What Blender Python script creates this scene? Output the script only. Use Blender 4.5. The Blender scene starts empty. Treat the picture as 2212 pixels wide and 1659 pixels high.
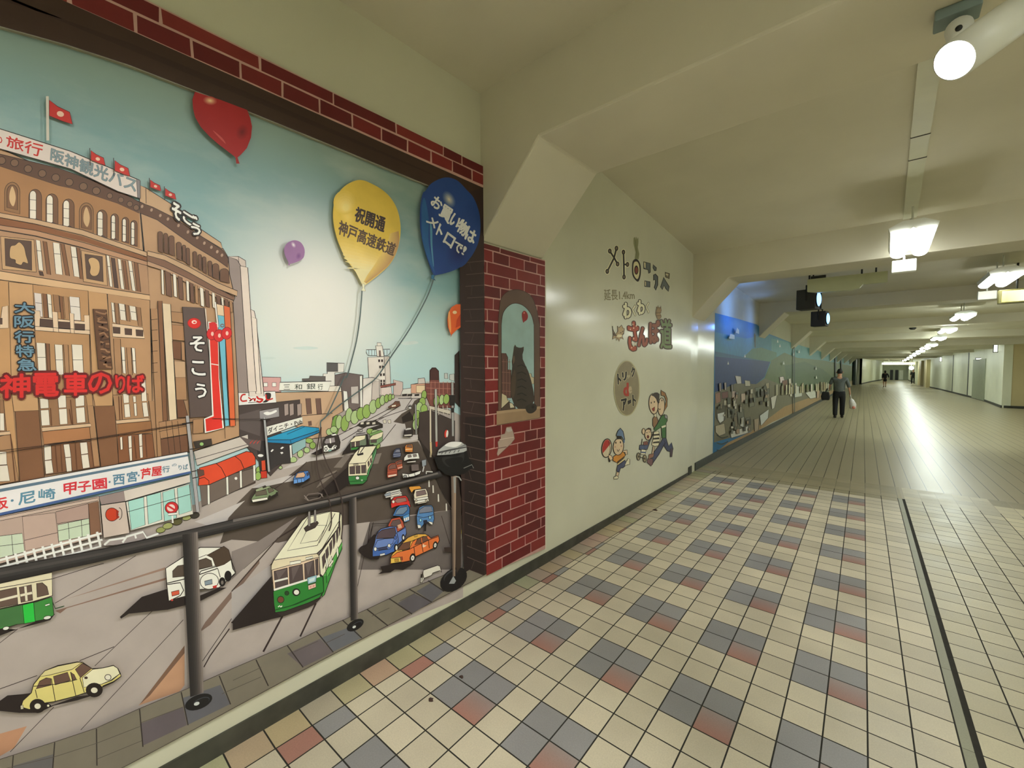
import bpy, bmesh, math, random
from mathutils import Vector, Matrix
from mathutils.geometry import tessellate_polygon
random.seed(7)
SC = bpy.context.scene
COL = SC.collection
# ---------------------------------------------------------------- camera, world, exposure
FPX, CXP, CYP, CH = 917.3, 1106.0, 829.5, 1.66          # focal length in pixels of the 2212x1659 frame, eye height
def rot_xyz(pitch, yaw, roll):
    c, s = math.cos, math.sin
    rz = Matrix(((c(roll), -s(roll), 0), (s(roll), c(roll), 0), (0, 0, 1)))
    rx = Matrix(((1, 0, 0), (0, c(pitch), -s(pitch)), (0, s(pitch), c(pitch))))
    ry = Matrix(((c(yaw), 0, s(yaw)), (0, 1, 0), (-s(yaw), 0, c(yaw))))
    return rz @ rx @ ry
RM = rot_xyz(math.radians(2.6), math.radians(41.391), math.radians(-.255))
RT = RM.transposed()
EYE = Vector((0, 0, CH))
def w2(v): return Vector((v[0], v[2], -v[1]))
def ray(x, y): return w2(RT @ Vector(((x-CXP)/FPX, (y-CYP)/FPX, 1.0)))
cam = bpy.data.cameras.new('camera'); camo = bpy.data.objects.new('camera', cam); COL.objects.link(camo)
xr, yd, zf = w2(RT @ Vector((1, 0, 0))), w2(RT @ Vector((0, 1, 0))), w2(RT @ Vector((0, 0, 1)))
camo.matrix_world = Matrix(((xr.x, -yd.x, -zf.x, 0), (xr.y, -yd.y, -zf.y, 0), (xr.z, -yd.z, -zf.z, CH), (0, 0, 0, 1)))
cam.sensor_width = 36; cam.lens = 36*FPX/2212; cam.clip_start = .05; cam.clip_end = 300
SC.camera = camo
wd = bpy.data.worlds.new('world'); SC.world = wd; wd.use_nodes = True
wd.node_tree.nodes['Background'].inputs[0].default_value = (.75, .8, .6, 1)
wd.node_tree.nodes['Background'].inputs[1].default_value = .02
SC.view_settings.view_transform = 'Standard'; SC.view_settings.look = 'None'
SC.view_settings.gamma = 1; SC.view_settings.exposure = 0.0
try: SC.view_settings.use_curve_mapping = False
except Exception: pass
SC.cycles.max_bounces = 8; SC.cycles.diffuse_bounces = 5; SC.cycles.sample_clamp_indirect = 4
TUBE = 20.0            # brightness of the fluorescent tubes
SPOTW = 80.0           # watts of each wall-washing spotlight

# ---------------------------------------------------------------- helpers
def lin(c):
    return tuple(((v/255)/12.92 if v/255 <= .04045 else ((v/255+.055)/1.055)**2.4) for v in c)
MATS = {}
def mat(name, rgb, rough=.5, noise=.06, scale=6.0, spec=.5, metal=0.0, bump=0.0, emit=None, estr=0, linear=False, dirt=None):
    if name in MATS: return MATS[name]
    m = bpy.data.materials.new(name); m.use_nodes = True; nt = m.node_tree
    b = nt.nodes['Principled BSDF']; col = rgb if linear else lin(rgb)
    b.inputs['Roughness'].default_value = rough; b.inputs['Specular IOR Level'].default_value = spec
    b.inputs['Metallic'].default_value = metal
    tc = nt.nodes.new('ShaderNodeTexCoord')
    if noise:
        n = nt.nodes.new('ShaderNodeTexNoise'); n.inputs['Scale'].default_value = scale; n.inputs['Detail'].default_value = 5
        nt.links.new(tc.outputs['Object'], n.inputs['Vector'])
        r = nt.nodes.new('ShaderNodeMapRange'); r.inputs['From Min'].default_value = .3; r.inputs['From Max'].default_value = .7
        r.inputs['To Min'].default_value = 1-noise; r.inputs['To Max'].default_value = 1+noise
        nt.links.new(n.outputs['Fac'], r.inputs['Value'])
        mx = nt.nodes.new('ShaderNodeVectorMath'); mx.operation = 'SCALE'; mx.inputs[0].default_value = col
        nt.links.new(r.outputs['Result'], mx.inputs['Scale']); nt.links.new(mx.outputs['Vector'], b.inputs['Base Color'])
        if bump:
            bp = nt.nodes.new('ShaderNodeBump'); bp.inputs['Strength'].default_value = bump; bp.inputs['Distance'].default_value = .004
            n2 = nt.nodes.new('ShaderNodeTexNoise'); n2.inputs['Scale'].default_value = scale*20; n2.inputs['Detail'].default_value = 4
            nt.links.new(tc.outputs['Object'], n2.inputs['Vector'])
            nt.links.new(n2.outputs['Fac'], bp.inputs['Height']); nt.links.new(bp.outputs['Normal'], b.inputs['Normal'])
    else:
        b.inputs['Base Color'].default_value = (*col, 1)
    if emit:
        b.inputs['Emission Color'].default_value = (*emit, 1); b.inputs['Emission Strength'].default_value = estr
    MATS[name] = m
    return m
def tag(o, label=None, cat=None, group=None, kind=None):
    if label: o['label'] = label
    if cat: o['category'] = cat
    if group: o['group'] = group
    if kind: o['kind'] = kind
    return o
def link(name, me, parent=None):
    o = bpy.data.objects.new(name, me); COL.objects.link(o)
    if parent is not None: o.parent = parent
    return o
def empty(name, loc=(0, 0, 0), rz=0.0):
    o = bpy.data.objects.new(name, None); COL.objects.link(o); o.location = loc; o.rotation_euler = (0, 0, rz)
    o.empty_display_size = .1
    return o
class MB:
    "collects shapes of one mesh"
    def __init__(self): self.v = []; self.f = []; self.mi = []; self.mats = []; self.sm = []
    def slot(self, m):
        if m not in self.mats: self.mats.append(m)
        return self.mats.index(m)
    def add(self, vs, fs, m, smooth=False):
        k = len(self.v); s = self.slot(m); self.v += [tuple(v) for v in vs]
        for f in fs: self.f.append([k+i for i in f]); self.mi.append(s); self.sm.append(smooth)
        return self
    def box(self, x0, x1, y0, y1, z0, z1, m, M=None):
        vs = [Vector((x, y, z)) for x in (x0, x1) for y in (y0, y1) for z in (z0, z1)]
        if M is not None: vs = [M @ v for v in vs]
        return self.add(vs, [(0, 1, 3, 2), (4, 6, 7, 5), (0, 4, 5, 1), (2, 3, 7, 6), (0, 2, 6, 4), (1, 5, 7, 3)], m)
    def prism(self, prof, y0, y1, m, axis='y'):
        "profile (x,z) swept along y (or (y,z) along x)"
        n = len(prof)
        if axis == 'y': vs = [(p[0], y0, p[1]) for p in prof]+[(p[0], y1, p[1]) for p in prof]
        else: vs = [(y0, p[0], p[1]) for p in prof]+[(y1, p[0], p[1]) for p in prof]
        fs = [(i, (i+1) % n, n+(i+1) % n, n+i) for i in range(n)]+[tuple(range(n))[::-1], tuple(range(n, 2*n))]
        return self.add(vs, fs, m)
    def tube(self, pts, rad, m, n=10, cap=True):
        pts = [Vector(p) for p in pts]; rads = rad if isinstance(rad, (list, tuple)) else [rad]*len(pts)
        vs = []; fs = []
        for i, p in enumerate(pts):
            d = (pts[min(i+1, len(pts)-1)]-pts[max(i-1, 0)]).normalized()
            up = Vector((0, 0, 1)) if abs(d.z) < .9 else Vector((1, 0, 0))
            a = d.cross(up).normalized(); b = a.cross(d)
            for k in range(n):
                t = 2*math.pi*k/n; vs.append(p+(a*math.cos(t)+b*math.sin(t))*rads[i])
        for i in range(len(pts)-1):
            for k in range(n): fs.append((i*n+k, i*n+(k+1) % n, (i+1)*n+(k+1) % n, (i+1)*n+k))
        if cap: fs += [tuple(range(n))[::-1], tuple(range((len(pts)-1)*n, len(pts)*n))]
        return self.add(vs, fs, m, True)
    def build(self, name, parent=None, origin=None):
        me = bpy.data.meshes.new(name)
        vs = self.v
        if origin is not None: vs = [(v[0]-origin[0], v[1]-origin[1], v[2]-origin[2]) for v in vs]
        me.from_pydata(vs, [], self.f)
        for m in self.mats: me.materials.append(m)
        me.polygons.foreach_set('material_index', self.mi); me.polygons.foreach_set('use_smooth', self.sm)
        me.update()
        o = link(name, me, parent)
        if origin is not None and parent is None: o.location = origin
        return o
def bevel(o, w=.005, seg=2):
    b = o.modifiers.new('bevel', 'BEVEL'); b.width = w; b.segments = seg; b.limit_method = 'ANGLE'
    return o
YS, SL = 8.0, .012                                        # the passage dips gently beyond YS
def gz(y): return 0.0 if y < YS else -SL*(y-YS)
WALL = [(-4.0, -2.098), (2.8, -2.098), (6.5, -2.185), (6.85, -2.2), (60.0, -2.66)]   # (y, x) of the left wall's face
def wx(y):
    for (a, xa), (b, xb) in zip(WALL, WALL[1:]):
        if y <= b: return xa+(xb-xa)*(y-a)/(b-a)
    return WALL[-1][1]

# ---------------------------------------------------------------- materials of the shell
def plaster(name, rgb, rough, spec=.5):
    "painted plaster: broad tone drift, fine bump, and scuffs low down"
    m = mat(name, rgb, rough, .05, 1.3, spec, bump=.12)
    return m
M_WALL = plaster('cream_wall_paint', (214, 214, 192), .17)
M_CEIL = plaster('cream_ceiling_paint', (214, 209, 188), .7, .3)
M_BASE = mat('dark_skirting', (62, 62, 54), .6, .35, 9.0)
M_GROUT = mat('grout', (44, 42, 36), .9, .2, 20)
def tile_mat(name, far=False):
    m = bpy.data.materials.new(name); m.use_nodes = True; nt = m.node_tree; L = nt.links
    b = nt.nodes['Principled BSDF']; b.inputs['Specular IOR Level'].default_value = .5
    tc = nt.nodes.new('ShaderNodeTexCoord')
    n = nt.nodes.new('ShaderNodeTexNoise'); n.inputs['Scale'].default_value = .7 if far else 2.2; n.inputs['Detail'].default_value = 1 if far else 6; L.new(tc.outputs['Object'], n.inputs['Vector'])
    n2 = nt.nodes.new('ShaderNodeTexNoise'); n2.inputs['Scale'].default_value = 160; n2.inputs['Detail'].default_value = 3; L.new(tc.outputs['Object'], n2.inputs['Vector'])
    at = nt.nodes.new('ShaderNodeAttribute'); at.attribute_name = 'tint'
    def rng(src, lo, hi):
        r = nt.nodes.new('ShaderNodeMapRange'); r.inputs['From Min'].default_value = .3; r.inputs['From Max'].default_value = .7
        r.inputs['To Min'].default_value = lo; r.inputs['To Max'].default_value = hi; L.new(src, r.inputs['Value']); return r.outputs['Result']
    mu = nt.nodes.new('ShaderNodeMath'); mu.operation = 'MULTIPLY'
    L.new(rng(n.outputs['Fac'], .96 if far else .88, 1.03 if far else 1.08), mu.inputs[0]); L.new(rng(n2.outputs['Fac'], .98 if far else .93, 1.02 if far else 1.06), mu.inputs[1])
    sc = nt.nodes.new('ShaderNodeVectorMath'); sc.operation = 'SCALE'; L.new(mu.outputs[0], sc.inputs['Scale'])
    colsrc = at.outputs['Color']
    if far: mu.inputs[1].default_value = 1; [L.remove(k) for k in list(mu.inputs[1].links)]
    L.new(colsrc, sc.inputs[0]); out = sc.outputs['Vector']
    if far:
        sx = nt.nodes.new('ShaderNodeSeparateXYZ'); L.new(tc.outputs['Object'], sx.inputs[0])
        masks = []
        for ax, per, off, wdt in (('X', .155, .057, .05), ('Y', .157, 2.59, .0)):
            ad = nt.nodes.new('ShaderNodeMath'); ad.operation = 'SUBTRACT'; L.new(sx.outputs[ax], ad.inputs[0]); ad.inputs[1].default_value = off-50*per
            dv = nt.nodes.new('ShaderNodeMath'); dv.operation = 'DIVIDE'; L.new(ad.outputs[0], dv.inputs[0]); dv.inputs[1].default_value = per
            fr = nt.nodes.new('ShaderNodeMath'); fr.operation = 'FRACT'; L.new(dv.outputs[0], fr.inputs[0])
            lt = nt.nodes.new('ShaderNodeMath'); lt.operation = 'LESS_THAN'; L.new(fr.outputs[0], lt.inputs[0]); lt.inputs[1].default_value = wdt
            masks.append(lt.outputs[0])
        mx = nt.nodes.new('ShaderNodeMath'); mx.operation = 'MAXIMUM'; L.new(masks[0], mx.inputs[0]); L.new(masks[1], mx.inputs[1])
        mm = nt.nodes.new('ShaderNodeMix'); mm.data_type = 'RGBA'; L.new(mx.outputs[0], mm.inputs['Factor']); L.new(out, mm.inputs[6])
        mm.inputs[7].default_value = (*lin((50, 48, 38)), 1); out = mm.outputs[2]
    L.new(out, b.inputs['Base Color'])
    r2 = rng(n.outputs['Fac'], .33 if far else .34, .35 if far else .48); L.new(r2, b.inputs['Roughness'])
    bp = nt.nodes.new('ShaderNodeBump'); bp.inputs['Strength'].default_value = .08; bp.inputs['Distance'].default_value = .002
    L.new(n2.outputs['Fac'], bp.inputs['Height'])
    if not far: L.new(bp.outputs['Normal'], b.inputs['Normal'])
    return m
M_TILE = tile_mat('floor_tile'); M_TILEF = tile_mat('floor_tile_far', True)

# ---------------------------------------------------------------- floor
TA = math.radians(1.81)
def uv2w(u, v): return (u*math.cos(TA)-v*math.sin(TA), u*math.sin(TA)+v*math.cos(TA))
def clip_half(poly, inside, cut):
    out = []
    for i, p in enumerate(poly):
        q = poly[(i+1) % len(poly)]
        a, b = inside(p), inside(q)
        if a >= 0: out.append(p)
        if (a >= 0) != (b >= 0): out.append(cut(p, q, a/(a-b)))
    return out
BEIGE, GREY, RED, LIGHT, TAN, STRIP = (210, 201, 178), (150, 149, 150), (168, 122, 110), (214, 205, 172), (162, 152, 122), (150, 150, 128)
def build_floor():
    vs, fs, cs = [], [], []
    T, TV, G = .155, .157, .0032
    def put(poly, cols):
        if len(poly) < 3: return
        k = len(vs)
        for p, c in zip(poly, cols): vs.append((p[0], p[1], 0)); cs.append((*lin(c), 1))
        fs.append(tuple(range(k, k+len(poly))))
    XW = -1.945
    def lerp(p, q, t): return (p[0]+(q[0]-p[0])*t, p[1]+(q[1]-p[1])*t)
    for j in range(-44, 32):
        v0, v1 = 2.59+j*TV, 2.59+(j+1)*TV
        jm = j % 4
        cells = []
        for k in range(-15, 3):                       # left field, k = 0.. to the right of the last blue column
            cells.append((.057+k*T, .057+(k+1)*T, 'p', k))
        cells.append((.057+2*T+.0, .43-.022, 's', 0))
        for k in range(38): cells.append((.43+k*T, .43+(k+1)*T, 'r', k))
        for u0, u1, kind, k in cells:
            if kind == 'p' and k == 2: continue
            g = G if kind != 's' else .003
            c = BEIGE
            if kind == 'p':
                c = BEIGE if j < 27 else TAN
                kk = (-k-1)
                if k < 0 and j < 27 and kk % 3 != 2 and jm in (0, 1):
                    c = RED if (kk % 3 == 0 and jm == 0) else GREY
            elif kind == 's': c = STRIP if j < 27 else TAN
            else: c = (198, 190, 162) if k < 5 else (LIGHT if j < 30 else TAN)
            jit = 1+random.uniform(-.045, .045)
            c = tuple(min(255, x*jit) for x in c)
            if kind == 's':
                if j % 4: continue
                v1s = v0+4*TV
                poly = [uv2w(*p) for p in ((u0+g, v0), (u1, v0), (u1, v1s-.002), (u0+g, v1s-.002))]
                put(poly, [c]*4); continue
            poly = [uv2w(*p) for p in ((u0+g, v0+g), (u1-g, v0+g), (u1-g, v1-g), (u0+g, v1-g))]
            cols = [c]*4
            if c[0] < 182 and c[0]-c[2] > 45:            # the red tile shades to grey at its far edge
                cols = [c, c, (158, 144, 140), (158, 144, 140)]
            cl = clip_half(poly, lambda p: p[0]-(XW+G), lerp)
            if len(cl) >= 3:
                put(cl, cols if len(cl) == 4 and cl == poly else [c]*len(cl))
        # border column laid parallel to the wall
        va = [uv2w(-1.95, v0), uv2w(-1.95, v1)]
        y0, y1 = va[0][1], va[1][1]
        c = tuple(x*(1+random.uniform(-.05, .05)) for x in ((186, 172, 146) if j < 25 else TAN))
        put([(wx(y0)-.02, y0+G), (XW-G, y0+G), (XW-G, y1-G), (wx(y1)-.02, y1-G)], [c]*4)
    me = bpy.data.meshes.new('floor'); 
    n0 = len(vs)
    # grout bed just under the tiles
    vs2 = [(-2.6, -5, -.002), (7, -5, -.002), (7, 7.6, -.002), (-2.6, 7.6, -.002), (-2.6, -5, -.25), (7, -5, -.25), (7, 7.6, -.25), (-2.6, 7.6, -.25)]
    me.from_pydata(vs+vs2, [], fs+[(n0, n0+1, n0+2, n0+3), (n0+4, n0+7, n0+6, n0+5), (n0, n0+4, n0+5, n0+1), (n0+1, n0+5, n0+6, n0+2), (n0+2, n0+6, n0+7, n0+3), (n0+3, n0+7, n0+4, n0)])
    me.materials.append(M_TILE); me.materials.append(M_GROUT)
    for p in me.polygons[len(fs):]: p.material_index = 1
    ca = me.color_attributes.new('tint', 'FLOAT_COLOR', 'POINT')
    for i, c in enumerate(cs+[(0, 0, 0, 1)]*8): ca.data[i].color = c
    o = link('floor', me); tag(o, 'beige tiled passage floor with grey and red tile blocks', kind='structure')
    # far floor: gently falling plane, tile joints in the material (local axes = tile axes)
    me = bpy.data.meshes.new('floor_far')
    pts = [(-3.2, 7.45), (-3.2, 8.0), (9.5, 8.0), (9.5, 7.45), (-3.2, 90), (14, 90)]
    def loc(x, y): return (x*math.cos(TA)+y*math.sin(TA), -x*math.sin(TA)+y*math.cos(TA), gz(y)-.0008)
    ys = [7.0, 8.0, 12, 20, 30, 45, 60, 95]; V = []
    for y in ys: V += [loc(-3.6, y), loc(12, y)]
    me.from_pydata(V, [], [(2*i, 2*i+1, 2*i+3, 2*i+2) for i in range(len(ys)-1)])
    me.materials.append(M_TILEF)
    ca = me.color_attributes.new('tint', 'FLOAT_COLOR', 'POINT')
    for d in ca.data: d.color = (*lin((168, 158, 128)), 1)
    o = link('floor', me); o.rotation_euler = (0, 0, TA); tag(o, 'plain tan tiled floor running down the passage', kind='structure')
build_floor()

# ---------------------------------------------------------------- walls, ceiling, beams
def strip_wall(name, pts, z0f, z1f, thick, m, side, label=None, z0=None):
    "vertical wall along (y,x) points, face on the passage side"
    vs, fs = [], []
    for y, x in pts:
        a, b = z0f(y), z1f(y)
        vs += [(x, y, a), (x, y, b), (x+side*thick, y, b), (x+side*thick, y, a)]
    n = len(pts)
    for i in range(n-1):
        for k in range(4): fs.append((4*i+k, 4*i+(k+1) % 4, 4*i+4+(k+1) % 4, 4*i+4+k))
    fs += [(0, 3, 2, 1), (4*n-4, 4*n-3, 4*n-2, 4*n-1)]
    me = bpy.data.meshes.new(name); me.from_pydata(vs, [], fs); me.materials.append(m)
    o = link(name, me); tag(o, label, kind='structure'); return o
strip_wall('wall_left', [(y, x) for y, x in WALL], lambda y: gz(y)-.3, lambda y: 3.75, .25, M_WALL, -1, 'cream painted left wall of the passage')
strip_wall('baseboard_left', [(-3.9, -2.088), (2.8, -2.088), (6.43, -2.173)], lambda y: -.01, lambda y: .092 if y < 2 else .088 if y < 3 else .04, .03, M_BASE, -1, 'low dark stained skirting under the tall mural')
strip_wall('baseboard_left', [(6.45, -2.172), (6.60, -2.178)], lambda y: -.01, lambda y: .115, .03, M_BASE, -1, 'short dark piece of skirting beside a cream gap')
strip_wall('baseboard_left', [(y, wx(y)+.012) for y in (6.78, 6.86, 8, 20, 40, 56)], lambda y: gz(y)-.01, lambda y: gz(y)+.12, .03, mat('dark_green_skirting', (50, 56, 48), .45, .3, 5), -1, 'dark skirting below the harbour mural')
# ceiling slabs between the beams
BEAMS = [(2.07, 2.75, 3.03), (6.55, 7.15, 2.87), (11.2, 11.85, 2.8), (15.9, 16.5, 2.66), (20.5, 21.1, 2.5), (25.0, 25.6, 2.37), (29.6, 30.2, 2.3), (35, 35.6, 2.24), (42, 42.6, 2.16), (50, 50.6, 2.07)]
ZC = [(7.15, 3.2), (12, 3.02), (26, 2.52), (60, 2.12), (95, 2.0)]
def zc(y):
    if y <= 2.75: return 3.48
    if y <= 7.15: return 3.60-(y-2.75)*.32/3.8
    for (a, za), (b, zb) in zip(ZC, ZC[1:]):
        if y <= b: return za+(zb-za)*(y-a)/(b-a)
    return 2.0
ys = [-4.2, 2.4, 2.7501, 6.85, 7.151, 12, 20, 30, 45, 62, 95]
M = MB(); V = []
for y in ys: V += [(-2.75, y, zc(y)), (12, y, zc(y)), (12, y, zc(y)+.3), (-2.75, y, zc(y)+.3)]
F = [(4*i+k, 4*i+(k+1) % 4, 4*i+4+(k+1) % 4, 4*i+4+k) for i in range(len(ys)-1) for k in range(4)]
M.add(V, F, M_CEIL); tag(M.build('ceiling'), 'dim cream plaster ceiling', kind='structure')
for i, (y0, y1, z) in enumerate(BEAMS):
    xl = wx((y0+y1)/2); h = .5
    # beam with a 45 degree haunch on the left wall
    prof = [(xl-.1, 3.7), (xl-.1, z-h-.03), (xl, z-h-.03), (xl+.01, z-h-.02), (xl+h, z), (9.0 if y0 < 24 else 4.6, z), (9.0 if y0 < 24 else 4.6, 3.7)]
    M = MB(); M.prism(prof, y0, y1, M_CEIL); o = M.build('trim_%d' % (i+1)); bevel(o, .012, 2)
    tag(o, 'cream ceiling beam with sloped haunch, number %d along the passage' % (i+1) if i > 1 else ('nearest cream ceiling beam with sloped haunch above the brick pier' if i == 0 else 'second cream ceiling beam, before the harbour mural'), kind='structure')
# right side, back and far end
strip_wall('wall_right', [(-4.0, 5.6), (26.5, 5.6)], lambda y: gz(y)-.3, lambda y: 3.6, .3, M_WALL, 1, 'cream right wall of the wide part of the passage')
M = MB(); M.box(-2.5, 6, -4.3, -4.0, -.3, 3.7, M_WALL); tag(M.build('wall_back'), 'cream wall behind the viewer', kind='structure')
# ---------------------------------------------------------------- far end of the passage
M_FARW = plaster('far_wall_paint', (232, 234, 210), .4)
M_BROWN = plaster('tan_wall_paint', (208, 193, 148), .5)
M_DARK = mat('dark_metal', (40, 42, 40), .5, .1)
M_DOOR = mat('grey_green_door', (150, 156, 130), .45, .08)
RW = [(26.7, 3.64), (32.5, 3.76), (36.4, 3.6), (47.6, 3.22), (52, 2.97), (72, 2.55), (88, 2.5)]
strip_wall('wall_right', RW, lambda y: gz(y)-.3, lambda y: 3.2, .25, M_FARW, 1, 'pale panelled right wall far down the passage')
strip_wall('baseboard_right', [(y, x-.015) for y, x in RW], lambda y: gz(y)-.01, lambda y: gz(y)+.1, .03, M_BASE, 1, 'dark skirting of the far right wall')
M = MB(); M.box(3.66, 9.0, 26.72, 27.0, gz(26.7)-.3, 3.2, M_BROWN); tag(M.build('wall_right'), 'tan end wall facing the viewer, right of the far passage', kind='structure')
M = MB(); M.box(3.7, 5.6, 26.66, 26.72, gz(26.7)-.05, gz(26.7)+.1, M_BASE); tag(M.build('baseboard_right'), 'dark skirting of the tan end wall', kind='structure')
LW = [(59, -1.95), (72, -1.35), (86, -.45), (89, -.4)]
strip_wall('wall_left', LW, lambda y: gz(y)-.3, lambda y: 2.4, .2, M_FARW, -1, 'cream left wall of the far bend')
strip_wall('baseboard_left', [(y, x+.02) for y, x in LW], lambda y: gz(y)-.01, lambda y: gz(y)+.14, .03, M_DARK, -1, 'dark skirting of the far bend')
M = MB(); M.box(-2.6, -1.97, 59.0, 59.2, gz(59)-.3, 2.4, M_FARW); tag(M.build('wall_left'), 'cream return wall at the far bend', kind='structure')
M = MB(); M.box(-2.55, -2.35, 56.0, 59.0, gz(57)-.3, 2.4, mat('dark_teal_recess', (52, 66, 62), .4, .1)); tag(M.build('door_1'), 'dark teal doorway past the harbour mural', kind='structure')
M = MB(); M.box(-.6, 2.8, 88.5, 88.8, gz(88)-.3, 2.4, plaster('far_end_paint', (178, 184, 160), .4)); tag(M.build('wall_far'), 'pale grey wall closing the far end', kind='structure')
# shutters / openings at the very end
for x0, x1, c, lb in ((.45, .8, M_DARK, 'left dark opening in the far end wall'), (1.05, 1.4, M_DARK, 'right dark opening in the far end wall')):
    M = MB(); M.box(x0, x1, 88.40, 88.52, gz(88), gz(88)+1.55, c); tag(M.build('door_2'), lb, kind='structure')
M = MB(); M.box(1.5, 1.95, 88.34, 88.47, gz(88)+.05, gz(88)+1.5, mat('white_panel', (225, 228, 215), .4)); tag(M.build('notice_board'), 'white board on the far end wall right of the dark openings', 'board')
# joints and door on the right wall
def wxr(y):
    for (a, xa), (b, xb) in zip(RW, RW[1:]):
        if y <= b: return xa+(xb-xa)*(y-a)/(b-a)
def onright(name, y0, y1, z0, z1, m, t=.03):
    M = MB(); xa, xb = wxr(y0), wxr(y1)
    M.add([(xa-t, y0, gz(y0)+z0), (xb-t, y1, gz(y1)+z0), (xb-t, y1, gz(y1)+z1), (xa-t, y0, gz(y0)+z1), (xa+.02, y0, gz(y0)+z0), (xb+.02, y1, gz(y1)+z0), (xb+.02, y1, gz(y1)+z1), (xa+.02, y0, gz(y0)+z1)],
          [(0, 1, 2, 3), (4, 7, 6, 5), (0, 4, 5, 1), (2, 6, 7, 3), (0, 3, 7, 4), (1, 5, 6, 2)], m); return M.build(name)
o = onright('door_3', 31.7, 35.0, .02, 2.15, M_DOOR, .02); tag(o, 'grey green door recess in the far right wall', kind='structure')
for k, (y0, y1) in enumerate(((36.2, 36.4), (41.6, 41.8))): tag(onright('trim_joint', y0, y1, 0, 2.6, M_DARK, .012), 'dark vertical joint in the far right wall', kind='structure').name = 'trim_%d' % (21+k)
for k, (y0, y1, m) in enumerate(((53, 55.5, M_BROWN), (58.5, 62, M_BROWN), (65, 66, M_FARW))):
    tag(onright('trim_%d' % (24+k), y0, y1, 0, 2.5, m, .25), 'pilaster of the far right wall', kind='structure')
# ---------------------------------------------------------------- lamps
def emis(name, rgb, s):
    if name in MATS: return MATS[name]
    m = bpy.data.materials.new(name); m.use_nodes = True; nt = m.node_tree
    b = nt.nodes['Principled BSDF']; b.inputs['Base Color'].default_value = (*(min(.8, .8*v) for v in rgb), 1)
    b.inputs['Emission Color'].default_value = (*rgb, 1); b.inputs['Emission Strength'].default_value = s
    MATS[name] = m; return m
M_WHITE = mat('white_enamel', (232, 234, 224), .35, .03)
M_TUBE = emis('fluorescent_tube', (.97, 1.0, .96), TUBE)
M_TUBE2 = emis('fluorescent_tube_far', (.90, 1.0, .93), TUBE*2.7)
def make_light(tm, skirt=False):
    r = empty('ceiling_light'); hl = .52
    M = MB(); M.prism([(-.17, .05), (-.155, .0), (-.02, .012), (0, .03), (.02, .012), (.155, .0), (.17, .05), (.07, .10), (-.07, .10)], -hl, hl, M_WHITE); M.build('reflector', r)
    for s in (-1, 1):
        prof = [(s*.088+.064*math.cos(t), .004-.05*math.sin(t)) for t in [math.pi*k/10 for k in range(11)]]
        M = MB(); M.prism(prof, -hl-.012, hl+.012, tm); M.build('diffuser', r)  # lobes made wide so their glowing shape stands for the lamp's glare
    if skirt:
        for s in (-1, 1): M = MB(); M.box(s*.175-.006, s*.175+.006, -hl, hl, -.14, .06, M_WHITE); M.build('added_side_shield', r)  # added plates that keep the unseen lamps' light off the upper wall
    for y in (-.2, .25): M = MB(); M.tube([(0, y, .09), (0, y, .3)], .008, M_WHITE, 8); M.build('hanger', r)
    return r
def copy_tree(o, parent=None):
    c = o.copy(); COL.objects.link(c); c.parent = parent
    for ch in [x for x in bpy.data.objects if x.parent == o]: copy_tree(ch, c)
    return c
L0 = make_light(M_TUBE); L1 = make_light(M_TUBE2); L2 = make_light(emis('added_tube_near', (.98, 1.0, .95), TUBE*2.75), True)
spots = [(.15, 5.86, 2.86, 'fluorescent twin tube lamp at the end of the ceiling raceway'), (1.17, 9.1, 2.83, 'fluorescent twin tube lamp beside the yellow sign')]
ordn = ['third', 'fourth', 'fifth', 'sixth', 'seventh', 'eighth', 'ninth', 'tenth', 'eleventh', 'twelfth', 'thirteenth', 'fourteenth', 'fifteenth', 'sixteenth']
for k, y in enumerate((13.6, 16.9, 19.7, 22.9, 26.6, 30.5, 35, 40, 46, 53, 62, 74, 84)):
    spots.append((1.17+.004*y, y, zc(y)-.30 if y < 26 else zc(y)-.2, '%s fluorescent lamp counted from the raceway end along the passage' % ordn[k]))
spots += [(2.6, .9, 3.1, 'added unseen fluorescent lamp to the right of the viewer'), (1.2, -2.2, 3.1, 'added unseen fluorescent lamp behind the viewer'), (1.2, .5, 3.1, 'added unseen fluorescent lamp above and just right of the viewer'), (2.9, 5.6, 3.0, 'fluorescent lamp over the right half of the passage'), (3.6, 14, 2.8, 'fluorescent lamp over the far right half of the passage')]  # those by the viewer are added out of view for more light
used = False
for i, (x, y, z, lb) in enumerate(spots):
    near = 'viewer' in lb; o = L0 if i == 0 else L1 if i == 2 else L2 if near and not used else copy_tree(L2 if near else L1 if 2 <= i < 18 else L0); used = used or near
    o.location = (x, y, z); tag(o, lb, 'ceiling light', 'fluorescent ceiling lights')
# small white emergency boxes hung under the two nearest lamps
for x, y, z, lb in ((.115, 6.45, 2.74, 'small white box hanging just below the nearest fluorescent lamp'), (1.15, 9.95, 2.72, 'small white box below the lamp beside the yellow sign')):
    r = empty('emergency_lamp', (x, y, z)); tag(r, lb, 'emergency lamp', 'emergency lamps under the lights')
    M = MB(); M.box(-.1, .1, -.05, .05, -.075, .055, M_WHITE); bevel(M.build('housing', r), .006)
    M = MB(); M.box(-.092, .092, -.054, -.049, -.067, .047, emis('emergency_lens', (1, 1, .95), 1.2) if y < 8 else mat('milky_lens', (206, 208, 190), .4)); M.build('lens', r)
    M = MB(); M.tube([(0, 0, .05), (0, 0, zc(y)-z if y > 7 else .1)], .01, M_WHITE, 8); M.build('stem', r)
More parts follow.
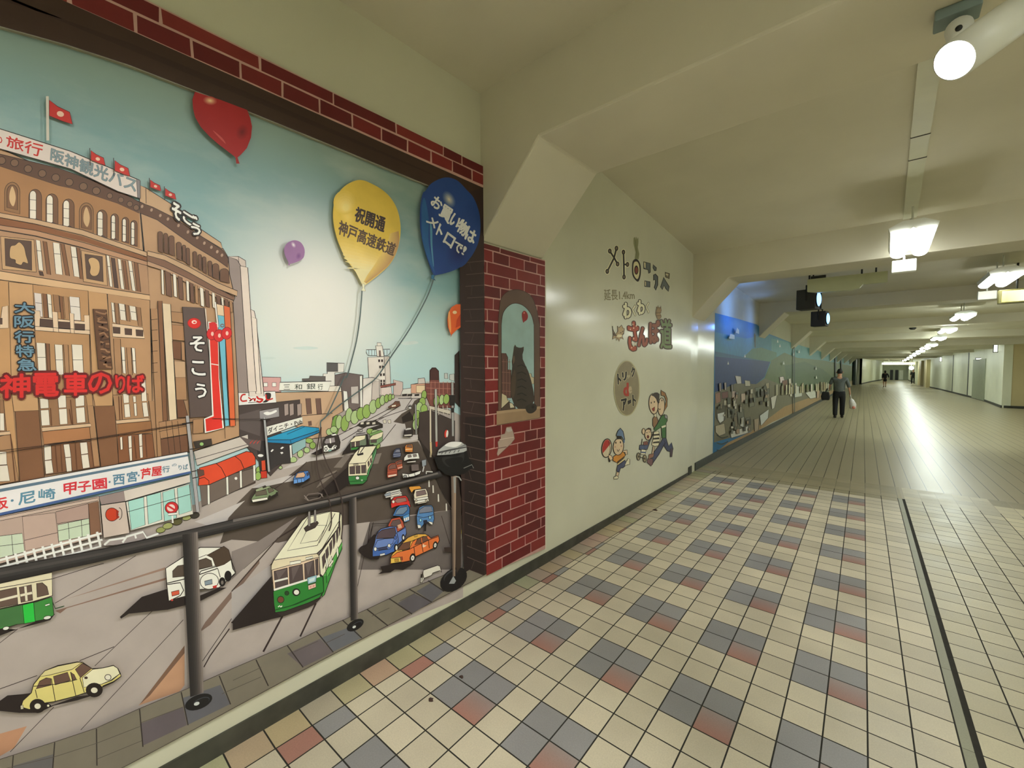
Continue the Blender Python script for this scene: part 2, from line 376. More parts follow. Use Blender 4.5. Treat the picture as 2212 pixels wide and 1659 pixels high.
# flat cable raceway on the ceiling
def raceway():
    M = MB(); m = mat('raceway_plastic', (214, 214, 190), .45, .04); d = mat('raceway_joint', (60, 58, 48), .7)
    pts = [(.20, 2.78), (.20, 6.5)]
    w = .055
    V = []; 
    for y in (2.78, 4.0, 5.0, 6.5):
        z = zc(max(y, 2.76)); V += [(.15-w, y, z+.005), (.15+w, y, z+.005), (.15+w, y, z-.028), (.15-w, y, z-.028)]
    M.add(V, [(4*i+k, 4*i+(k+1) % 4, 4*i+4+(k+1) % 4, 4*i+4+k) for i in range(3) for k in range(4)]+[(3, 2, 1, 0), (12, 13, 14, 15)], m)
    for y in (4.62, 5.02):
        z = zc(y); M.box(.15-w-.002, .15+w+.002, y-.006, y+.006, z-.031, z-.02, d)
    tag(M.build('cable_raceway'), 'flat pale cable raceway along the ceiling between spotlight and fluorescent lamp', 'raceway')
raceway()
# spotlights washing the left wall
M_LENS = emis('spot_lens', (1, .98, .9), 22)
def make_spot(d):
    r = empty('spotlight')
    M = MB(); M.box(-.10, .06, -.06, .06, -.05, 0, mat('spot_base_grey', (120, 136, 132), .5)); bevel(M.build('base', r), .006)
    d = Vector(d).normalized(); c1 = Vector((-.044, -.31, -.39)); mid = c1-d*.17
    M = MB(); M.tube([(0, 0, -.04), (.02, 0, -.10), mid], .016, M_WHITE, 12); M.build('arm', r)
    M = MB(); M.tube([(-.005, .02, -.11), (-.015, -.05, -.12)], .05, M_WHITE, 24); M.build('knob', r)
    M = MB(); M.tube([(-.0145, -.046, -.1195), (-.016, -.054, -.1205)], .013, M_DARK, 12); M.build('knob_hole', r)
    M = MB(); M.tube([c1-d*.325, c1-d*.318, c1-d*.295, c1], [.045, .066, .083, .083], M_WHITE, 32); M.build('housing', r)
    M = MB(); M.tube([c1-d*.02, c1+d*.003], [.076, .076], M_LENS, 32); M.build('lens', r)
    return r, c1, d
S0, c1, d = make_spot((-.60, -.55, -.58)); S1, c1b, db = make_spot((-.50, -.44, -.75))
def spot_lamp(parent, c, d, name='spot_bulb'):
    l = bpy.data.lights.new(name, 'SPOT'); l.energy = SPOTW; l.spot_size = math.radians(84); l.spot_blend = .65; l.shadow_soft_size = .06; l.color = (1, .965, .90)
    o = bpy.data.objects.new(name, l); COL.objects.link(o); o.parent = parent; o.location = c+d*.02
    o.rotation_euler = d.to_track_quat('-Z', 'Y').to_euler(); return o
spot_lamp(S0, c1, d); spot_lamp(S1, c1b, db)
for i, (x, y, z, rz, lb) in enumerate(((.185, 2.43, 3.03, 0, 'white cylinder spotlight on the nearest beam, at the near end of the ceiling raceway'), (.28, 1.0, 3.475, -30, 'added unseen spotlight above the viewer, brightening the mural'), (1.0, 3.5, 3.53, -64, 'added unseen spotlight right of the raceway, brightening the cream wall'), (.28, -.6, 3.475, -45, 'added unseen spotlight behind the viewer'))):
    o = S0 if i == 0 else S1 if i == 1 else copy_tree(S1)  # all but the first are added, unseen, to brighten the left wall
    o.location = (x, y, z); o.rotation_euler = (0, 0, math.radians(rz)); o.scale = (.8, .8, .8); tag(o, lb, 'spotlight', 'wall spotlights')
# ---------------------------------------------------------------- things hung from the ceiling
def blue_box(x, y, z, s, lb):
    r = empty('projector_lamp', (x, y, z), math.radians(-8)); tag(r, lb, 'projector lamp', 'blue effect lamps before the harbour mural')
    m = mat('lamp_black', (44, 44, 40), .6, .06)
    M = MB(); M.box(-s*.5, s*.42, -s*.45, s*.45, -s*.55, s*.55, m); bevel(M.build('housing', r), .01)
    M = MB(); M.tube([(s*.42, 0, 0), (s*.47, 0, 0)], [s*.42, s*.44], m, 24); M.build('bezel', r)
    M = MB(); M.tube([(s*.47, 0, 0), (s*.52, 0, 0), (s*.54, 0, 0)], [s*.40, s*.3, s*.1], emis('blue_lens', (.22, .5, 1.0), 3.2), 24); M.build('lens', r)
    M = MB(); M.tube([(0, -s*.47, -.02), (0, -s*.5, s*.75), (0, s*.5, s*.75), (0, s*.47, -.02)], .012, m, 8); M.tube([(0, 0, s*.75), (0, 0, zc(y)-z)], .014, m, 8); M.build('yoke', r)
    return r
b1 = blue_box(-.985, 8.5, 2.70, .29, 'larger dark box lamp with a glowing blue lens, below the hanging panel')
b2 = blue_box(-.99, 10.2, 2.52, .26, 'smaller dark box lamp with a blue lens, farther down the passage')
for par, p, tgt, e in ((b1, (-1.6, 8.4, 2.62), (-2.3, 8.6, 2.75), 26), (b2, (-1.6, 10.4, 2.5), (-2.3, 10.0, 2.5), 16)):
    l = bpy.data.lights.new('blue_beam', 'SPOT'); l.energy = e; l.color = (.12, .32, 1.0); l.spot_size = math.radians(150); l.spot_blend = 1; l.shadow_soft_size = .05
    o = bpy.data.objects.new('blue_beam', l); COL.objects.link(o); o.location = p; o.rotation_euler = (Vector(tgt)-Vector(p)).to_track_quat('-Z', 'Y').to_euler()
r = empty('hanging_panel', (0, 8.2, 2.99)); tag(r, 'pale hanging panel on rods below the ceiling, above the blue lamps', 'hanging panel')
mp = mat('panel_cream', (196, 200, 164), .45, .04)
M = MB(); M.prism([(-.97, -.01), (-.97, -.20), (-.85, -.225), (-.45, -.235), (-.33, -.215), (-.28, -.15), (-.26, -.015)], -.05, .05, mp); M.build('curved_panel', r)
M = MB(); M.box(-.285, -.02, -.03, .03, -.17, -.01, mp); M.build('end_panel', r)
M = MB()
for x in (-.31, -.15): M.tube([(x, 0, -.02), (x, 0, .19)], .011, M_DARK, 8)
M.build('hanging_rod', r)
M = MB(); M.box(-.93, -.74, -.03, .03, -.005, .035, M_DARK); M.tube([(-.9, 0, .03), (-.9, 0, .19)], .01, M_DARK, 8); M.build('bracket', r)
r = empty('illuminated_sign', (1.25, 9.55, 2.635)); tag(r, 'yellow illuminated sign hung beside the second lamp, cut by the right edge', 'sign')
M = MB(); M.box(-.03, 1.35, -.03, .09, -.105, .095, mat('olive_frame', (92, 88, 40), .5)); bevel(M.build('frame', r), .006)
ym = emis('yellow_sign_face', (1, .86, .22), .7)
nt = ym.node_tree; tc = nt.nodes.new('ShaderNodeTexCoord'); sx = nt.nodes.new('ShaderNodeSeparateXYZ'); nt.links.new(tc.outputs['Object'], sx.inputs[0])
cr = nt.nodes.new('ShaderNodeValToRGB'); cr.color_ramp.elements[0].position = .05; cr.color_ramp.elements[0].color = (.85, .6, .0, 1); cr.color_ramp.elements[1].position = .2; cr.color_ramp.elements[1].color = (1, .98, .8, 1)
nt.links.new(sx.outputs['X'], cr.inputs['Fac']); nt.links.new(cr.outputs['Color'], nt.nodes['Principled BSDF'].inputs['Emission Color'])
M = MB(); M.box(0, 1.32, -.036, -.028, -.085, .075, ym); M.build('face', r)
M = MB()
for x in (.15, 1.15): M.tube([(x, .03, .09), (x, .03, .48)], .012, M_DARK, 8)
M.build('hanging_rod', r)
r = empty('sensor', (.575, 18, 2.84)); tag(r, 'small dark ceiling sensor hanging left of the row of lamps', 'sensor')
M = MB(); M.box(-.09, .09, -.09, .09, -.03, 0, M_DARK); M.tube([(0, 0, .0), (0, 0, .2)], .02, M_DARK, 8); M.tube([(0, 0, -.16), (0, 0, -.12), (0, 0, -.03)], [.05, .09, .05], M_DARK, 12); M.build('body', r)
def wall_light(px, y, name, lb, h=.3, w=.1, grp='small wall lamps'):
    x = wxr(y)-.08
    r = empty(name, (x, y, px)); tag(r, lb, 'wall light', grp)
    M = MB(); M.box(-w/2, w/2, -.05, .05, -h/2, h/2, emis('wall_lamp_glow', (.95, 1, .9), 1.6)); M.build('diffuser', r)
    M = MB(); M.box(-w/2-.02, w/2+.1, .0, .07, -h/2-.03, h/2+.03, M_DARK); M.build('back_box', r)
wall_light(2.28, 28.2, 'wall_light', 'small white upright lamp at the top of the far right wall, nearest of its kind')
wall_light(1.93, 47, 'wall_light', 'tiny white lamp at the top of the far right wall, farther of the pair')
wall_light(1.86, 33.2, 'wall_light', 'tiny lamp above the grey green door', .06, .2)
for k, (px, py, y, lb) in enumerate(((2129, 740, 27, 'nearest dark ceiling speaker near the far right wall'), (2093, 748, 31, 'middle dark ceiling speaker near the far right wall'), (2062, 756, 36, 'farthest dark ceiling speaker near the far right wall'))):
    dr = ray(px, py); p = EYE+dr*(y/dr.y)
    M = MB(); M.tube([(0, 0, .0), (0, 0, .13)], [.07, .05], M_DARK, 12); M.tube([(0, 0, .12), (0, 0, zc(y)-p.z+.02)], .015, M_DARK, 8)
    o = M.build('ceiling_speaker'); o.location = p; tag(o, lb, 'speaker', 'dark ceiling speakers')
# bright lamps and a lit sign at the far bend
r = empty('illuminated_sign', (1.35, 70, 1.62)); tag(r, 'yellow lit sign hanging far down the passage', 'sign')
M = MB(); M.box(-1.6, 1.3, -.05, .05, -.17, .13, emis('far_yellow', (1, .95, .45), 2.2)); M.build('face', r)
M = MB(); M.box(-1.7, 1.4, .05, .1, -.22, .18, mat('olive_frame', (92, 88, 40), .5)); M.tube([(0, .06, .1), (0, .06, .5)], .03, M_DARK, 8); M.build('frame', r)
r = empty('ceiling_light', (.2, 66, 1.60)); tag(r, 'bright crosswise lamp far down the passage', 'ceiling light')
M = MB(); M.box(-.6, 1.3, -.15, .15, -.12, .1, emis('far_lamp', (.92, 1, .9), 9)); bevel(M.build('diffuser', r), .05, 3)
M = MB(); M.box(-.5, 1.2, -.1, .1, .1, .3, M_WHITE); M.tube([(0, 0, .2), (0, 0, .5)], .05, M_WHITE, 8); M.build('housing', r)
r = empty('ceiling_light', (2.25, 70, 1.05)); tag(r, 'round bright lamp before the far right wall', 'ceiling light')
M = MB(); M.tube([(0, -.1, 0), (0, .1, 0)], .22, emis('far_lamp', (.92, 1, .9), 9), 16); M.build('globe', r)
M = MB(); M.tube([(0, 0, .2), (0, 0, 1.05)], .04, M_WHITE, 8); M.build('stem', r)
# ---------------------------------------------------------------- flat artwork on the left wall
CROPS = {'a': (0, 0, 3.95), 'b': (0, 400, 3.95), 'c': (0, 800, 3.95), 'd': (0, 1200, 3.614), 'e': (500, 0, 3.95), 'f': (500, 400, 3.95),
         'g': (500, 800, 3.95), 'h': (500, 1100, 3.95), 'i': (980, 500, 3.95), 'j': (980, 860, 3.95), 'k': (1260, 480, 5.53), 'l': (1260, 760, 5.53), 'm': (1500, 540, 3.607), 'p': (0, 0, 1.0)}
def P(s):
    "'a: x,y x,y  b: x,y' -> drawing points (photo grid)"
    out = []; cr = CROPS['p']
    for w in s.split():
        if w[-1] == ':': cr = CROPS[w[:-1]]; continue
        x, y = w.split(','); out.append((cr[0]+float(x)/cr[2], cr[1]+float(y)/cr[2]))
    return out
def wallpt(x, y, lift=0.0):
    "drawing point -> place on the left wall's face"
    d = ray(x, y); best = None
    for (ya, xa), (yb, xb) in zip(WALL, WALL[1:]):
        k = (xb-xa)/(yb-ya); den = d.x-k*d.y          # x = xa+k(y-ya)
        if abs(den) < 1e-9: continue
        t = (xa-k*ya)/den; yy = d.y*t
        if t > 0 and ya-1e-6 <= yy and (yy < yb or yb == WALL[-1][0]): best = Vector((d.x*t, yy, CH+d.z*t)); break
    if best is None:
        t = WALL[0][1]/d.x; best = Vector((WALL[0][1], d.y*t, CH+d.z*t))
    best.x += lift
    return best
LAYER = [.0015]
INK = (34, 26, 25)
def paint(c, f=1.0):
    k = 'ink_%02x%02x%02x' % tuple(int(v) for v in c)
    if k in MATS: return MATS[k]
    a = tuple(min(.92, v*1.12) for v in lin(c))
    return mat(k, a, .5, .07, 9.0, .35, linear=True)
def smooth(pts, closed=True, n=4):
    out = []; N = len(pts)
    rng = range(N) if closed else range(N-1)
    for i in rng:
        p0 = pts[(i-1) % N] if closed or i > 0 else pts[i]; p1 = pts[i]; p2 = pts[(i+1) % N]; p3 = pts[(i+2) % N] if closed or i+2 < N else p2
        for k in range(n):
            t = k/n
            out.append(tuple(.5*((2*p1[q])+(-p0[q]+p2[q])*t+(2*p0[q]-5*p1[q]+4*p2[q]-p3[q])*t*t+(-p0[q]+3*p1[q]-3*p2[q]+p3[q])*t**3) for q in (0, 1)))
    if not closed: out.append(pts[-1])
    return out
def ell(cx, cy, rx, ry, rot=0, n=20, a0=0, a1=360):
    r = math.radians(rot); o = []
    for i in range(n+(a1-a0 != 360)):
        t = math.radians(a0+(a1-a0)*i/n); x, y = rx*math.cos(t), ry*math.sin(t)
        o.append((cx+x*math.cos(r)-y*math.sin(r), cy+x*math.sin(r)+y*math.cos(r)))
    return o
def E(cr, cx, cy, rx, ry, rot=0, n=20, a0=0, a1=360):
    c = CROPS[cr]; return ell(c[0]+cx/c[2], c[1]+cy/c[2], rx/c[2], ry/c[2], rot, n, a0, a1)
STEP = 1.2e-5
class Art:
    def __init__(self, name, parent, label=None):
        self.mb = MB(); self.name = name; self.parent = parent; self.label = label; self.o = None
    def lift(self): LAYER[0] += STEP; return LAYER[0]
    def fill(self, c, pts, out=None, ow=1.6, s=False, f=None):
        if isinstance(pts, str): pts = P(pts)
        if s: pts = smooth(pts)
        l = self.lift(); vs = [wallpt(x, y, l) for x, y in pts]
        m = c if not isinstance(c, tuple) else paint(c)
        tris = tessellate_polygon([[Vector((x, y, 0)) for x, y in pts]])
        self.mb.add(vs, tris, m)
        if out is not None: self.line(out, ow, list(pts)+[pts[0]])
        return self
    def line(self, c, w, pts, s=False):
        if isinstance(pts, str): pts = P(pts)
        if s: pts = smooth(pts, False)
        l = self.lift(); m = paint(c) if isinstance(c, tuple) else c
        n = len(pts); L = []
        for i in range(n):
            a, b = pts[max(i-1, 0)], pts[min(i+1, n-1)]
            if i == n-1 and pts[0] == pts[-1] or i == 0 and pts[0] == pts[-1]: a, b = pts[-2], pts[1]
            dx, dy = b[0]-a[0], b[1]-a[1]; d = math.hypot(dx, dy) or 1
            L.append((-dy/d*w/2, dx/d*w/2))
        vs = [wallpt(p[0]+q[0], p[1]+q[1], l) for p, q in zip(pts, L)]+[wallpt(p[0]-q[0], p[1]-q[1], l) for p, q in zip(pts, L)]
        self.mb.add(vs, [(i, i+1, n+i+1, n+i) for i in range(n-1)], m)
        return self
    def lines(self, c, w, *ls):
        for l in ls: self.line(c, w, l)
        return self
    def text(self, s, quad, c, bold=.0, halo=None, hb=.05):
        "lettering stretched into the quad top-left, top-right, bottom-right, bottom-left"
        q = P(quad) if isinstance(quad, str) else quad
        for col, off in (((halo, bold+hb*1.9),) if halo else ())+((c, bold),):
            vs, fs, (x0, x1, y0, y1) = glyphs(s)
            hq = (math.hypot(q[3][0]-q[0][0], q[3][1]-q[0][1])+math.hypot(q[2][0]-q[1][0], q[2][1]-q[1][1]))/2
            wq = (math.hypot(q[1][0]-q[0][0], q[1][1]-q[0][1])+math.hypot(q[2][0]-q[3][0], q[2][1]-q[3][1]))/2
            o_ = off*.46*min(hq, wq*1.6); n = 12 if off > .08 else 8
            for k in range(n+1 if off else 1):
                dx, dy = (0, 0) if k == n or not off else (o_*math.cos(2*math.pi*k/n), o_*math.sin(2*math.pi*k/n))
                W = []; LAYER[0] += 4e-6; l = LAYER[0]
                for x, y in vs:
                    u = (x-x0)/(x1-x0); v = 1-(y-y0)/(y1-y0)
                    px = (1-v)*((1-u)*q[0][0]+u*q[1][0])+v*((1-u)*q[3][0]+u*q[2][0])
                    py = (1-v)*((1-u)*q[0][1]+u*q[1][1])+v*((1-u)*q[3][1]+u*q[2][1])
                    W.append(wallpt(px+dx, py+dy, l))
                self.mb.add(W, fs, paint(col))
        return self
    def build(self):
        if self.o is None:
            self.o = self.mb.build(self.name, self.parent)
            if self.label: self.o['label'] = self.label
        return self.o
GC = {}
def glyphs(s):
    k = s
    if k in GC: return GC[k]
    cu = bpy.data.curves.new('lettering', 'FONT'); cu.body = s; cu.resolution_u = 2
    o = bpy.data.objects.new('lettering', cu); COL.objects.link(o)
    me = o.evaluated_get(bpy.context.evaluated_depsgraph_get()).to_mesh()
    vs = [(v.co.x, v.co.y) for v in me.vertices]; fs = [tuple(p.vertices) for p in me.polygons]
    bb = (min(v[0] for v in vs), max(v[0] for v in vs), min(v[1] for v in vs), max(v[1] for v in vs))
    bpy.data.objects.remove(o); bpy.data.curves.remove(cu)
    GC[k] = (vs, fs, bb); return GC[k]
# ================================================================ the tall street mural
mural = empty('mural', (0, 0, 0)); tag(mural, 'tall street mural with trams, cars, a brown store and balloons in a painted brick frame', 'mural')
# --- sky
def sky_mat():
    m = bpy.data.materials.new('printed_sky'); m.use_nodes = True; nt = m.node_tree; L = nt.links
    b = nt.nodes['Principled BSDF']; b.inputs['Roughness'].default_value = .5; b.inputs['Specular IOR Level'].default_value = .35
    tc = nt.nodes.new('ShaderNodeTexCoord')
    def N(t, **k):
        n = nt.nodes.new(t)
        for a, v in k.items(): setattr(n, a, v)
        return n
    sx = N('ShaderNodeSeparateXYZ'); L.new(tc.outputs['Object'], sx.inputs[0])
    ramp = N('ShaderNodeValToRGB'); mr = N('ShaderNodeMapRange'); mr.inputs['From Min'].default_value = 1.5; mr.inputs['From Max'].default_value = 2.8
    L.new(sx.outputs['Z'], mr.inputs['Value']); L.new(mr.outputs['Result'], ramp.inputs['Fac'])
    els = ramp.color_ramp.elements; els[0].position = 0; els[0].color = (*lin((186, 222, 230)), 1); els[1].position = 1; els[1].color = (*lin((158, 180, 168)), 1)
    for p, c in ((.25, (198, 226, 226)), (.5, (138, 180, 186)), (.75, (132, 168, 172))):
        e = els.new(p); e.color = (*lin(c), 1)
    n = N('ShaderNodeTexNoise'); n.inputs['Scale'].default_value = 1.9; n.inputs['Detail'].default_value = 7; n.inputs['Roughness'].default_value = .55
    mp = N('ShaderNodeMapping'); mp.inputs['Scale'].default_value = (1, .8, 1.9); L.new(tc.outputs['Object'], mp.inputs['Vector']); L.new(mp.outputs['Vector'], n.inputs['Vector'])
    r2 = N('ShaderNodeMapRange'); r2.inputs['From Min'].default_value = .48; r2.inputs['From Max'].default_value = .72; r2.inputs['To Max'].default_value = .55; L.new(n.outputs['Fac'], r2.inputs['Value'])
    mx = N('ShaderNodeMix', data_type='RGBA'); L.new(r2.outputs['Result'], mx.inputs['Factor']); L.new(ramp.outputs['Color'], mx.inputs[6]); mx.inputs[7].default_value = (*lin((200, 212, 202)), 1)
    g = wallpt(690, 655)
    vm = N('ShaderNodeVectorMath', operation='DISTANCE'); L.new(tc.outputs['Object'], vm.inputs[0]); vm.inputs[1].default_value = g
    r3 = N('ShaderNodeMapRange', interpolation_type='SMOOTHSTEP'); r3.inputs['From Min'].default_value = .04; r3.inputs['From Max'].default_value = .64; r3.inputs['To Min'].default_value = 1; r3.inputs['To Max'].default_value = 0; L.new(vm.outputs['Value'], r3.inputs['Value'])
    m2 = N('ShaderNodeMix', data_type='RGBA'); L.new(r3.outputs['Result'], m2.inputs['Factor']); L.new(mx.outputs[2], m2.inputs[6]); m2.inputs[7].default_value = (*lin((250, 250, 248)), 1)
    L.new(m2.outputs[2], b.inputs['Base Color'])
    return m
A = Art('printed_sky', mural)
A.fill(sky_mat(), 'p: -330,-140 0,64 139,102 278,147 418,201 529,244 728,324 918,402 1010,440 1000,1250 -330,1750')
for c, pts in (((206, 222, 222), 'f: 520,1390 640,1375 740,1390 640,1405'), ((206, 222, 222), 'f: 1450,1340 1560,1330 1590,1350 1480,1365'), ((206, 222, 222), 'f: 230,1475 330,1465 380,1478 300,1486')): A.fill(c, pts, s=True)
A.build()
# --- road
ROAD, DKR, PALE = (176, 166, 162), (84, 74, 68), (196, 190, 190)
A = Art('printed_road', mural)
A.fill(ROAD, 'p: -330,1290 0,1140 420,1090 500,1040 555,1010 620,950 640,920 720,870 850,850 905,850 1000,900 1000,1290 800,1370 560,1465 300,1560 30,1660 -330,1800')
A.fill((186, 140, 112), 'd: -40,1400 210,1330 110,1500 -60,1600'); A.fill((190, 148, 120), 'd: 1080,1170 1440,760 1440,1010 1400,1060')
A.fill(PALE, 'g: 430,845 900,560 1400,232 1600,222 1590,590 1270,655 980,660 700,780')
A.fill(DKR, 'g: -100,1480 0,1180 180,1000 440,935 640,780 960,735 1270,655 1590,605 1700,780 1790,1040 1880,1190 1480,1240 1340,1270 1180,1292 1040,1310 900,1330 620,1420 400,1470 0,1444')
A.fill(DKR, 'g: 1380,440 1450,370 1520,330 1560,260 1620,225 1600,600 1500,560 1480,460')
A.fill((108, 100, 98), 'g: 1180,1292 1340,1270 1880,1190 1960,1300 1960,1700 1080,1700 1120,1480')
A.fill(PALE, 'g: 170,1005 250,960 480,900 620,890 600,930 430,960 250,1000'); A.fill(PALE, 'c: 1660,1290 2090,1110 2000,1200 1900,1310 1790,1330')
A.fill(PALE, 'g: 430,840 640,740 940,670 980,660 1010,650 900,720 650,780')
A.fill((126, 116, 110), 'g: 870,830 960,725 1020,725 940,830'); A.fill((126, 116, 110), 'g: 720,1005 800,890 900,850 860,900 760,980'); A.fill((126, 116, 110), 'g: 1190,800 1230,715 1280,705 1250,795')
A.fill(PALE, 'g: 1280,580 1330,470 1480,455 1400,560 1590,548 1590,590 1270,650')
for w, l in ((3.2, 'g: 100,1690 380,1440 560,1330'), (3, 'h: 0,970 330,480 350,460'), (1.5, 'h: 20,950 340,640 560,380'), (4, 'h: 270,1215 440,900'), (3.6, 'h: 585,1085 720,800'), (2, 'g: 600,1000 900,870'),
             (1.4, 'g: 900,560 1400,300'), (1.4, 'g: 940,600 1440,300'), (1.3, 'g: 1000,500 1500,330'), (1.3, 'g: 1110,500 1300,400'), (1.4, 'g: 1290,600 1400,460'), (1.3, 'g: 1480,330 1540,240'), (1.3, 'g: 640,780 560,870 300,1060'), (1.2, 'h: 1060,720 1130,400 1210,110'),
             (1.2, 'd: 740,860 1190,430 1440,250 '), (1.2, 'd: 630,1360 1430,500'), (1.5, 'd: -30,1050 290,935'), (1.5, 'd: 620,820 890,710'), (1.3, 'd: 80,1530 420,1180'), (1.2, 'd: 0,680 140,570'), (1.2, 'd: 430,370 900,100 1060,0'), (1.2, 'd: 410,180 700,90 810,60'),
             (2.4, 'd: 1590,870 1640,780 1790,570'), (1.4, 'd: 1575,830 2020,180'), (1.2, 'g: 1790,1240 1860,1480'), (1.2, 'g: 1180,1300 1160,1480')):
    A.line((52, 40, 38), w, l)
A.fill((136, 108, 96), 'd: 430,430 1300,170 1290,190 520,410 470,450'); A.fill((150, 124, 112), 'd: 510,340 1290,90 1285,110 650,300')
A.fill((120, 100, 92), 'd: 1555,600 1600,520 2024,20 2024,60 1640,540')
A.fill((120, 92, 76), 'd: 1090,1160 1440,700 1440,760 1170,1090')
A.fill((134, 124, 122), 'h: 0,360 230,270 560,60 400,240 0,600'); A.fill((176, 170, 170), 'h: 0,700 340,470 350,700 0,960'); A.line((60, 48, 44), 2.4, 'h: 0,700 400,240')
A.fill((44, 36, 34), 'g: 1450,400 1520,350 1560,420 1460,450'); A.fill((52, 46, 42), 'g: 1065,470 1100,440 1230,425 1290,460 1150,480 1110,490'); A.fill((52, 46, 42), 'g: 1150,500 1290,455 1290,490 1170,520')
for x in (1100, 1150, 1200): A.fill((214, 208, 196), 'g: %d,445 %d,440 %d,458 %d,462' % (x, x+26, x+26, x))
for x in (1290, 1330): A.fill((214, 208, 196), 'g: %d,425 %d,420 %d,450 %d,452' % (x, x+26, x+30, x+6), INK, 1)
A.build()
# --- far skyline (painter's order: back to front)
def blk(name, c, pts, ow=1.3, label=None):
    A = Art(name, mural, label); A.fill(c, pts, INK, ow); return A
A = blk('painted_block', (206, 198, 194), 'g: 1420,240 1530,235 1530,120 1590,110 1590,70 1645,65 1655,120 1660,240'); A.fill((206, 160, 138), 'g: 1530,195 1530,120 1650,110 1655,200', INK, 1); A.fill((226, 204, 170), 'g: 1575,190 1575,130 1650,128 1655,195', INK, 1); A.fill((214, 214, 210), 'g: 1430,215 1430,165 1530,150 1530,200', INK, 1); A.fill((206, 188, 184), 'g: 1380,210 1380,80 1460,100 1460,165 1440,215', INK, 1)
A.build(); A = Art('painted_block', mural); A.fill((200, 204, 204), 'g: 1815,70 1815,25 1840,25 1845,70', INK, 1); A.build(); A = Art('painted_block', mural); A.fill((200, 204, 204), 'g: 1860,80 1860,35 1900,30 1900,90', INK, 1)
A.build(); A = Art('painted_overpass', mural); A.fill((176, 168, 160), 'g: 1450,200 1620,196 1622,204 1450,208')
for x in (1455, 1500, 1560): A.fill((40, 34, 34), 'g: %d,205 %d,200 %d,218 %d,220' % (x, x+40, x+40, x))
A.build()
A = blk('painted_tower', (228, 222, 216), 'f: 1160,1470 1345,1460 1355,1700 1360,1780 1180,1800'); A.fill((204, 226, 232), 'f: 1148,1405 1350,1400 1352,1430 1330,1455 1165,1455 1148,1430', INK, 1.2)
for x in (1170, 1195, 1220, 1300, 1325): A.line(INK, .9, 'f: %d,1405 %d,1452' % (x, x))
A.fill((232, 228, 222), 'f: 1228,1370 1285,1370 1300,1460 1240,1462', INK, 1.2); A.fill((230, 226, 220), 'f: 1240,1345 1275,1345 1277,1370 1240,1372', INK, 1); A.fill((120, 100, 96), 'f: 1255,1410 1270,1410 1275,1460 1256,1460')
for x, y in ((1250, 1487), (1275, 1487), (1258, 1540), (1282, 1540), (1265, 1607), (1290, 1605), (1268, 1660), (1292, 1660), (1268, 1685), (1292, 1685)): A.fill((60, 50, 50), 'f: %d,%d %d,%d %d,%d %d,%d' % (x, y, x+16, y, x+16, y+22, x, y+22))
A.fill((214, 206, 200), 'f: 1300,1465 1345,1460 1362,1790 1320,1790', INK, 1); A.build()
A = blk('painted_block', (120, 72, 66), 'f: 1650,1780 1650,1690 1690,1690 1690,1580 1710,1558 1740,1558 1765,1585 1770,1690 1900,1690 1900,1900 1700,1900'); A.fill((74, 46, 44), 'f: 1692,1590 1710,1560 1740,1560 1766,1590 1768,1660 1694,1660', INK, 1)
for x in (1700, 1735, 1770, 1805, 1840, 1875): A.line((176, 120, 108), 1, 'g: %d,95 %d,250' % (x, x))
for y in (100, 150, 200): A.line((176, 120, 108), 1, 'g: 1660,%d 1900,%d' % (y, y+8))
A.build()
A = blk('painted_block', (226, 220, 216), 'g: 1110,330 1110,70 1200,60 1260,80 1260,320 1180,330'); A.fill((200, 190, 186), 'g: 1190,320 1200,90 1260,90 1262,290', INK, 1.1); A.fill((140, 84, 76), 'g: 1265,130 1400,108 1400,125 1270,150', INK, 1); A.fill((222, 208, 204), 'g: 1270,150 1360,140 1370,230 1275,260', INK, 1); A.build()
A = blk('painted_block', (110, 98, 98), 'g: 800,340 800,140 880,140 880,40 970,20 1120,40 1115,300 1050,340'); A.fill((232, 230, 226), 'g: 775,100 780,30 815,28 815,-60 810,-65 960,-60 955,15 880,20 880,135 850,140', INK, 1.2); A.fill((90, 88, 90), 'g: 812,-65 905,-60 905,10 812,10', INK, 1); A.fill((196, 188, 186), 'g: 1015,140 1080,135 1085,285 1020,280', INK, 1); A.fill((236, 234, 230), 'g: 1090,50 1115,45 1115,320 1095,320', INK, 1); A.fill((236, 234, 230), 'g: 950,175 985,180 1000,340 960,345', INK, 1); A.build()
A = blk('painted_block', (206, 160, 160), 'g: 243,180 245,55 418,60 420,185')
for x in (272, 345): A.fill((240, 238, 230), 'g: %d,105 %d,105 %d,138 %d,138' % (x, x+34, x+34, x), INK, 1)
A.build()
A = blk('painted_block', (196, 164, 136), 'g: 250,420 330,190 850,180 880,130 935,140 950,350 860,400 860,560 560,600 560,480'); A.fill((232, 226, 216), 'g: 820,135 930,130 935,180 825,180', INK, 1.1)
for x in (630, 715): A.fill((110, 84, 76), 'g: %d,240 %d,238 %d,370 %d,375' % (x, x+42, x+52, x+12), INK, 1)
A.line(INK, 1.4, 'g: 560,390 860,365'); A.fill((110, 84, 76), 'g: 650,435 680,430 684,470 655,475'); A.fill((98, 92, 92), 'g: 600,90 600,72 660,70 665,48 800,52 800,95', INK, 1)
A.fill((236, 236, 228), 'g: 410,102 850,92 822,178 404,172', INK, 1.4); A.build()
B_ = Art('lettering', A.o); 
for s, q in (('三', 'g: 440,122 498,120 496,164 444,164'), ('和', 'g: 535,118 600,118 598,162 538,164'), ('銀', 'g: 638,112 715,112 713,160 640,162'), ('行', 'g: 732,116 778,114 776,164 736,166')): B_.text(s, q, (46, 58, 50), .02)
B_.build()
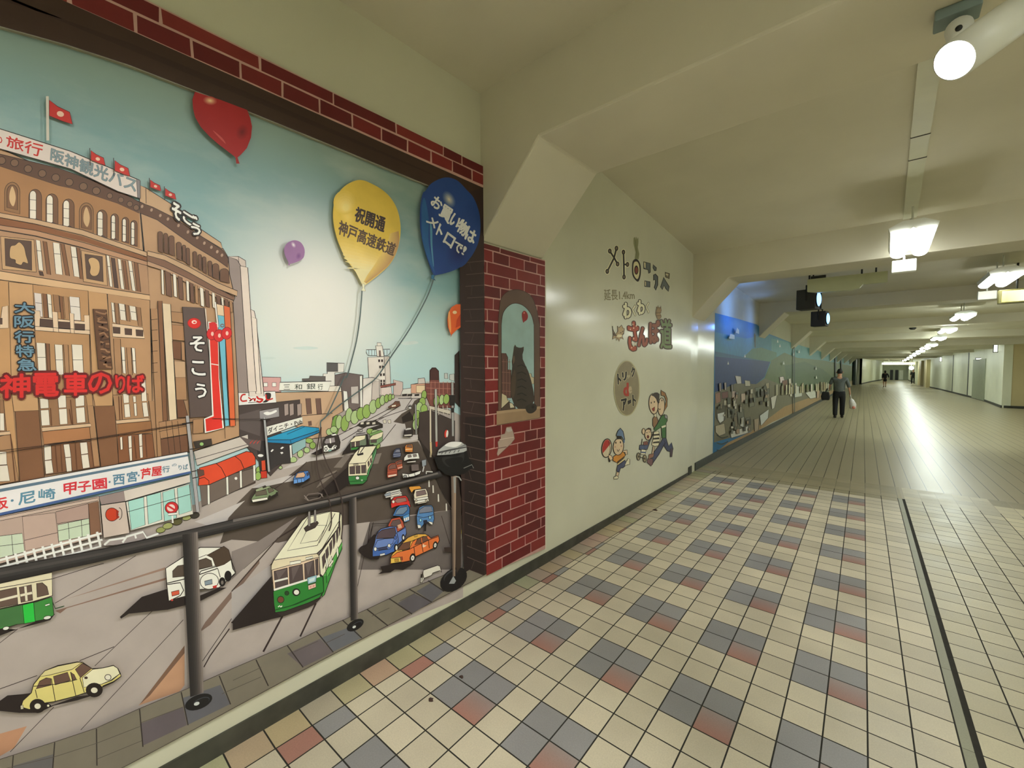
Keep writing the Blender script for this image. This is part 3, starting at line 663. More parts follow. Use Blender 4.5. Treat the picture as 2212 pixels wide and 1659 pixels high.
# --- trees
G1, G2, G3 = (146, 176, 96), (172, 196, 140), (120, 156, 78)
for cx, cy, rx, ry, c in ((885, 470, 34, 90, G3), (915, 440, 28, 60, G2), (965, 450, 34, 70, G1), (1000, 380, 30, 60, G2), (1050, 400, 36, 60, G2), (1100, 370, 36, 56, G1), (1150, 350, 36, 60, G1), (1205, 310, 34, 60, G2), (1250, 280, 26, 46, G1), (1285, 255, 24, 44, G2), (1320, 240, 20, 36, G1), (1350, 230, 18, 30, G1), (1375, 225, 12, 20, G2),
                        (1640, 210, 22, 40, G1), (1625, 270, 28, 40, G1), (1600, 320, 30, 50, G2), (1640, 330, 30, 40, G1), (1580, 400, 34, 60, G1), (1570, 460, 28, 50, G2), (1600, 440, 20, 40, G1), (1745, 260, 24, 50, G1), (1790, 250, 22, 44, G2), (1830, 245, 26, 44, G1),
                        (835, 525, 30, 30, G2), (870, 505, 30, 30, G2), (660, 600, 34, 22, G1), (690, 640, 26, 30, G1), (640, 680, 26, 24, G2), (585, 710, 26, 34, G2), (520, 760, 36, 26, G2), (1180, 520, 30, 26, G1), (1230, 530, 40, 24, G2), (1240, 640, 26, 30, G1),
                        (230, 850, 24, 30, G1), (225, 900, 26, 36, G1), (300, 825, 24, 30, G2), (340, 830, 20, 24, G2), (370, 812, 26, 26, G2), (415, 828, 16, 14, G2)):
    A = Art('painted_tree', mural); A.fill(c, E('g', cx, cy, rx, ry, 6, 14), INK, 1.1); A.build()
for cx, cy, rx, ry, c in ((1370, 1360, 40, 24, (150, 156, 96)), (1430, 1325, 44, 26, (164, 170, 110)), (1510, 1290, 44, 28, (96, 92, 60)), (1590, 1255, 40, 22, (164, 170, 110)), (1660, 1235, 40, 26, (60, 56, 50))): A = Art('painted_bush', mural); A.fill(c, E('c', cx, cy, rx, ry, -12, 14), INK, 1.1); A.build()
# --- shops on the left of the avenue
A = blk('painted_shop', (72, 62, 62), 'g: 55,290 400,270 580,250 590,400 330,480 600,620 330,900 50,560', 1.2); A.fill((92, 82, 82), 'g: 60,380 250,330 240,560 60,500'); A.fill((150, 146, 150), 'g: 235,345 400,315 405,395 240,425', INK, 1.2); A.fill((240, 240, 238), 'g: 270,365 300,352 330,356 375,338 382,352 345,372 300,382', s=True)
for x in (445, 490, 555): A.fill((164, 148, 144), 'g: %d,290 %d,282 %d,375 %d,388' % (x, x+38, x+40, x+4), INK, 1)
A.fill((244, 240, 236), 'g: 48,185 370,178 380,275 55,300', INK, 1.3)
A.fill((226, 226, 220), 'g: 290,480 600,395 605,450 300,560', INK, 1.3); A.fill((48, 44, 46), 'g: 205,600 300,600 300,860 240,880'); A.fill((54, 50, 52), 'g: 300,625 500,630 500,790 400,800 330,850', INK, 1)
A.fill((140, 176, 180), 'g: 510,630 630,570 630,650 520,720', INK, 1)
for p in ('330,690 345,672 358,676 340,696', '412,665 430,650 445,655 425,672', '412,700 430,694 440,704 424,714'): A.fill((238, 238, 236), 'g: '+p)
A.fill((232, 232, 228), 'g: 490,640 510,635 515,745 498,745', INK, 1); A.fill((236, 236, 236), E('g', 245, 726, 24, 12)); A.build()
B_ = Art('lettering', A.o); B_.line((190, 40, 36), 3.2, 'g: 118,205 90,210 76,240 90,262 130,258', True); B_.line((190, 40, 36), 2.4, 'g: 140,230 165,250 150,262 185,240 195,262 200,235', True); B_.line((190, 40, 36), 4, 'g: 250,200 215,210 225,240 262,248 240,270 210,262', True)
B_.fill((48, 42, 42), 'g: 285,195 330,195 330,235 300,270 262,272 290,245', s=True); B_.line((190, 40, 36), 3, 'g: 290,205 300,250 350,240', True); B_.line((60, 50, 50), 1.2, 'g: 140,275 230,270')
B_.text('ダイニチ・Pub', 'g: 305,492 595,412 600,452 312,540', (46, 42, 44), .04); B_.build()
A = Art('painted_awning', mural, 'blue painted awning over the shop front'); A.fill((44, 150, 196), 'g: 300,575 600,475 742,490 745,520 500,595 300,600', INK, 1.3); A.fill((36, 128, 180), 'g: 300,592 500,592 745,512 745,530 505,628 300,615', INK, 1.3); A.lines(INK, 1, 'g: 500,592 505,628', 'g: 470,545 620,480'); A.build()
A = Art('painted_awning', mural, 'red rounded painted awning'); A.fill((88, 74, 68), 'g: 0,870 200,810 200,960 0,1040', INK, 1); A.fill((110, 98, 92), 'c: 1700,960 2170,830 2170,950 1720,1160', INK, 1)
for x in (1775, 1935, 2050, 2165): 
    y = 975-(x-1775)*.42; A.fill((236, 234, 226), 'c: %d,%d %d,%d %d,%d %d,%d' % (x-10, y, x+10, y-6, x+14, y+165-(x-1775)*.1, x-6, y+168-(x-1775)*.1), INK, 1)
A.fill((214, 76, 48), 'c: 1690,980 1700,830 1850,790 2100,690 2150,700 2175,740 2178,800 2080,840 1925,910 1780,975', INK, 1.5); A.lines(INK, 1.4, 'c: 1840,792 1885,830 1925,910', 'c: 2000,730 2050,770 2080,842', 'c: 1690,925 1740,910 1780,940 1780,975'); A.fill((96, 70, 62), 'c: 1680,840 1735,850 1740,890 1690,910', INK, 1); A.fill((240, 238, 230), E('c', 2010, 920, 12, 12)); A.build()
A = blk('painted_wall', (200, 192, 186), 'c: 1650,690 2110,545 2118,650 1680,810', 1.4); A.lines(INK, 1.2, 'c: 1660,760 2118,628'); A.build()
for x in range(2130, 2250, 34): pass
A = Art('painted_awning', mural, 'small striped awning'); A.fill((96, 84, 84), 'g: 60,560 160,590 250,600 240,690 150,650')
for x in (155, 185, 215): A.fill((196, 60, 52), 'g: %d,615 %d,590 %d,600 %d,630' % (x, x+30, x+22, x-2))
A.build()
A = Art('painted_pillar_box', mural, 'small red street box'); A.fill((206, 78, 50), 'g: 250,770 285,765 290,850 255,855', INK, 1); A.fill((192, 56, 40), 'g: 245,860 298,855 300,915 250,920', INK, 1); A.build()
# --- right side of the avenue
A = blk('painted_shop', (66, 56, 54), 'g: 1600,360 1690,340 1900,430 1900,900 1760,790 1700,740 1590,570', 1.2); A.fill((206, 198, 184), 'g: 1680,300 1860,340 1860,375 1685,330', INK, 1); A.fill((54, 44, 42), 'f: 1900,1450 1940,1410 1945,1900 1900,1850')
A.fill((46, 38, 36), 'g: 1590,580 1760,780 1900,880 1990,900 1960,1240 1880,1190 1790,1040'); A.fill((206, 60, 48), E('g', 1826, 540, 16, 36, 6), INK, 1); A.fill((236, 232, 226), E('g', 1836, 540, 9, 30, 6))
for x in (1760, 1800, 1835): A.line((206, 200, 190), 1.4, 'g: %d,300 %d,380' % (x, x+4))
for x, y in ((1680, 960), (1715, 1010), (1760, 1085), (1828, 1165)): A.fill((226, 222, 214), 'g: %d,%d %d,%d %d,%d %d,%d' % (x-5, y-30, x+5, y-30, x+8, y+34, x-4, y+34))
A.fill((196, 186, 178), 'g: 1900,1050 1945,1060 1945,1130 1890,1140', INK, 1); A.fill((166, 56, 46), 'g: 1885,1050 1905,1045 1900,1120 1885,1125'); A.build()
A = Art('painted_poles', mural)
for c, l, w in (((206, 196, 178), 'g: 1692,330 1695,740', 3.4), ((176, 176, 172), 'g: 1738,160 1745,620', 4.2), ((160, 160, 160), 'g: 1880,100 1885,560', 4.4), ((150, 150, 150), 'g: 1565,290 1572,545', 3)): A.line(INK, w+1.4, l); A.line(c, w, l)
A.fill((210, 190, 150), 'g: 1685,615 1705,610 1708,700 1697,745 1688,690', INK, 1); A.fill((196, 56, 48), 'g: 1735,610 1755,605 1752,650 1738,650'); A.fill((40, 36, 36), 'g: 1855,210 1905,210 1900,300 1858,300'); A.fill((40, 36, 36), 'g: 1868,320 1895,320 1895,360 1870,360'); A.build()
# --- grey setback tower behind the department store
A = Art('painted_building', mural, 'grey stepped tower behind the brown store'); GW, LW_ = (150, 136, 134), (224, 210, 202)
A.fill((226, 214, 208), 'b: 2115,1050 2165,1075 2180,1140 2250,1800 2120,1800', INK, 1.3); A.fill((232, 220, 212), 'b: 2130,1120 2185,1140 2215,1659 c: 2225,200 2180,200 2140,-300', INK, 1.2)
A.fill(GW, 'b: 1940,612 2020,615 2050,690 2110,1640 c: 2120,190 2020,190 2000,-100', INK, 1.4); A.fill(LW_, 'b: 2045,690 2110,705 2175,1640 c: 2185,180 2115,180', INK, 1.4); A.fill((206, 192, 186), 'b: 1945,610 2030,610 2090,645 2095,700 2050,690 2020,640', INK, 1.3); A.line(INK, 1, 'b: 2030,612 2035,670'); A.build()
# --- department store
TN, T2, T3, BR, DB, WN, LE = (178, 143, 112), (166, 128, 96), (146, 110, 82), (126, 88, 64), (80, 60, 54), (226, 218, 206), (190, 158, 128)
A = Art('painted_store', mural, 'brown painted department store with arches and tall windows')
A.fill(TN, 'p: -330,270 0,322 150,388 300,436 322,700 345,985 0,1065 -330,1140', INK, 1.6)
A.fill(TN, 'b: 1190,150 1450,240 1700,420 1900,545 1945,620 1955,760 2000,960 1985,1000 2030,1800 c: 2040,560 1640,690 1300,760 b: 1290,1200', INK, 1.6)
A.fill((190, 158, 128), 'b: 1190,5 1240,25 1460,165 1485,285 1190,145', INK, 1.4); A.fill((190, 158, 128), 'b: 1700,372 1880,492 1895,548 1700,432', INK, 1.4); A.line(INK, 1.2, 'b: 1242,30 1245,160')
CO = (92, 66, 54)
A.fill(CO, 'a: -1300,1180 0,1320 500,1440 1000,1620 b: 1190,150 1185,245 1000,160 620,35 a: 500,1590 0,1425 -1300,1260', INK, 1.3); A.fill(CO, 'b: 1190,150 1300,190 1480,280 1700,430 1900,560 1945,630 1940,705 1850,640 1650,520 1480,400 1340,300 1190,240', INK, 1.3)
for x, y in ((15, 1375), (125, 1395), (240, 1445), (360, 1485), (475, 1520), (590, 1560), (710, 1595), (820, 1632)): A.fill((118, 90, 72), E('a', x, y, 34, 32), INK, 1.3)
for x, y in ((935, 95), (1030, 130), (1105, 165), (1160, 195)): A.fill((118, 90, 72), E('b', x, y, 24, 24), INK, 1.1)
for x, y in ((1210, 185), (1290, 215), (1365, 262), (1430, 292), (1520, 347), (1600, 402), (1680, 450), (1740, 497), (1800, 532), (1850, 570), (1890, 600)): A.fill((168, 140, 122), E('b', x, y, 11, 15, 20, 10))
A.fill((160, 118, 82), 'a: -1300,1260 0,1425 500,1590 b: 620,35 1000,160 1185,245 1190,540 700,380 300,290 0,240 -1300,120')
def arch(cx, y0, y1, w, c, o=INK, k=.5): 
    h = w*k*1.25; cr = 'b'
    pts = E(cr, cx, y0+h, w/2, h, 0, 10, 180, 360)+P('b: %f,%f %f,%f' % (cx+w/2, y1+w*.12, cx-w/2, y1-w*.12)); A.fill(c, pts, o, 1.1)
for cx, y0, y1, w in ((105, -20, 235, 130), (735, 155, 405, 120)):
    arch(cx, y0, y1, w, (140, 104, 74)); arch(cx, y0+24, y1-30, w*.7, (122, 88, 64)); A.fill((200, 168, 130), 'b: %d,%d %d,%d %d,%d %d,%d %d,%d %d,%d' % (cx, y0+35, cx+24, y0+90, cx+28, y0+150, cx+8, y0+205, cx-22, y0+160, cx-22, y0+90), s=True)
for cx, y0, y1, w in ((300, 40, 305, 110), (442, 78, 335, 105), (582, 122, 365, 100), (868, 215, 445, 88), (976, 248, 470, 66), (1068, 278, 492, 60), (1140, 305, 520, 56)):
    arch(cx, y0, y1, w, (112, 80, 60)); arch(cx-w*.17, y0+12, y1-8, w*.5, WN)
    for k in (.33, .66): A.line(INK, 1, 'b: %f,%f %f,%f' % (cx-w*.42, y0+(y1-y0)*k, cx+w*.08, y0+(y1-y0)*k+5))
    A.fill(DB, 'b: %f,%f %f,%f %f,%f' % (cx+w*.1, y1-20, cx+w*.45, y1+8, cx-w*.2, y1-2))
A.fill(LE, 'b: -1300,120 0,240 300,295 700,385 1250,575 1250,615 700,430 300,335 0,280 -1300,170', INK, 1.3); A.fill((130, 84, 56), 'b: -1300,170 0,285 300,340 700,440 1250,620 1250,650 700,480 300,385 0,345'); A.fill((176, 136, 108), 'b: -1300,240 0,345 300,390 700,490 1255,655 1255,700 700,535 300,435 0,385 -1300,290', INK, 1.2)
A.fill((170, 134, 106), 'b: -1300,290 0,390 300,440 700,540 1255,690 1270,940 700,850 300,790 0,745 -1300,640', INK, 1.2)
def orn(pts, inner, a):
    A.fill((190, 154, 118), pts, INK, 1.4); A.fill((86, 66, 58), inner, INK, 1); A.fill((196, 162, 120), a, INK, .9, s=True)
orn('b: 5,440 290,470 310,745 20,720', 'b: 40,458 268,482 272,730 48,690', 'b: 165,490 205,530 222,600 240,670 200,660 180,685 135,668 130,640 85,620 90,530 130,515')
orn('b: 690,560 900,600 915,860 710,825', 'b: 722,590 872,612 880,828 738,800', 'b: 790,620 840,650 850,720 830,770 790,778 765,750 770,700 752,640')
for x0, y0, x1, y1, w, c in ((305, 470, 330, 725, 46, WN), (365, 480, 400, 760, 40, BR), (450, 492, 475, 760, 68, WN), (515, 500, 560, 770, 40, BR), (600, 525, 630, 780, 56, WN), (650, 535, 680, 800, 36, BR), (905, 600, 935, 865, 30, WN), (945, 620, 975, 875, 38, DB), (1000, 630, 1030, 885, 34, WN), (1040, 640, 1070, 890, 34, BR), (1090, 645, 1125, 900, 36, WN), (1140, 660, 1165, 905, 40, BR), (330, 735, 340, 770, 40, DB)):
    A.fill(c, 'b: %d,%d %d,%d %d,%d %d,%d' % (x0, y0, x0+w*.84, y0+8, x1+w*.86, y1+8, x1, y1), INK, 1.1)
    if c == WN: A.line(INK, 1, 'b: %f,%f %f,%f' % (x0+10, y0+(y1-y0)*.36, x0+w+2, y0+(y1-y0)*.36+4))
A.fill((206, 172, 136), 'b: -1300,640 0,735 300,785 700,850 1275,940 1275,985 700,905 300,850 0,810 -1300,730', INK, 1.4)
A.fill((190, 148, 106), 'b: -1300,730 0,815 70,822 100,1600 c: 100,200 160,900 -1300,1060'); A.fill((194, 154, 114), 'b: 75,830 280,850 310,1600 c: 330,340 120,350 100,200', INK, 1.1); A.fill((178, 138, 100), 'b: 280,850 750,905 770,1600 c: 790,300 350,320 320,200', INK, 1.1); A.fill((188, 148, 108), 'b: 750,905 910,930 960,1580 c: 960,300 810,305 790,200', INK, 1.1); A.fill((178, 140, 106), 'b: 915,930 1275,985 1290,1640 c: 1310,760 1000,760 960,200', INK, 1.1)
# middle windows behind the balcony
for x0, y0, w, y1, c in ((290, 920, 62, 1120, (216, 206, 204)), (362, 925, 36, 1130, BR), (400, 930, 34, 1130, WN), (450, 935, 50, 1080, T3), (505, 945, 28, 1140, BR), (540, 950, 40, 1140, T2), (590, 952, 85, 1150, (222, 214, 208)), (945, 1000, 24, 1170, WN), (975, 1005, 30, 1190, T3), (1010, 1010, 50, 1150, WN), (1065, 1020, 28, 1160, T3), (1100, 1030, 52, 1150, WN), (1160, 1040, 36, 1200, T3)):
    A.fill(c, 'b: %d,%d %d,%d %d,%d %d,%d' % (x0, y0, x0+w, y0+8, x0+w+14, y1+6, x0+16, y1), INK, 1)
    if c[0] > 210: A.line(INK, .9, 'b: %d,%d %d,%d' % (x0+12, y0+(y1-y0)*.42, x0+w+8, y0+(y1-y0)*.42+8))
A.fill((222, 196, 170), 'b: 290,1070 340,1075 345,1130 720,1165 715,1110 760,1112 765,1275 300,1240', INK, 1.1); A.fill(DB, 'b: 340,1140 450,1150 455,1218 338,1208', INK, 1); A.fill(DB, 'b: 498,1165 600,1172 604,1232 500,1225', INK, 1); A.fill(DB, 'b: 635,1182 722,1188 722,1240 638,1236', INK, 1); A.fill((222, 196, 170), 'b: 445,1082 490,1085 500,1255 455,1250', INK, 1); A.fill((222, 196, 170), 'b: 592,1092 630,1100 632,1265 600,1262', INK, 1); A.line(INK, 1, 'b: 300,1205 765,1240')
A.fill((222, 196, 170), 'b: 955,1180 1215,1215 1230,1310 960,1295', INK, 1.1)
for x in (960, 1060, 1155): A.fill(DB, 'b: %d,%d %d,%d %d,%d %d,%d' % (x, 1210+(x-960)*.12, x+62, 1216+(x-960)*.12, x+62, 1268+(x-960)*.12, x+4, 1264+(x-960)*.12), INK, 1)
A.fill((222, 196, 170), 'b: 0,1200 20,1040 70,1030 75,1220 0,1225', INK, 1); A.fill(DB, 'b: 0,1135 22,1135 22,1190 0,1190')
for x0, y0, w, y1, c in ((310, 1345, 74, 1595, WN), (390, 1350, 30, 1600, BR), (465, 1360, 66, 1620, WN), (540, 1360, 40, 1620, T2), (610, 1360, 90, 1620, WN), (1030, 1380, 30, 1610, WN), (1075, 1385, 40, 1620, T2), (1120, 1388, 28, 1610, WN), (965, 1310, 60, 1630, T2)):
    A.fill(c, 'b: %d,%d %d,%d %d,%d %d,%d' % (x0, y0, x0+w, y0+4, x0+w+12, y1, x0+16, y1-8), INK, 1.1)
    if c == WN: A.line(INK, 1, 'b: %d,%d %d,%d' % (x0+6, y0+(y1-y0)*.5, x0+w+6, y0+(y1-y0)*.5))
# lower storeys (crop c)
for pts, c in (('c: 130,350 330,340 380,920 170,950', BR), ('c: 800,305 975,300 1010,800 860,830', BR), ('c: 0,250 30,250 60,560 0,560', T3), ('c: 330,240 730,220 770,450 360,485', T3), ('c: 360,520 775,480 790,580 375,630', (168, 118, 82)), ('c: 375,630 790,600 850,820 385,890', BR), ('c: 960,210 1260,200 1270,410 990,430', T2), ('c: 1000,450 1290,430 1300,530 1000,560', (150, 106, 72)), ('c: 1000,550 1310,540 1320,740 1010,790', (128, 84, 58)), ('c: 740,300 795,300 850,810 800,815', T2), ('c: 1265,260 1330,260 1375,730 1320,745', T2), ('c: -600,600 0,560 90,540 160,940 -600,1080', T2)): A.fill(c, pts, INK, 1.1)
for pts in ('c: 340,240 410,235 415,320 345,325', 'c: 345,340 415,335 425,465 355,470', 'c: 490,215 560,212 565,315 500,320', 'c: 500,330 568,325 575,455 510,460', 'c: 640,215 715,212 718,300 645,308', 'c: 645,320 718,312 728,440 655,448', 'c: 1045,200 1095,198 1098,275 1052,280', 'c: 1055,290 1100,285 1110,395 1062,400', 'c: 1130,220 1155,220 1158,270 1135,272', 'c: 1137,282 1160,280 1166,385 1145,388', 'c: 1200,75 1235,60 1250,260 1205,262', 'c: 1208,275 1250,272 1265,390 1222,395', 'c: 375,640 435,632 440,755 380,765', 'c: 380,770 440,762 455,870 390,880', 'c: 540,630 590,625 605,735 555,740', 'c: 555,745 605,740 612,855 568,862', 'c: 680,615 740,610 750,705 690,715', 'c: 690,720 750,712 765,825 705,835', 'c: 1090,560 1118,555 1122,655 1095,660', 'c: 1095,665 1122,660 1125,765 1105,770', 'c: 1180,545 1208,540 1212,640 1185,645', 'c: 1185,650 1212,645 1216,740 1192,745', 'c: 0,365 35,365 40,510 0,510', 'c: -100,690 55,690 60,800 -100,810', 'c: -100,815 65,805 85,940 -100,950', 'c: 1020,570 1040,565 1045,670 1025,675'): A.fill(WN, pts, INK, 1)
for pts in ('c: 355,485 770,450 775,478 360,520', 'c: 985,425 1265,402 1268,430 990,455', 'c: -300,555 85,515 90,545 -300,585'): A.fill((206, 176, 146), pts, INK, 1.1)
for x0, y0, x1, y1 in ((430, 320, 440, 470), (600, 250, 620, 460), (470, 640, 490, 865), (515, 630, 530, 860), (640, 620, 655, 850), (770, 610, 800, 830), (1010, 220, 1020, 420), (1030, 215, 1040, 420), (1140, 560, 1160, 750), (1235, 545, 1250, 740), (590, 330, 610, 455), (90, 540, 130, 940)): A.line((96, 62, 44), 2.2, 'c: %d,%d %d,%d' % (x0, y0, x1, y1))
# right face details
for x0, y0, w, y1 in ((1342, 400, 40, 575), (1392, 415, 34, 585), (1435, 435, 46, 600), (1500, 490, 42, 640), (1550, 515, 30, 655), (1582, 540, 30, 680), (1640, 570, 32, 700), (1684, 595, 30, 725), (1722, 615, 30, 750), (1768, 650, 34, 775), (1806, 672, 56, 800), (1868, 715, 80, 830)):
    A.fill((106, 76, 60), E('b', x0+w/2, y0+w*.45, w/2, w*.45, 15, 8, 180, 360)+P('b: %d,%d %d,%d' % (x0+w+4, y1+10, x0+4, y1-8)), INK, 1)
A.fill(LE, 'b: 1255,565 1400,600 1600,695 1850,835 2020,905 2015,950 1850,885 1600,745 1400,645 1255,605', INK, 1.3); A.fill((122, 90, 74), 'b: 1255,605 1400,645 1600,745 1850,885 1990,955 1985,985 1850,930 1600,800 1400,705 1255,650', INK, 1.1); A.fill((176, 142, 116), 'b: 1255,650 1400,705 1600,800 1850,930 1985,988 1980,1010 1850,965 1600,845 1400,735 1255,690', INK, 1.1)
for x0, y0, w, y1, c in ((1370, 720, 26, 930, WN), (1402, 730, 60, 940, (110, 80, 66)), (1470, 755, 36, 950, WN), (1512, 775, 48, 970, (110, 80, 66)), (1582, 815, 30, 985, WN), (1612, 830, 40, 1000, (110, 80, 66)), (1655, 850, 34, 1005, T2), (1698, 870, 40, 1030, WN), (1742, 890, 40, 1035, (110, 80, 66)), (1802, 915, 30, 1045, WN), (1838, 935, 44, 1040, (110, 80, 66)), (1880, 955, 26, 1040, WN), (1908, 965, 40, 1060, (110, 80, 66)), (1950, 985, 30, 1080, T2)): A.fill(c, 'b: %d,%d %d,%d %d,%d %d,%d' % (x0, y0, x0+w*.8, y0+w*.4, x0+w, y1+w*.3, x0+w*.25, y1), INK, 1)
A.fill((224, 204, 176), 'b: 1380,1010 1450,1018 c: 1505,420 1440,428', INK, 1.2)
for i, (x0, y0, x1, y1, c) in enumerate(((1280, 1055, 1340, 1640, T2), (1340, 990, 1378, 1640, BR))): A.fill(c, 'b: %d,%d %d,%d c: %d,%d %d,%d' % (x0, y0, x1, y0, x1+60, 740, x0+60, 750), INK, 1.1)
for y in (1150, 1240, 1330, 1420, 1520, 1600): A.line(INK, 1, 'b: 1285,%d 1340,%d' % (y, y-5))
for pts, c in (('b: 1455,1080 1555,1090 1560,1180 1460,1165', T2), ('b: 1460,1190 1565,1200 1570,1330 1465,1320', (166, 124, 92)), ('b: 1465,1330 1540,1340 1540,1490 1475,1480', (112, 76, 56)), ('b: 1540,1340 1570,1345 1575,1500 1545,1490', T2), ('b: 1480,1500 1575,1505 1580,1640 1490,1640', LE), ('c: 1490,60 1580,60 1590,250 1500,250', T2), ('c: 1500,250 1560,250 1600,400 1510,400', (112, 76, 56)), ('c: 1350,440 1600,400 1600,540 1365,580', T2), ('c: 1365,585 1600,545 1600,690 1375,735', (112, 78, 60)), ('c: 1640,420 1730,410 1730,530 1640,540', T2)): A.fill(c, pts, INK, 1.1)
for x in (1440, 1490, 1540): A.line(INK, 1, 'c: %d,430 %d,710' % (x-30, x))
A.line(INK, 1, 'c: 1350,520 1600,470'); A.line(INK, 1, 'c: 1910,480 1915,580')
A.build(); STORE = A.o
# signs of the store
A = Art('roof_sign', STORE); A.fill((216, 204, 200), 'a: -1300,960 0,1110 600,1300 1185,1545 b: 1180,118 1000,60 a: 600,1450 0,1280 -1300,1120', INK, 1.8); A.fill((128, 124, 130), 'a: 1160,1535 1192,1548 b: 1192,120 1170,112', INK, 1)
A.text('の', 'a: -40,1160 20,1180 20,1240 -40,1225', (186, 48, 46), .05); A.text('旅行', 'a: 50,1165 372,1245 345,1352 60,1262', (186, 48, 46), .05, (240, 220, 214), .02); A.text('阪神観光バス', 'a: 438,1272 1170,1535 1150,1650 430,1372', (124, 142, 150), .05, (84, 92, 100), .02); A.build()
A = Art('roof_lettering', STORE)
for s, q in (('そ', 'b: 1462,140 1535,190 1535,315 1470,270'), ('ご', 'b: 1550,205 1680,285 1650,370 1560,310'), ('う', 'b: 1625,320 1705,355 1700,440 1630,420')): A.text(s, q, (238, 236, 230), .09, (40, 32, 30), .14)
A.build()
A = Art('vertical_lettering', STORE, 'blue vertical lettering with black edges')
for s, q in (('大', 'b: 128,1000 292,1015 292,1095 125,1090'), ('阪', 'b: 125,1118 290,1122 288,1215 125,1212'), ('行', 'b: 125,1245 285,1250 285,1345 130,1342'), ('特', 'b: 135,1365 285,1372 288,1465 140,1462'), ('急', 'b: 150,1482 305,1490 310,1582 155,1582')): A.text(s, q, (104, 140, 164), .06, (36, 34, 38), .13)
A.build()
A = Art('carved_sign', STORE, 'dark carved vertical sign'); A.fill((96, 66, 48), 'b: 790,1058 905,1065 955,1572 835,1570', INK, 1.2)
rr = random.Random(3)
for k in range(15):
    y = 1080+k*32; x = 805+k*3
    A.line((70, 48, 38) if k % 2 else (150, 112, 84), 3.2, smooth(P('b: %d,%d %d,%d %d,%d %d,%d' % (x+rr.randint(0, 30), y, x+60, y+rr.randint(-20, 20), x+rr.randint(20, 90), y+20, x+100, y+rr.randint(0, 40))), False))
A.build()
A = Art('red_lettering', STORE, 'large red lettering with dark edges')
for s, q in (('阪', 'c: -270,60 -20,40 -20,240 -270,250'), ('神', 'c: 5,45 255,28 255,225 5,232'), ('電', 'c: 285,28 498,26 495,215 290,222'), ('車', 'c: 545,28 738,26 735,210 550,212'), ('の', 'c: 755,20 950,25 945,195 750,195'), ('り', 'c: 975,45 1065,40 1060,190 1000,190'), ('ば', 'c: 1078,42 1222,42 1222,185 1085,190')): A.text(s, q, (206, 46, 46), .07, (98, 28, 30), .12)
A.build()
A = Art('hanging_sign', STORE, 'dark vertical sign with white lettering'); A.fill((90, 76, 74), 'b: 1550,1040 1735,1050 c: 1822,390 1615,402', INK, 1.4); A.line((222, 210, 200), 2, 'b: 1745,1055 c: 1828,388'); A.fill((206, 44, 40), E('b', 1650, 1180, 56, 44, 5), (150, 30, 30), 1.2); A.fill((240, 214, 206), E('b', 1650, 1170, 22, 16), s=False); A.fill((206, 44, 40), E('b', 1652, 1172, 12, 7))
for s, q in (('そ', 'b: 1618,1290 1735,1295 1735,1420 1615,1415'), ('こ', 'b: 1625,1500 1740,1505 1745,1625 1632,1615'), ('う', 'c: 1655,112 1750,118 1755,235 1665,230')): A.text(s, q, (244, 244, 240), .06, (44, 36, 38), .1)
A.build()
A = Art('banner', STORE, 'red, blue and orange banners')
A.fill((226, 200, 170), 'b: 1838,1015 1900,1030 1910,1120 1840,1110', INK, 1); A.fill((240, 236, 230), 'b: 1765,1165 1855,1180 1865,1640 c: 1905,490 1740,535 1730,410 1800,380', INK, 1.2); A.fill((214, 52, 44), 'b: 1775,1175 1848,1185 1858,1640 c: 1890,490 1752,520 1745,415 1815,390'); A.fill((112, 184, 208), 'b: 1845,1110 1908,1122 1925,1640 c: 1948,468 1912,476 1880,-20', INK, 1.2); A.fill((214, 104, 64), 'b: 1900,1028 1955,1046 1985,1640 c: 2000,470 1955,475 1930,-20', INK, 1.2); A.line((230, 226, 222), 3, 'b: 1828,1000 1852,1215'); A.line(INK, 1, 'b: 1836,1000 1860,1215'); A.line((240, 226, 220), 2, 'b: 1795,1525 1855,1535')
for x, y in ((1800, 1270), (1860, 1285), (1925, 1265)): A.fill((206, 44, 48), E('b', x, y, 44, 52, 10), (130, 26, 28), 1.2); A.fill((238, 190, 180), E('b', x+4, y, 12, 18))
A.fill((206, 44, 48), 'b: 1780,1180 1830,1175 1840,1230 1785,1235', s=True); A.line((120, 90, 90), 2, E('b', 1888, 1200, 14, 12)); A.build()
A = Art('bus_stop_sign', STORE, 'long white sign band with red and blue lettering'); A.fill((230, 228, 232), 'c: -1300,1240 0,975 1590,690 1622,868 0,1225 -1300,1510', INK, 1.6); A.fill((92, 116, 138), 'c: -1300,1265 0,1005 1600,712 1602,728 0,1032 -1300,1295'); A.fill((70, 96, 150), 'c: -1300,1490 0,1208 1620,855 1624,872 0,1232 -1300,1520')
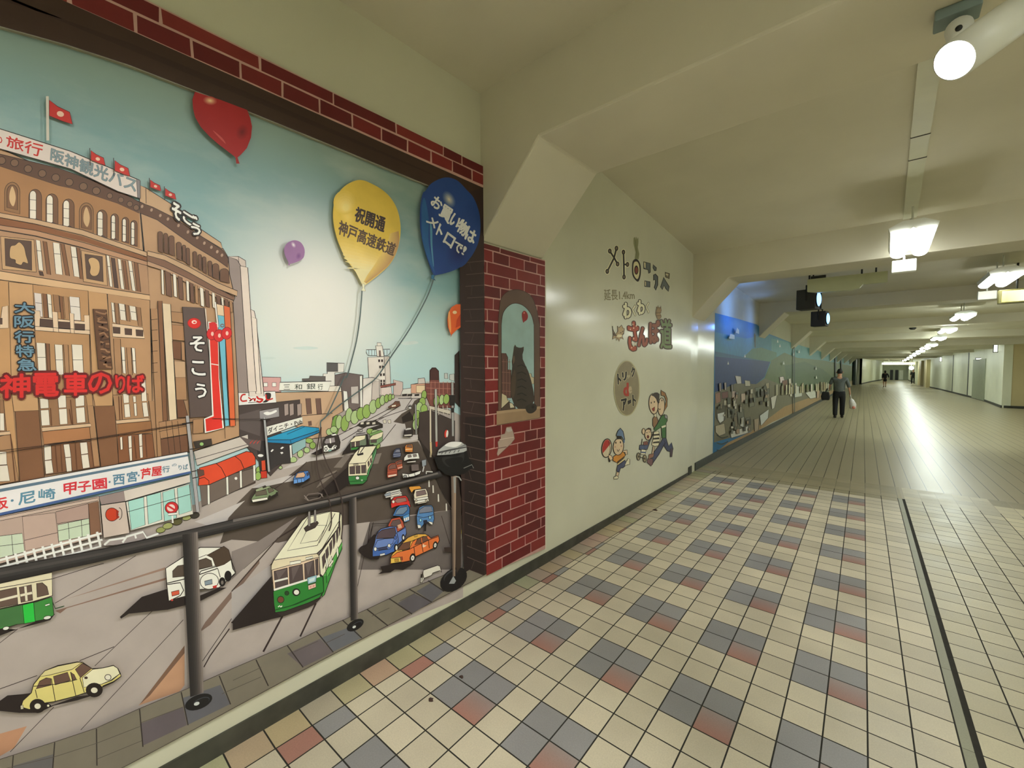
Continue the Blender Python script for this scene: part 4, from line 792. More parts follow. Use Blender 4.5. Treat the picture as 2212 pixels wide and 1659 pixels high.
for s, q, c in (('阪', 'c: -60,1085 62,1075 70,1165 -55,1190', (206, 56, 60)), ('・', 'c: 92,1095 118,1092 118,1112 92,1115', (90, 130, 156)), ('尼', 'c: 160,1045 300,1018 300,1120 160,1142', (92, 138, 164)), ('崎', 'c: 330,1010 470,1000 470,1090 330,1090', (92, 138, 164)), ('甲', 'c: 542,965 650,945 645,1045 545,1055', (204, 52, 66)), ('子', 'c: 660,950 770,935 775,1025 665,1032', (204, 52, 66)), ('園', 'c: 785,930 905,912 908,1000 790,1012', (204, 52, 66)), ('・', 'c: 922,940 940,936 940,954 922,956', (90, 130, 156)), ('西', 'c: 960,890 1058,878 1058,965 965,972', (92, 132, 160)), ('宮', 'c: 1078,868 1165,852 1165,940 1082,948', (92, 132, 160)), ('・', 'c: 1170,885 1186,882 1186,898 1170,900', (90, 130, 156)), ('芦', 'c: 1192,838 1280,826 1278,915 1205,922', (204, 56, 62)), ('屋', 'c: 1285,825 1375,812 1372,890 1290,898', (204, 56, 62)), ('行', 'c: 1378,815 1440,808 1440,862 1382,868', (110, 140, 160)), ('の', 'c: 1460,796 1500,790 1500,810 1460,816', (110, 140, 160)), ('りば', 'c: 1515,805 1595,795 1595,840 1520,845', (110, 140, 160))): A.text(s, q, c, .07)
A.build()
A = Art('ground_floor', STORE)
A.fill((184, 162, 152), 'c: -1300,1530 0,1235 840,1065 870,1400 0,1640 -1300,1950', INK, 1.2); A.fill((200, 180, 170), 'c: 0,1245 830,1080 830,1105 0,1275', INK, 1)
for pts, c in (('c: 190,1240 470,1205 500,1470 215,1530', (190, 166, 156)), ('c: 475,1200 750,1130 755,1255 485,1300', (176, 150, 142)), ('c: 490,1310 755,1255 765,1400 500,1450', (196, 212, 190)), ('c: -200,1430 190,1380 210,1540 -200,1640', (200, 214, 194)), ('c: 750,1130 835,1110 860,1400 770,1410', (128, 94, 76)), ('c: 840,1070 1055,1020 1065,1110 860,1140', (150, 134, 134)), ('c: 855,1145 1065,1115 1100,1380 880,1420', (204, 188, 180)), ('c: 1050,1020 1610,885 1615,950 1065,1110', (214, 204, 198)), ('c: 1070,1115 1610,960 1640,1220 1110,1360', (222, 220, 212))): A.fill(c, pts, INK, 1.1)
A.lines(INK, 1, 'c: 495,1360 760,1300', 'c: 580,1290 590,1440', 'c: 690,1270 700,1420', 'c: 100,1395 115,1580', 'c: -100,1500 205,1465', 'c: 210,1440 490,1375')
for pts in ('c: 1088,1110 1220,1075 1232,1310 1115,1352', 'c: 1245,1065 1365,1035 1375,1265 1260,1305', 'c: 1380,1035 1480,1005 1500,1250 1395,1280', 'c: 1505,1000 1608,968 1628,1190 1520,1225'): A.fill((166, 214, 208), pts, INK, 1.1)
A.line(INK, 1.1, 'c: 1085,1200 1620,1050'); A.fill((196, 64, 40), E('c', 950, 1222, 54, 56), INK, 1.3); A.line(INK, 1.4, E('c', 1010, 1215, 26, 50, 0, 12, -90, 90)); A.fill((150, 46, 32), 'c: 985,1175 1010,1195 1000,1225 1015,1245 990,1265')
A.fill((196, 46, 50), E('c', 1457, 1165, 56, 50, -12), INK, 1.2); A.fill((236, 206, 204), E('c', 1452, 1166, 34, 30, -12)); A.line((196, 46, 50), 4, 'c: 1425,1148 1480,1182'); A.fill((236, 236, 230), 'c: 1425,1212 1502,1205 1505,1225 1430,1232', INK, 1); A.line((240, 240, 236), 3.4, 'c: 1462,1232 1468,1295')
A.build()
A = Art('painted_fence', mural, 'white lattice fence before the store')
WH = (232, 234, 232)
for i in range(13):
    x = -90+i*77; y = 1618-(x)*.262
    A.line(WH, 5.2, 'c: %d,%d %d,%d' % (x-10, y-30, x+18, y+88))
A.line(WH, 4.6, 'c: -120,1640 860,1382'); A.line(WH, 4.2, 'c: -120,1700 870,1435'); A.line(WH, 3.4, 'c: -100,1745 860,1490'); A.build()
A = Art('painted_car', mural, 'white car half hidden by the painted rail'); A.fill((160, 150, 150), 'c: 880,1490 930,1440 1060,1420 1220,1365 1250,1420 1340,1390 1200,1440 1000,1480', INK, 1); A.line(WH, 4.4, 'c: 885,1480 930,1440 1060,1420'); A.line(WH, 4.4, 'c: 1040,1460 1075,1410 1215,1370 1245,1420 1345,1385'); A.line(WH, 4, 'c: 1145,1390 1155,1425'); A.build()
for px, py, w, n, lb in ((102, 212, 55, 1, 'large red painted flag on a tall pole'), (193, 323, 34, 0, 'small red painted flag, second from left'), (244, 344, 36, 0, 'small red painted flag, third from left'), (321, 387, 26, 0, 'small red painted flag, fourth from left'), (353, 405, 26, 0, 'small red painted flag by the roof lettering')):
    A = Art('painted_flag', mural, lb); k = w/55
    A.line((200, 196, 186) if n else (60, 50, 48), 5*k+1 if n else 1.6, [(px, py), (px+1, py+(95 if n else 60*k))])
    A.fill((186, 48, 44), [(px+4*k, py+8*k), (px+22*k, py+22*k), (px+48*k, py+34*k), (px+54*k, py+60*k), (px+34*k, py+54*k), (px+4*k, py+42*k)], (70, 30, 28), 1.2); A.fill((226, 190, 170), ell(px+28*k, py+38*k, 8*k, 6*k, 20, 10)); A.build()
A = Art('painted_street_pole', mural, 'grey street pole with a traffic light before the store')
A.line(INK, 1.2, 'c: -200,740 0,705 1640,440'); A.line(INK, 1.2, 'c: -200,710 0,680 700,600 1600,455'); A.line(INK, 1, 'c: 1800,410 2030,410'); A.line(INK, 1, 'g: -100,420 240,412')
A.line(INK, 8.4, 'c: 1590,385 1680,1200'); A.line((168, 166, 170), 6.6, 'c: 1590,385 1680,1200'); A.fill((60, 52, 48), 'c: 1640,605 1795,580 1802,635 1660,665', INK, 1); A.fill((150, 190, 120), E('c', 1712, 625, 16, 14)); A.line(INK, 3, 'c: 1545,455 1640,440'); A.lines(INK, 2, 'c: 1610,670 1660,665', 'c: 1625,860 1670,850', 'c: 1635,915 1680,905')
A.line(INK, 5.6, 'g: 270,400 310,860'); A.line((166, 168, 172), 4.2, 'g: 270,400 310,860'); A.line(INK, 2.4, 'g: 235,415 320,420'); A.build()
# --- vehicles
GN, CRM, DW = (56, 128, 60), (226, 218, 190), (82, 70, 70)
SH = (38, 30, 30)
def car(lb, fn):
    A = Art('painted_car', mural, lb); fn(A); A.build()
def far_trams():
    A = Art('painted_tram', mural, 'small distant painted tram, left of the pair'); A.fill(SH, 'g: 940,690 1010,600 1030,560 1150,540 1160,650 1000,700 930,720'); A.fill((110, 124, 104), 'g: 1000,600 1045,560 1135,548 1140,630 1090,670 1005,680', INK, 1.2); A.fill(CRM, 'g: 1000,600 1045,560 1130,550 1125,585 1080,600 1005,612', INK, 1); A.fill(DW, 'g: 1010,612 1080,604 1080,645 1012,650', INK, 1); A.fill(CRM, 'g: 1040,608 1048,607 1048,648 1040,648'); A.fill(GN, 'g: 1008,655 1085,648 1085,668 1010,680', INK, 1); A.line(INK, 1.5, 'g: 1050,540 1130,530'); A.line(INK, 1.2, E('g', 1085, 510, 22, 12)); A.build()
    A = Art('painted_tram', mural, 'small distant painted tram, right of the pair'); A.fill((120, 150, 110), 'g: 1165,580 1200,540 1280,525 1275,600 1220,640 1165,630', INK, 1.1); A.fill(CRM, 'g: 1165,580 1200,540 1282,522 1270,565 1220,590 1168,592', INK, 1); A.fill(DW, 'g: 1175,590 1225,585 1225,612 1175,615', INK, 1); A.fill((120, 160, 96), 'g: 1165,540 1260,505 1280,520 1170,560', INK, 1); A.build()
far_trams()
def tram_mid():
    A = Art('painted_tram', mural, 'middle painted tram, green and cream, beyond the rail'); A.fill(SH, 'g: 770,1010 980,820 1000,960 900,1030 720,1080')
    A.fill((70, 140, 84), 'g: 1140,780 1185,720 1225,640 1215,700 1160,880 1130,950', INK, 1.2); A.fill((100, 156, 110), 'g: 1185,760 1225,650 1222,700 1170,860', INK, 1)
    A.fill((52, 120, 62), 'g: 985,895 1145,890 1145,935 1110,965 1000,972 985,930', INK, 1.4); A.fill(CRM, 'g: 985,795 1130,780 1145,890 985,898', INK, 1.3); A.fill((230, 224, 200), 'g: 985,795 1040,700 1090,650 1220,640 1190,700 1150,760 1130,785', INK, 1.4); A.fill(CRM, 'g: 1130,785 1185,710 1190,770 1150,850 1145,880', INK, 1)
    for p in ('995,818 1040,812 1040,880 997,882', '1048,812 1085,808 1085,876 1050,878', '1095,806 1130,803 1134,872 1097,874'): A.fill(DW, 'g: '+p, INK, 1)
    for p in ('1150,780 1160,765 1165,800 1155,820', '1170,755 1180,740 1183,775 1174,790'): A.fill(DW, 'g: '+p, INK, .9)
    A.line(INK, 1.2, 'g: 1025,798 1070,794 1070,804 1027,808 1025,798'); A.fill((240, 238, 230), E('g', 1062, 914, 17, 15), INK, 1.2); A.fill((214, 226, 210), E('g', 1100, 935, 9, 7)); A.line((26, 70, 34), 1.4, 'g: 990,945 1140,935'); A.lines((36, 30, 30), 1.8, 'g: 1060,715 1110,700', 'g: 1010,655 1200,630', 'g: 1040,690 1090,640 1150,640', 'g: 1085,700 1120,650', 'g: 1060,720 1080,660'); A.fill((44, 40, 40), 'g: 1060,712 1112,702 1112,716 1065,726'); A.build()
tram_mid()
def tram_left():
    A = Art('painted_tram', mural, 'green and cream painted tram cut by the left edge'); A.fill(SH, 'd: -200,640 0,560 110,570 430,440 390,490 130,560 0,610')
    A.fill((60, 134, 62), 'd: -500,560 0,405 290,345 405,310 420,450 370,480 190,515 140,520 0,560 -500,700', INK, 1.6); A.fill((44, 190, 70), 'd: 175,372 262,352 275,500 190,516', INK, 1.4); A.fill((66, 112, 66), 'd: -500,570 0,410 165,375 185,515 130,520 0,545 -500,690')
    A.fill(CRM, 'd: -500,330 0,205 110,180 405,118 408,300 260,345 0,400 -500,560', INK, 1.6); A.line(INK, 1.4, 'd: -500,370 0,240 405,170')
    A.fill((98, 80, 72), 'd: -500,380 0,262 130,235 140,365 0,392 -500,520', INK, 1.3); A.line((226, 220, 200), 5, 'd: -500,470 0,335 140,300'); A.fill((98, 80, 72), 'd: 150,235 245,215 255,335 165,352', INK, 1.3); A.line((226, 220, 200), 5, 'd: 160,298 250,278'); A.line((226, 220, 200), 5, 'd: 198,228 208,340')
    A.fill((98, 80, 72), 'd: 285,205 330,200 365,230 380,290 290,312', INK, 1.4); A.fill((230, 238, 226), 'd: 350,370 385,360 388,372 355,382', INK, 1); A.fill((226, 230, 222), E('d', 368, 470, 30, 14, -12), INK, 1.2); A.fill((226, 230, 222), E('d', 48, 552, 26, 14, -12), INK, 1.2); A.lines((40, 70, 44), 2, 'd: 410,350 430,400 500,380', 'd: 430,400 490,385'); A.build()
tram_left()
def tram_near():
    A = Art('painted_tram', mural, 'largest painted tram, green and cream, rolling towards the viewer'); A.fill(SH, 'h: 0,940 330,560 355,860 420,905 330,925 0,1020'); A.fill((52, 44, 42), 'h: 355,860 760,740 700,800 640,830 440,900 420,905')
    A.fill((60, 140, 62), 'h: 765,560 800,500 930,260 930,330 870,470 780,720 760,740', INK, 1.4); A.fill((92, 170, 84), 'h: 790,500 930,270 932,300 815,560 770,560')
    A.fill((46, 124, 52), 'h: 345,690 735,560 770,570 775,690 740,745 640,790 440,860 362,870 350,800', INK, 1.7); A.line((24, 70, 30), 2, 'h: 360,850 540,800 765,705'); A.line((24, 70, 30), 1.4, 'h: 500,810 765,700')
    A.fill((226, 202, 176), 'h: 328,470 350,415 710,360 735,380 740,560 350,685', INK, 1.6); A.fill((238, 232, 208), 'h: 350,425 590,90 640,50 820,10 910,20 900,150 760,330 715,370', INK, 1.7); A.fill((226, 214, 186), 'h: 328,470 350,425 715,370 735,390 735,400 330,510', INK, 1.2); A.lines(INK, 1.3, 'h: 465,345 575,165 640,60 825,15 800,120 720,300 465,345', 'h: 575,285 650,130 800,130 720,260 575,285', 'h: 760,330 900,100', 'h: 870,30 735,280')
    A.fill((236, 230, 206), 'h: 735,385 900,150 918,25 930,50 930,270 770,560 745,545', INK, 1.3)
    for x0, y0, x1, y1, w in ((760, 400, 790, 460, 24), (790, 345, 825, 400, 22), (822, 290, 850, 345, 20), (850, 230, 876, 290, 18), (878, 180, 900, 240, 16), (900, 130, 915, 180, 12)): A.fill(DW, 'h: %d,%d %d,%d %d,%d %d,%d' % (x0, y0, x0+w, y0-38, x0+w+4, y1-20, x0+8, y1+40), INK, 1)
    for x0, y0 in ((790, 430), (825, 420), (880, 340)): A.fill((240, 236, 220), 'h: %d,%d %d,%d %d,%d %d,%d' % (x0, y0, x0+16, y0-30, x0+22, y0+40, x0+8, y0+70), INK, 1)
    A.fill((232, 228, 214), 'h: 815,470 855,415 858,440 820,490', INK, 1); A.lines((24, 70, 30), 1.4, 'h: 765,560 775,680', 'h: 790,480 800,620', 'h: 812,560 930,330')
    for p in ('350,520 465,490 468,575 355,600', '360,612 468,580 472,640 362,668', '478,485 592,460 600,605 485,640', '610,455 690,425 698,570 615,600', '703,420 725,410 728,550 708,560'): A.fill(DW, 'h: '+p, INK, 1.2)
    for p in ('365,520 460,500 390,590', '500,490 570,470 510,600', '620,455 680,435 640,560'): A.fill((104, 92, 92), 'h: '+p)
    A.line((238, 234, 226), 4, 'h: 355,606 468,578'); A.line((238, 234, 226), 4.2, 'h: 350,678 740,560'); A.fill((240, 236, 222), 'h: 485,440 578,425 580,450 488,468', INK, 1.2); A.fill((240, 236, 222), 'h: 620,405 680,392 682,408 622,422', INK, 1.1)
    A.fill((150, 190, 206), 'h: 632,575 715,550 708,610 640,630', INK, 1.3); A.fill((206, 226, 232), 'h: 648,585 700,568 695,600 650,614'); A.fill((226, 190, 176), 'h: 640,640 705,620 708,655 645,678', INK, 1.2); A.lines((190, 70, 60), 1.4, 'h: 655,655 668,650', 'h: 680,648 695,642')
    A.fill((34, 28, 28), E('h', 540, 697, 34, 32)); A.fill((240, 238, 226), E('h', 542, 698, 22, 21)); A.fill((34, 66, 36), E('h', 460, 705, 18, 18), INK, 1); A.fill((112, 66, 50), E('h', 408, 760, 28, 28), (24, 60, 30), 1.6); A.line((226, 226, 216), 2.4, 'h: 385,822 400,812 408,822 420,812'); A.build()
    A = Art('roof_pole', A.o, 'grey twin poles on the tram roof'); A.fill((66, 56, 54), 'h: 605,155 640,125 720,95 730,110 700,150 620,185', INK, 1.2); A.line(INK, 5.6, 'g: 650,1185 650,1320'); A.line((140, 134, 132), 4, 'g: 650,1185 650,1320'); A.line(INK, 5.2, 'g: 700,1178 700,1290'); A.line((140, 134, 132), 3.6, 'g: 700,1178 700,1290'); A.build()
tram_near()
def white_car(A):
    A.fill(SH, 'd: 930,465 1100,310 1290,250 1480,330 1700,240 1760,240 1540,350 1440,375 1300,410 1000,440 940,478', s=False)
    W_ = (236, 234, 226)
    A.fill(W_, 'd: 1285,90 1330,60 1440,-10 c: 1700,1500 1900,1500 1960,1600 1975,1680 d: 1830,130 1700,240 1640,245 1540,255 1550,280 1380,320 1310,345 1295,220', INK, 1.8)
    A.fill((74, 60, 50), 'c: 1700,1590 1770,1560 1900,1490 1940,1520 1960,1590 1970,1650 d: 1800,20 1740,60 1680,80 1640,20 1560,5 c: 1690,1600', INK, 1); A.fill(W_, 'd: 1525,15 1600,-15 1650,10 1670,70 1540,100 1530,60', INK, 1.2); A.fill((84, 72, 64), 'd: 1535,30 1600,10 1640,30 1650,75 1545,95', INK, 1.2); A.fill((84, 72, 64), 'd: 1340,110 1380,70 1440,60 1440,150 1340,160', INK, 1.3)
    A.lines(INK, 2, 'd: 1295,205 1440,170 1540,140 1690,90', 'd: 1295,215 1400,200 1425,260 1400,300 1310,345', 'd: 1540,145 1560,110 1680,75'); A.fill(W_, E('d', 1625, 190, 72, 62, -10), INK, 1.4); A.fill((130, 146, 160), 'd: 1588,190 1645,175 1648,210 1592,222', INK, 1.4); A.fill((204, 90, 66), 'd: 1330,272 1390,258 1392,290 1335,305', INK, 1.3); A.fill((190, 50, 46), 'd: 1650,228 1685,218 1680,240 1655,245'); A.fill((190, 70, 60), E('d', 1335, 335, 10, 8))
    A.fill((28, 24, 26), E('d', 1725, 195, 26, 36)); A.fill((28, 24, 26), E('d', 1770, 150, 28, 42)); A.fill((120, 112, 108), E('d', 1725, 200, 10, 16)); A.lines(INK, 1.4, 'd: 1690,90 1710,160', 'd: 1800,40 1830,120 1800,150')
car('white rounded painted car behind the rail post', white_car)
def yellow_car(A):
    A.fill(SH, 'd: -40,1140 60,1070 180,1060 260,1050 400,1150 600,1080 760,1060 600,1110 420,1150 300,1205 150,1205 0,1190', s=False)
    Y_ = (220, 208, 132); Y2 = (236, 230, 198)
    A.fill(Y_, 'd: 165,1160 180,1110 245,1050 262,985 310,925 350,880 450,840 600,812 640,815 715,865 800,860 880,840 915,865 935,905 940,925 880,970 800,1005 700,1040 580,1080 420,1120 350,1130 230,1180', INK, 1.9)
    A.fill(Y2, 'd: 640,935 720,870 800,860 880,842 912,862 930,905 870,955 790,985 700,1000 650,1010', INK, 1.2); A.fill((214, 204, 150), 'd: 310,925 350,880 450,845 600,815 635,818 560,870 380,915', INK, 1.2)
    for p in ('280,1020 310,960 360,935 395,940 400,990', '415,925 525,892 548,955 428,990', '550,890 575,910 592,945 565,955', '585,870 640,822 712,862 625,935'): A.fill((100, 76, 66), 'd: '+p, INK, 1.3)
    A.lines(INK, 1.5, 'd: 262,1000 430,985 555,960 600,948', 'd: 400,940 430,1115', 'd: 548,890 590,1080', 'd: 620,935 655,1050', 'd: 275,1025 290,1090'); A.lines(INK, 1.4, 'd: 790,985 860,955 930,905', 'd: 795,1000 880,965 940,925')
    for x, y, rx, ry in ((293, 1152, 62, 55), (732, 1030, 66, 56)): A.fill((36, 28, 26), E('d', x, y, rx, ry)); A.fill((228, 224, 206), E('d', x, y+2, rx*.42, ry*.42), INK, 1)
    A.fill((234, 230, 214), E('d', 838, 932, 24, 22), INK, 1.4); A.fill((66, 50, 44), E('d', 668, 935, 14, 10)); A.fill((200, 196, 170), 'd: 160,1150 180,1142 185,1175 162,1178', INK, 1); A.fill((236, 230, 206), E('d', 375, 1150, 9, 9))
car('yellow painted car at the lower left', yellow_car)
def blue_pickup(A):
    A.fill(SH, 'h: 1070,350 1090,310 1140,290 1170,240 1220,215 1250,400 1190,420 1150,410 1110,390', s=True)
    A.fill((176, 80, 58), 'h: 1320,130 1350,75 1420,60 1450,100 1465,160 1420,190 1330,150', INK, 1.3); A.fill((98, 82, 82), 'h: 1340,130 1360,90 1420,80 1430,110 1400,150', INK, 1); A.fill((214, 170, 140), 'h: 1400,130 1430,118 1440,150 1410,160')
    B1, B2 = (96, 124, 190), (66, 104, 178)
    A.fill(B1, 'h: 1215,230 1230,190 1260,160 1340,140 1390,140 1400,190 1470,140 1478,200 1455,250 1400,300 1380,350 1300,380 1195,390 1190,330 1205,280', INK, 1.7); A.fill(B2, 'h: 1190,330 1240,345 1340,330 1370,290 1400,250 1405,300 1380,350 1300,385 1190,395', INK, 1.1)
    A.fill((86, 72, 80), 'h: 1220,245 1235,195 1270,170 1380,148 1388,200 1370,235 1290,240', INK, 1.4); A.fill((108, 134, 196), 'h: 1205,310 1230,260 1290,245 1370,240 1360,285 1300,312 1230,325', INK, 1.2); A.fill((60, 66, 100), 'h: 1230,325 1310,312 1318,330 1240,342', INK, 1); A.fill((234, 234, 226), E('h', 1212, 332, 13, 17), INK, 1); A.fill((234, 234, 226), E('h', 1330, 303, 13, 15), INK, 1); A.fill((222, 226, 226), 'h: 1250,375 1292,365 1295,382 1255,392', INK, 1)
    A.fill((34, 28, 28), E('h', 1388, 322, 18, 34)); A.fill((226, 226, 222), E('h', 1392, 322, 9, 20)); A.fill((34, 28, 28), E('h', 1450, 235, 14, 30)); A.fill((226, 226, 222), E('h', 1452, 236, 7, 16)); A.line(INK, 1.4, 'h: 1395,190 1410,260 1400,300'); A.lines(INK, 1.2, 'h: 1400,190 1470,150', 'h: 1180,118 1320,112', 'h: 1190,130 1170,240'); A.fill((70, 96, 166), E('h', 1382, 235, 12, 16), INK, 1)
car('blue painted pickup truck left of the orange taxi', blue_pickup)
def taxi(A):
    A.fill(SH, 'h: 1235,545 1270,520 1255,480 1340,465 1500,450 1540,455 1450,510 1380,505 1340,530 1290,535', s=False)
    O1, O2 = (222, 118, 62), (226, 176, 80)
    A.fill(O1, 'h: 1340,415 1360,370 1440,340 1520,260 1600,215 1660,215 1685,240 1750,215 1758,260 1730,310 1700,330 1560,395 1520,430 1440,445 1340,460', INK, 1.7)
    A.fill(O2, 'h: 1340,405 1400,360 1500,335 1530,270 1600,220 1560,205 1480,240 1420,320 1360,370', INK, 1.2); A.fill(O2, 'h: 1440,285 1490,235 1560,205 1640,205 1660,225 1620,225 1520,265', INK, 1.3); A.fill((108, 74, 58), 'h: 1400,345 1440,285 1515,265 1500,330', INK, 1.3); A.fill((108, 74, 58), 'h: 1545,300 1570,250 1598,232 1605,280', INK, 1.2); A.fill((108, 74, 58), 'h: 1608,232 1645,222 1665,255 1615,278', INK, 1.2)
    A.lines(INK, 1.4, 'h: 1500,335 1550,310 1680,250 1750,225', 'h: 1540,310 1550,390', 'h: 1605,280 1620,360', 'h: 1665,255 1672,325', 'h: 1440,345 1500,335'); A.fill((226, 190, 90), 'h: 1342,410 1430,400 1435,440 1345,455', INK, 1.3); A.fill((190, 146, 60), 'h: 1375,418 1410,414 1410,436 1378,440', INK, 1); A.fill((150, 70, 50), 'h: 1425,400 1442,396 1444,425 1428,430', INK, .9)
    for x, y, rx, ry in ((1530, 408, 26, 40), (1722, 300, 20, 34)): A.fill((34, 28, 26), E('h', x, y, rx, ry, 10)); A.fill((236, 232, 226), E('h', x, y, rx*.62, ry*.6, 10), INK, 1); A.fill((150, 146, 140), E('h', x, y, rx*.2, ry*.2))
    A.fill((240, 214, 190), 'h: 1615,300 1625,288 1630,300 1648,300 1635,312 1618,318', s=True); A.fill((214, 176, 86), 'h: 1540,215 1570,208 1570,225 1545,230', INK, 1)
car('orange painted taxi in the foreground of the street', taxi)
def three_wheeler(A):
    A.fill((86, 134, 190), 'g: 1585,1165 1620,1148 1690,1145 1705,1165 1715,1260 1700,1310 1660,1290 1640,1285 1600,1340 1570,1335 1562,1240', INK, 1.5); A.fill((122, 128, 146), 'g: 1590,1180 1630,1155 1690,1155 1700,1200 1585,1215', INK, 1.2); A.fill((232, 230, 222), 'g: 1570,1310 1600,1315 1600,1340 1575,1340', INK, 1); A.fill((232, 230, 222), 'g: 1660,1280 1700,1290 1700,1312 1680,1305', INK, 1); A.fill((150, 206, 226), E('g', 1597, 1272, 10, 14), INK, 1); A.fill((150, 206, 226), E('g', 1677, 1250, 10, 14), INK, 1); A.fill((36, 40, 60), 'g: 1620,1275 1650,1270 1655,1300 1625,1305', INK, 1); A.line((30, 26, 28), 4.4, 'g: 1638,1300 1635,1365'); A.line(INK, 1.1, 'g: 1565,1240 1620,1250 1650,1245 1710,1225')
car('small blue three wheeled painted van', three_wheeler)
def blue_sedan_r(A):
    A.fill((60, 110, 170), 'g: 1360,1235 1390,1170 1420,1148 1490,1140 1505,1180 1500,1270 1470,1290 1450,1240', INK, 1.4); A.fill((112, 134, 160), 'g: 1395,1190 1420,1165 1480,1155 1485,1185 1450,1220 1380,1225', INK, 1.2); A.fill((90, 150, 206), 'g: 1445,1240 1500,1215 1502,1275 1460,1290', INK, 1.2); A.fill((236, 236, 236), 'g: 1452,1258 1498,1242 1498,1268 1458,1282'); A.lines(INK, 1, 'g: 1468,1252 1470,1278', 'g: 1484,1248 1486,1272')
car('blue painted car between the red cars, behind the pickup', blue_sedan_r)
def red_car(A):
    A.fill((188, 48, 44), 'g: 1345,1110 1370,1075 1470,1062 1490,1085 1515,1160 1490,1140 1400,1150 1350,1165', INK, 1.4); A.fill((150, 110, 104), 'g: 1375,1110 1395,1085 1470,1080 1480,1110 1400,1130', INK, 1.1); A.fill((236, 230, 220), E('g', 1365, 1115, 12, 14), INK, 1); A.fill((236, 230, 220), 'g: 1340,1075 1380,1052 1430,1042 1440,1062 1370,1075 1345,1100', INK, 1); A.fill((206, 52, 48), 'g: 1345,1130 1400,1125 1500,1110 1510,1160 1480,1135 1400,1148 1350,1168')
car('red painted car with a pale roof edge', red_car)
def white_cars_l(A):
    A.fill((206, 206, 202), 'g: 1285,1055 1310,1030 1420,1005 1425,1025 1440,1045 1345,1075 1300,1085', INK, 1.3); A.line(INK, 1.2, 'g: 1300,1055 1420,1022'); A.fill((150, 160, 176), 'g: 1290,1050 1340,1035 1340,1060 1295,1072', INK, 1); A.fill((230, 226, 216), 'g: 1340,1060 1420,1040 1425,1055 1350,1075', INK, 1)
car('white painted car left of the orange roofed van', white_cars_l)
def van_orange(A):
    A.fill((222, 156, 66), 'g: 1495,995 1510,985 1590,980 1605,1005 1540,1015 1520,1040', INK, 1.3); A.fill((226, 218, 200), 'g: 1535,1065 1550,1015 1640,1003 1655,1030 1670,1110 1640,1125 1550,1140', INK, 1.4); A.fill((124, 106, 106), 'g: 1560,1030 1635,1015 1648,1050 1560,1070', INK, 1.2); A.fill((240, 236, 226), 'g: 1540,1090 1660,1070 1662,1110 1555,1130', INK, 1.1); A.line(INK, 1.2, 'g: 1545,1110 1662,1090')
    for x in (1560, 1645): A.fill((200, 190, 170), E('g', x, 1105, 9, 10), INK, 1)
    A.fill((34, 28, 28), 'g: 1520,1060 1540,1060 1545,1085 1530,1085'); A.fill((34, 28, 28), 'g: 1550,1132 1575,1130 1570,1145 1555,1145')
car('cream painted van with an orange roof behind it', van_orange)
def reds_mid(A):
    A.fill((170, 82, 62), 'g: 1310,900 1315,810 1340,790 1390,785 1400,830 1400,895 1320,915', INK, 1.3); A.fill((118, 84, 76), 'g: 1325,820 1345,800 1385,796 1390,832 1325,842', INK, 1); A.lines((120, 54, 44), 1.4, 'g: 1315,855 1395,845', 'g: 1315,880 1395,870'); A.fill((226, 214, 200), 'g: 1320,892 1390,880 1392,892 1322,905')
car('brown red painted car in the left lane, nearer one', reds_mid)
def reds_mid2(A): A.fill((178, 94, 70), 'g: 1380,780 1405,765 1440,762 1445,830 1400,845', INK, 1.2); A.fill((120, 84, 76), 'g: 1390,785 1410,772 1436,770 1438,790 1395,800', INK, 1); A.line((226, 210, 196), 1.4, 'g: 1402,830 1442,818')
car('brown red painted car in the left lane, farther one', reds_mid2)
def navy(A): A.fill((70, 78, 106), 'g: 1358,715 1375,675 1390,662 1422,660 1432,720 1420,738 1362,742', INK, 1.2); A.fill((126, 128, 146), 'g: 1376,695 1392,672 1420,670 1424,695', INK, 1); A.lines((150, 156, 176), 1.2, 'g: 1365,715 1428,708', 'g: 1368,730 1425,722')
car('navy painted car in the middle lane', navy)
def orange_far(A): A.fill((206, 130, 66), 'g: 1462,650 1475,630 1525,626 1532,655 1528,695 1465,692', INK, 1.2); A.fill((120, 92, 80), 'g: 1475,650 1482,636 1520,634 1524,656', INK, 1); A.line((240, 214, 170), 1.4, 'g: 1468,672 1528,668')
car('small orange painted car far up the avenue', orange_far)
def bus_white(A):
    A.fill((110, 98, 96), 'g: 1515,800 1580,795 1585,850 1520,855', INK, 1); A.fill((236, 234, 230), 'g: 1455,740 1480,712 1575,700 1588,750 1500,755 1455,770', INK, 1.3); A.fill((130, 120, 118), 'g: 1485,720 1515,716 1520,735 1490,740', INK, .9); A.fill((130, 120, 118), 'g: 1530,714 1560,710 1565,730 1535,735', INK, .9); A.fill((214, 210, 206), 'g: 1480,775 1555,765 1555,780 1482,785', INK, 1); A.fill((236, 234, 230), 'g: 1440,875 1500,880 1540,870 1600,850 1590,880 1540,900 1450,915', INK, 1.2); A.lines(INK, 1.2, 'g: 1490,882 1500,910', 'g: 1545,872 1550,895'); A.fill((150, 150, 150), E('g', 1465, 900, 14, 12), INK, 1)
car('white painted bus just above the rail', bus_white)
def sign_grey(A): A.fill((150, 158, 168), 'g: 1605,765 1645,755 1645,805 1610,820', INK, 1.1); A.line((200, 200, 200), 2.4, 'g: 1625,815 1615,860'); A.lines((214, 214, 210), 2, 'g: 1645,860 1645,890', 'g: 1645,858 1700,862')
A = Art('painted_street_sign', mural, 'grey painted street sign above the rail'); sign_grey(A); A.build()
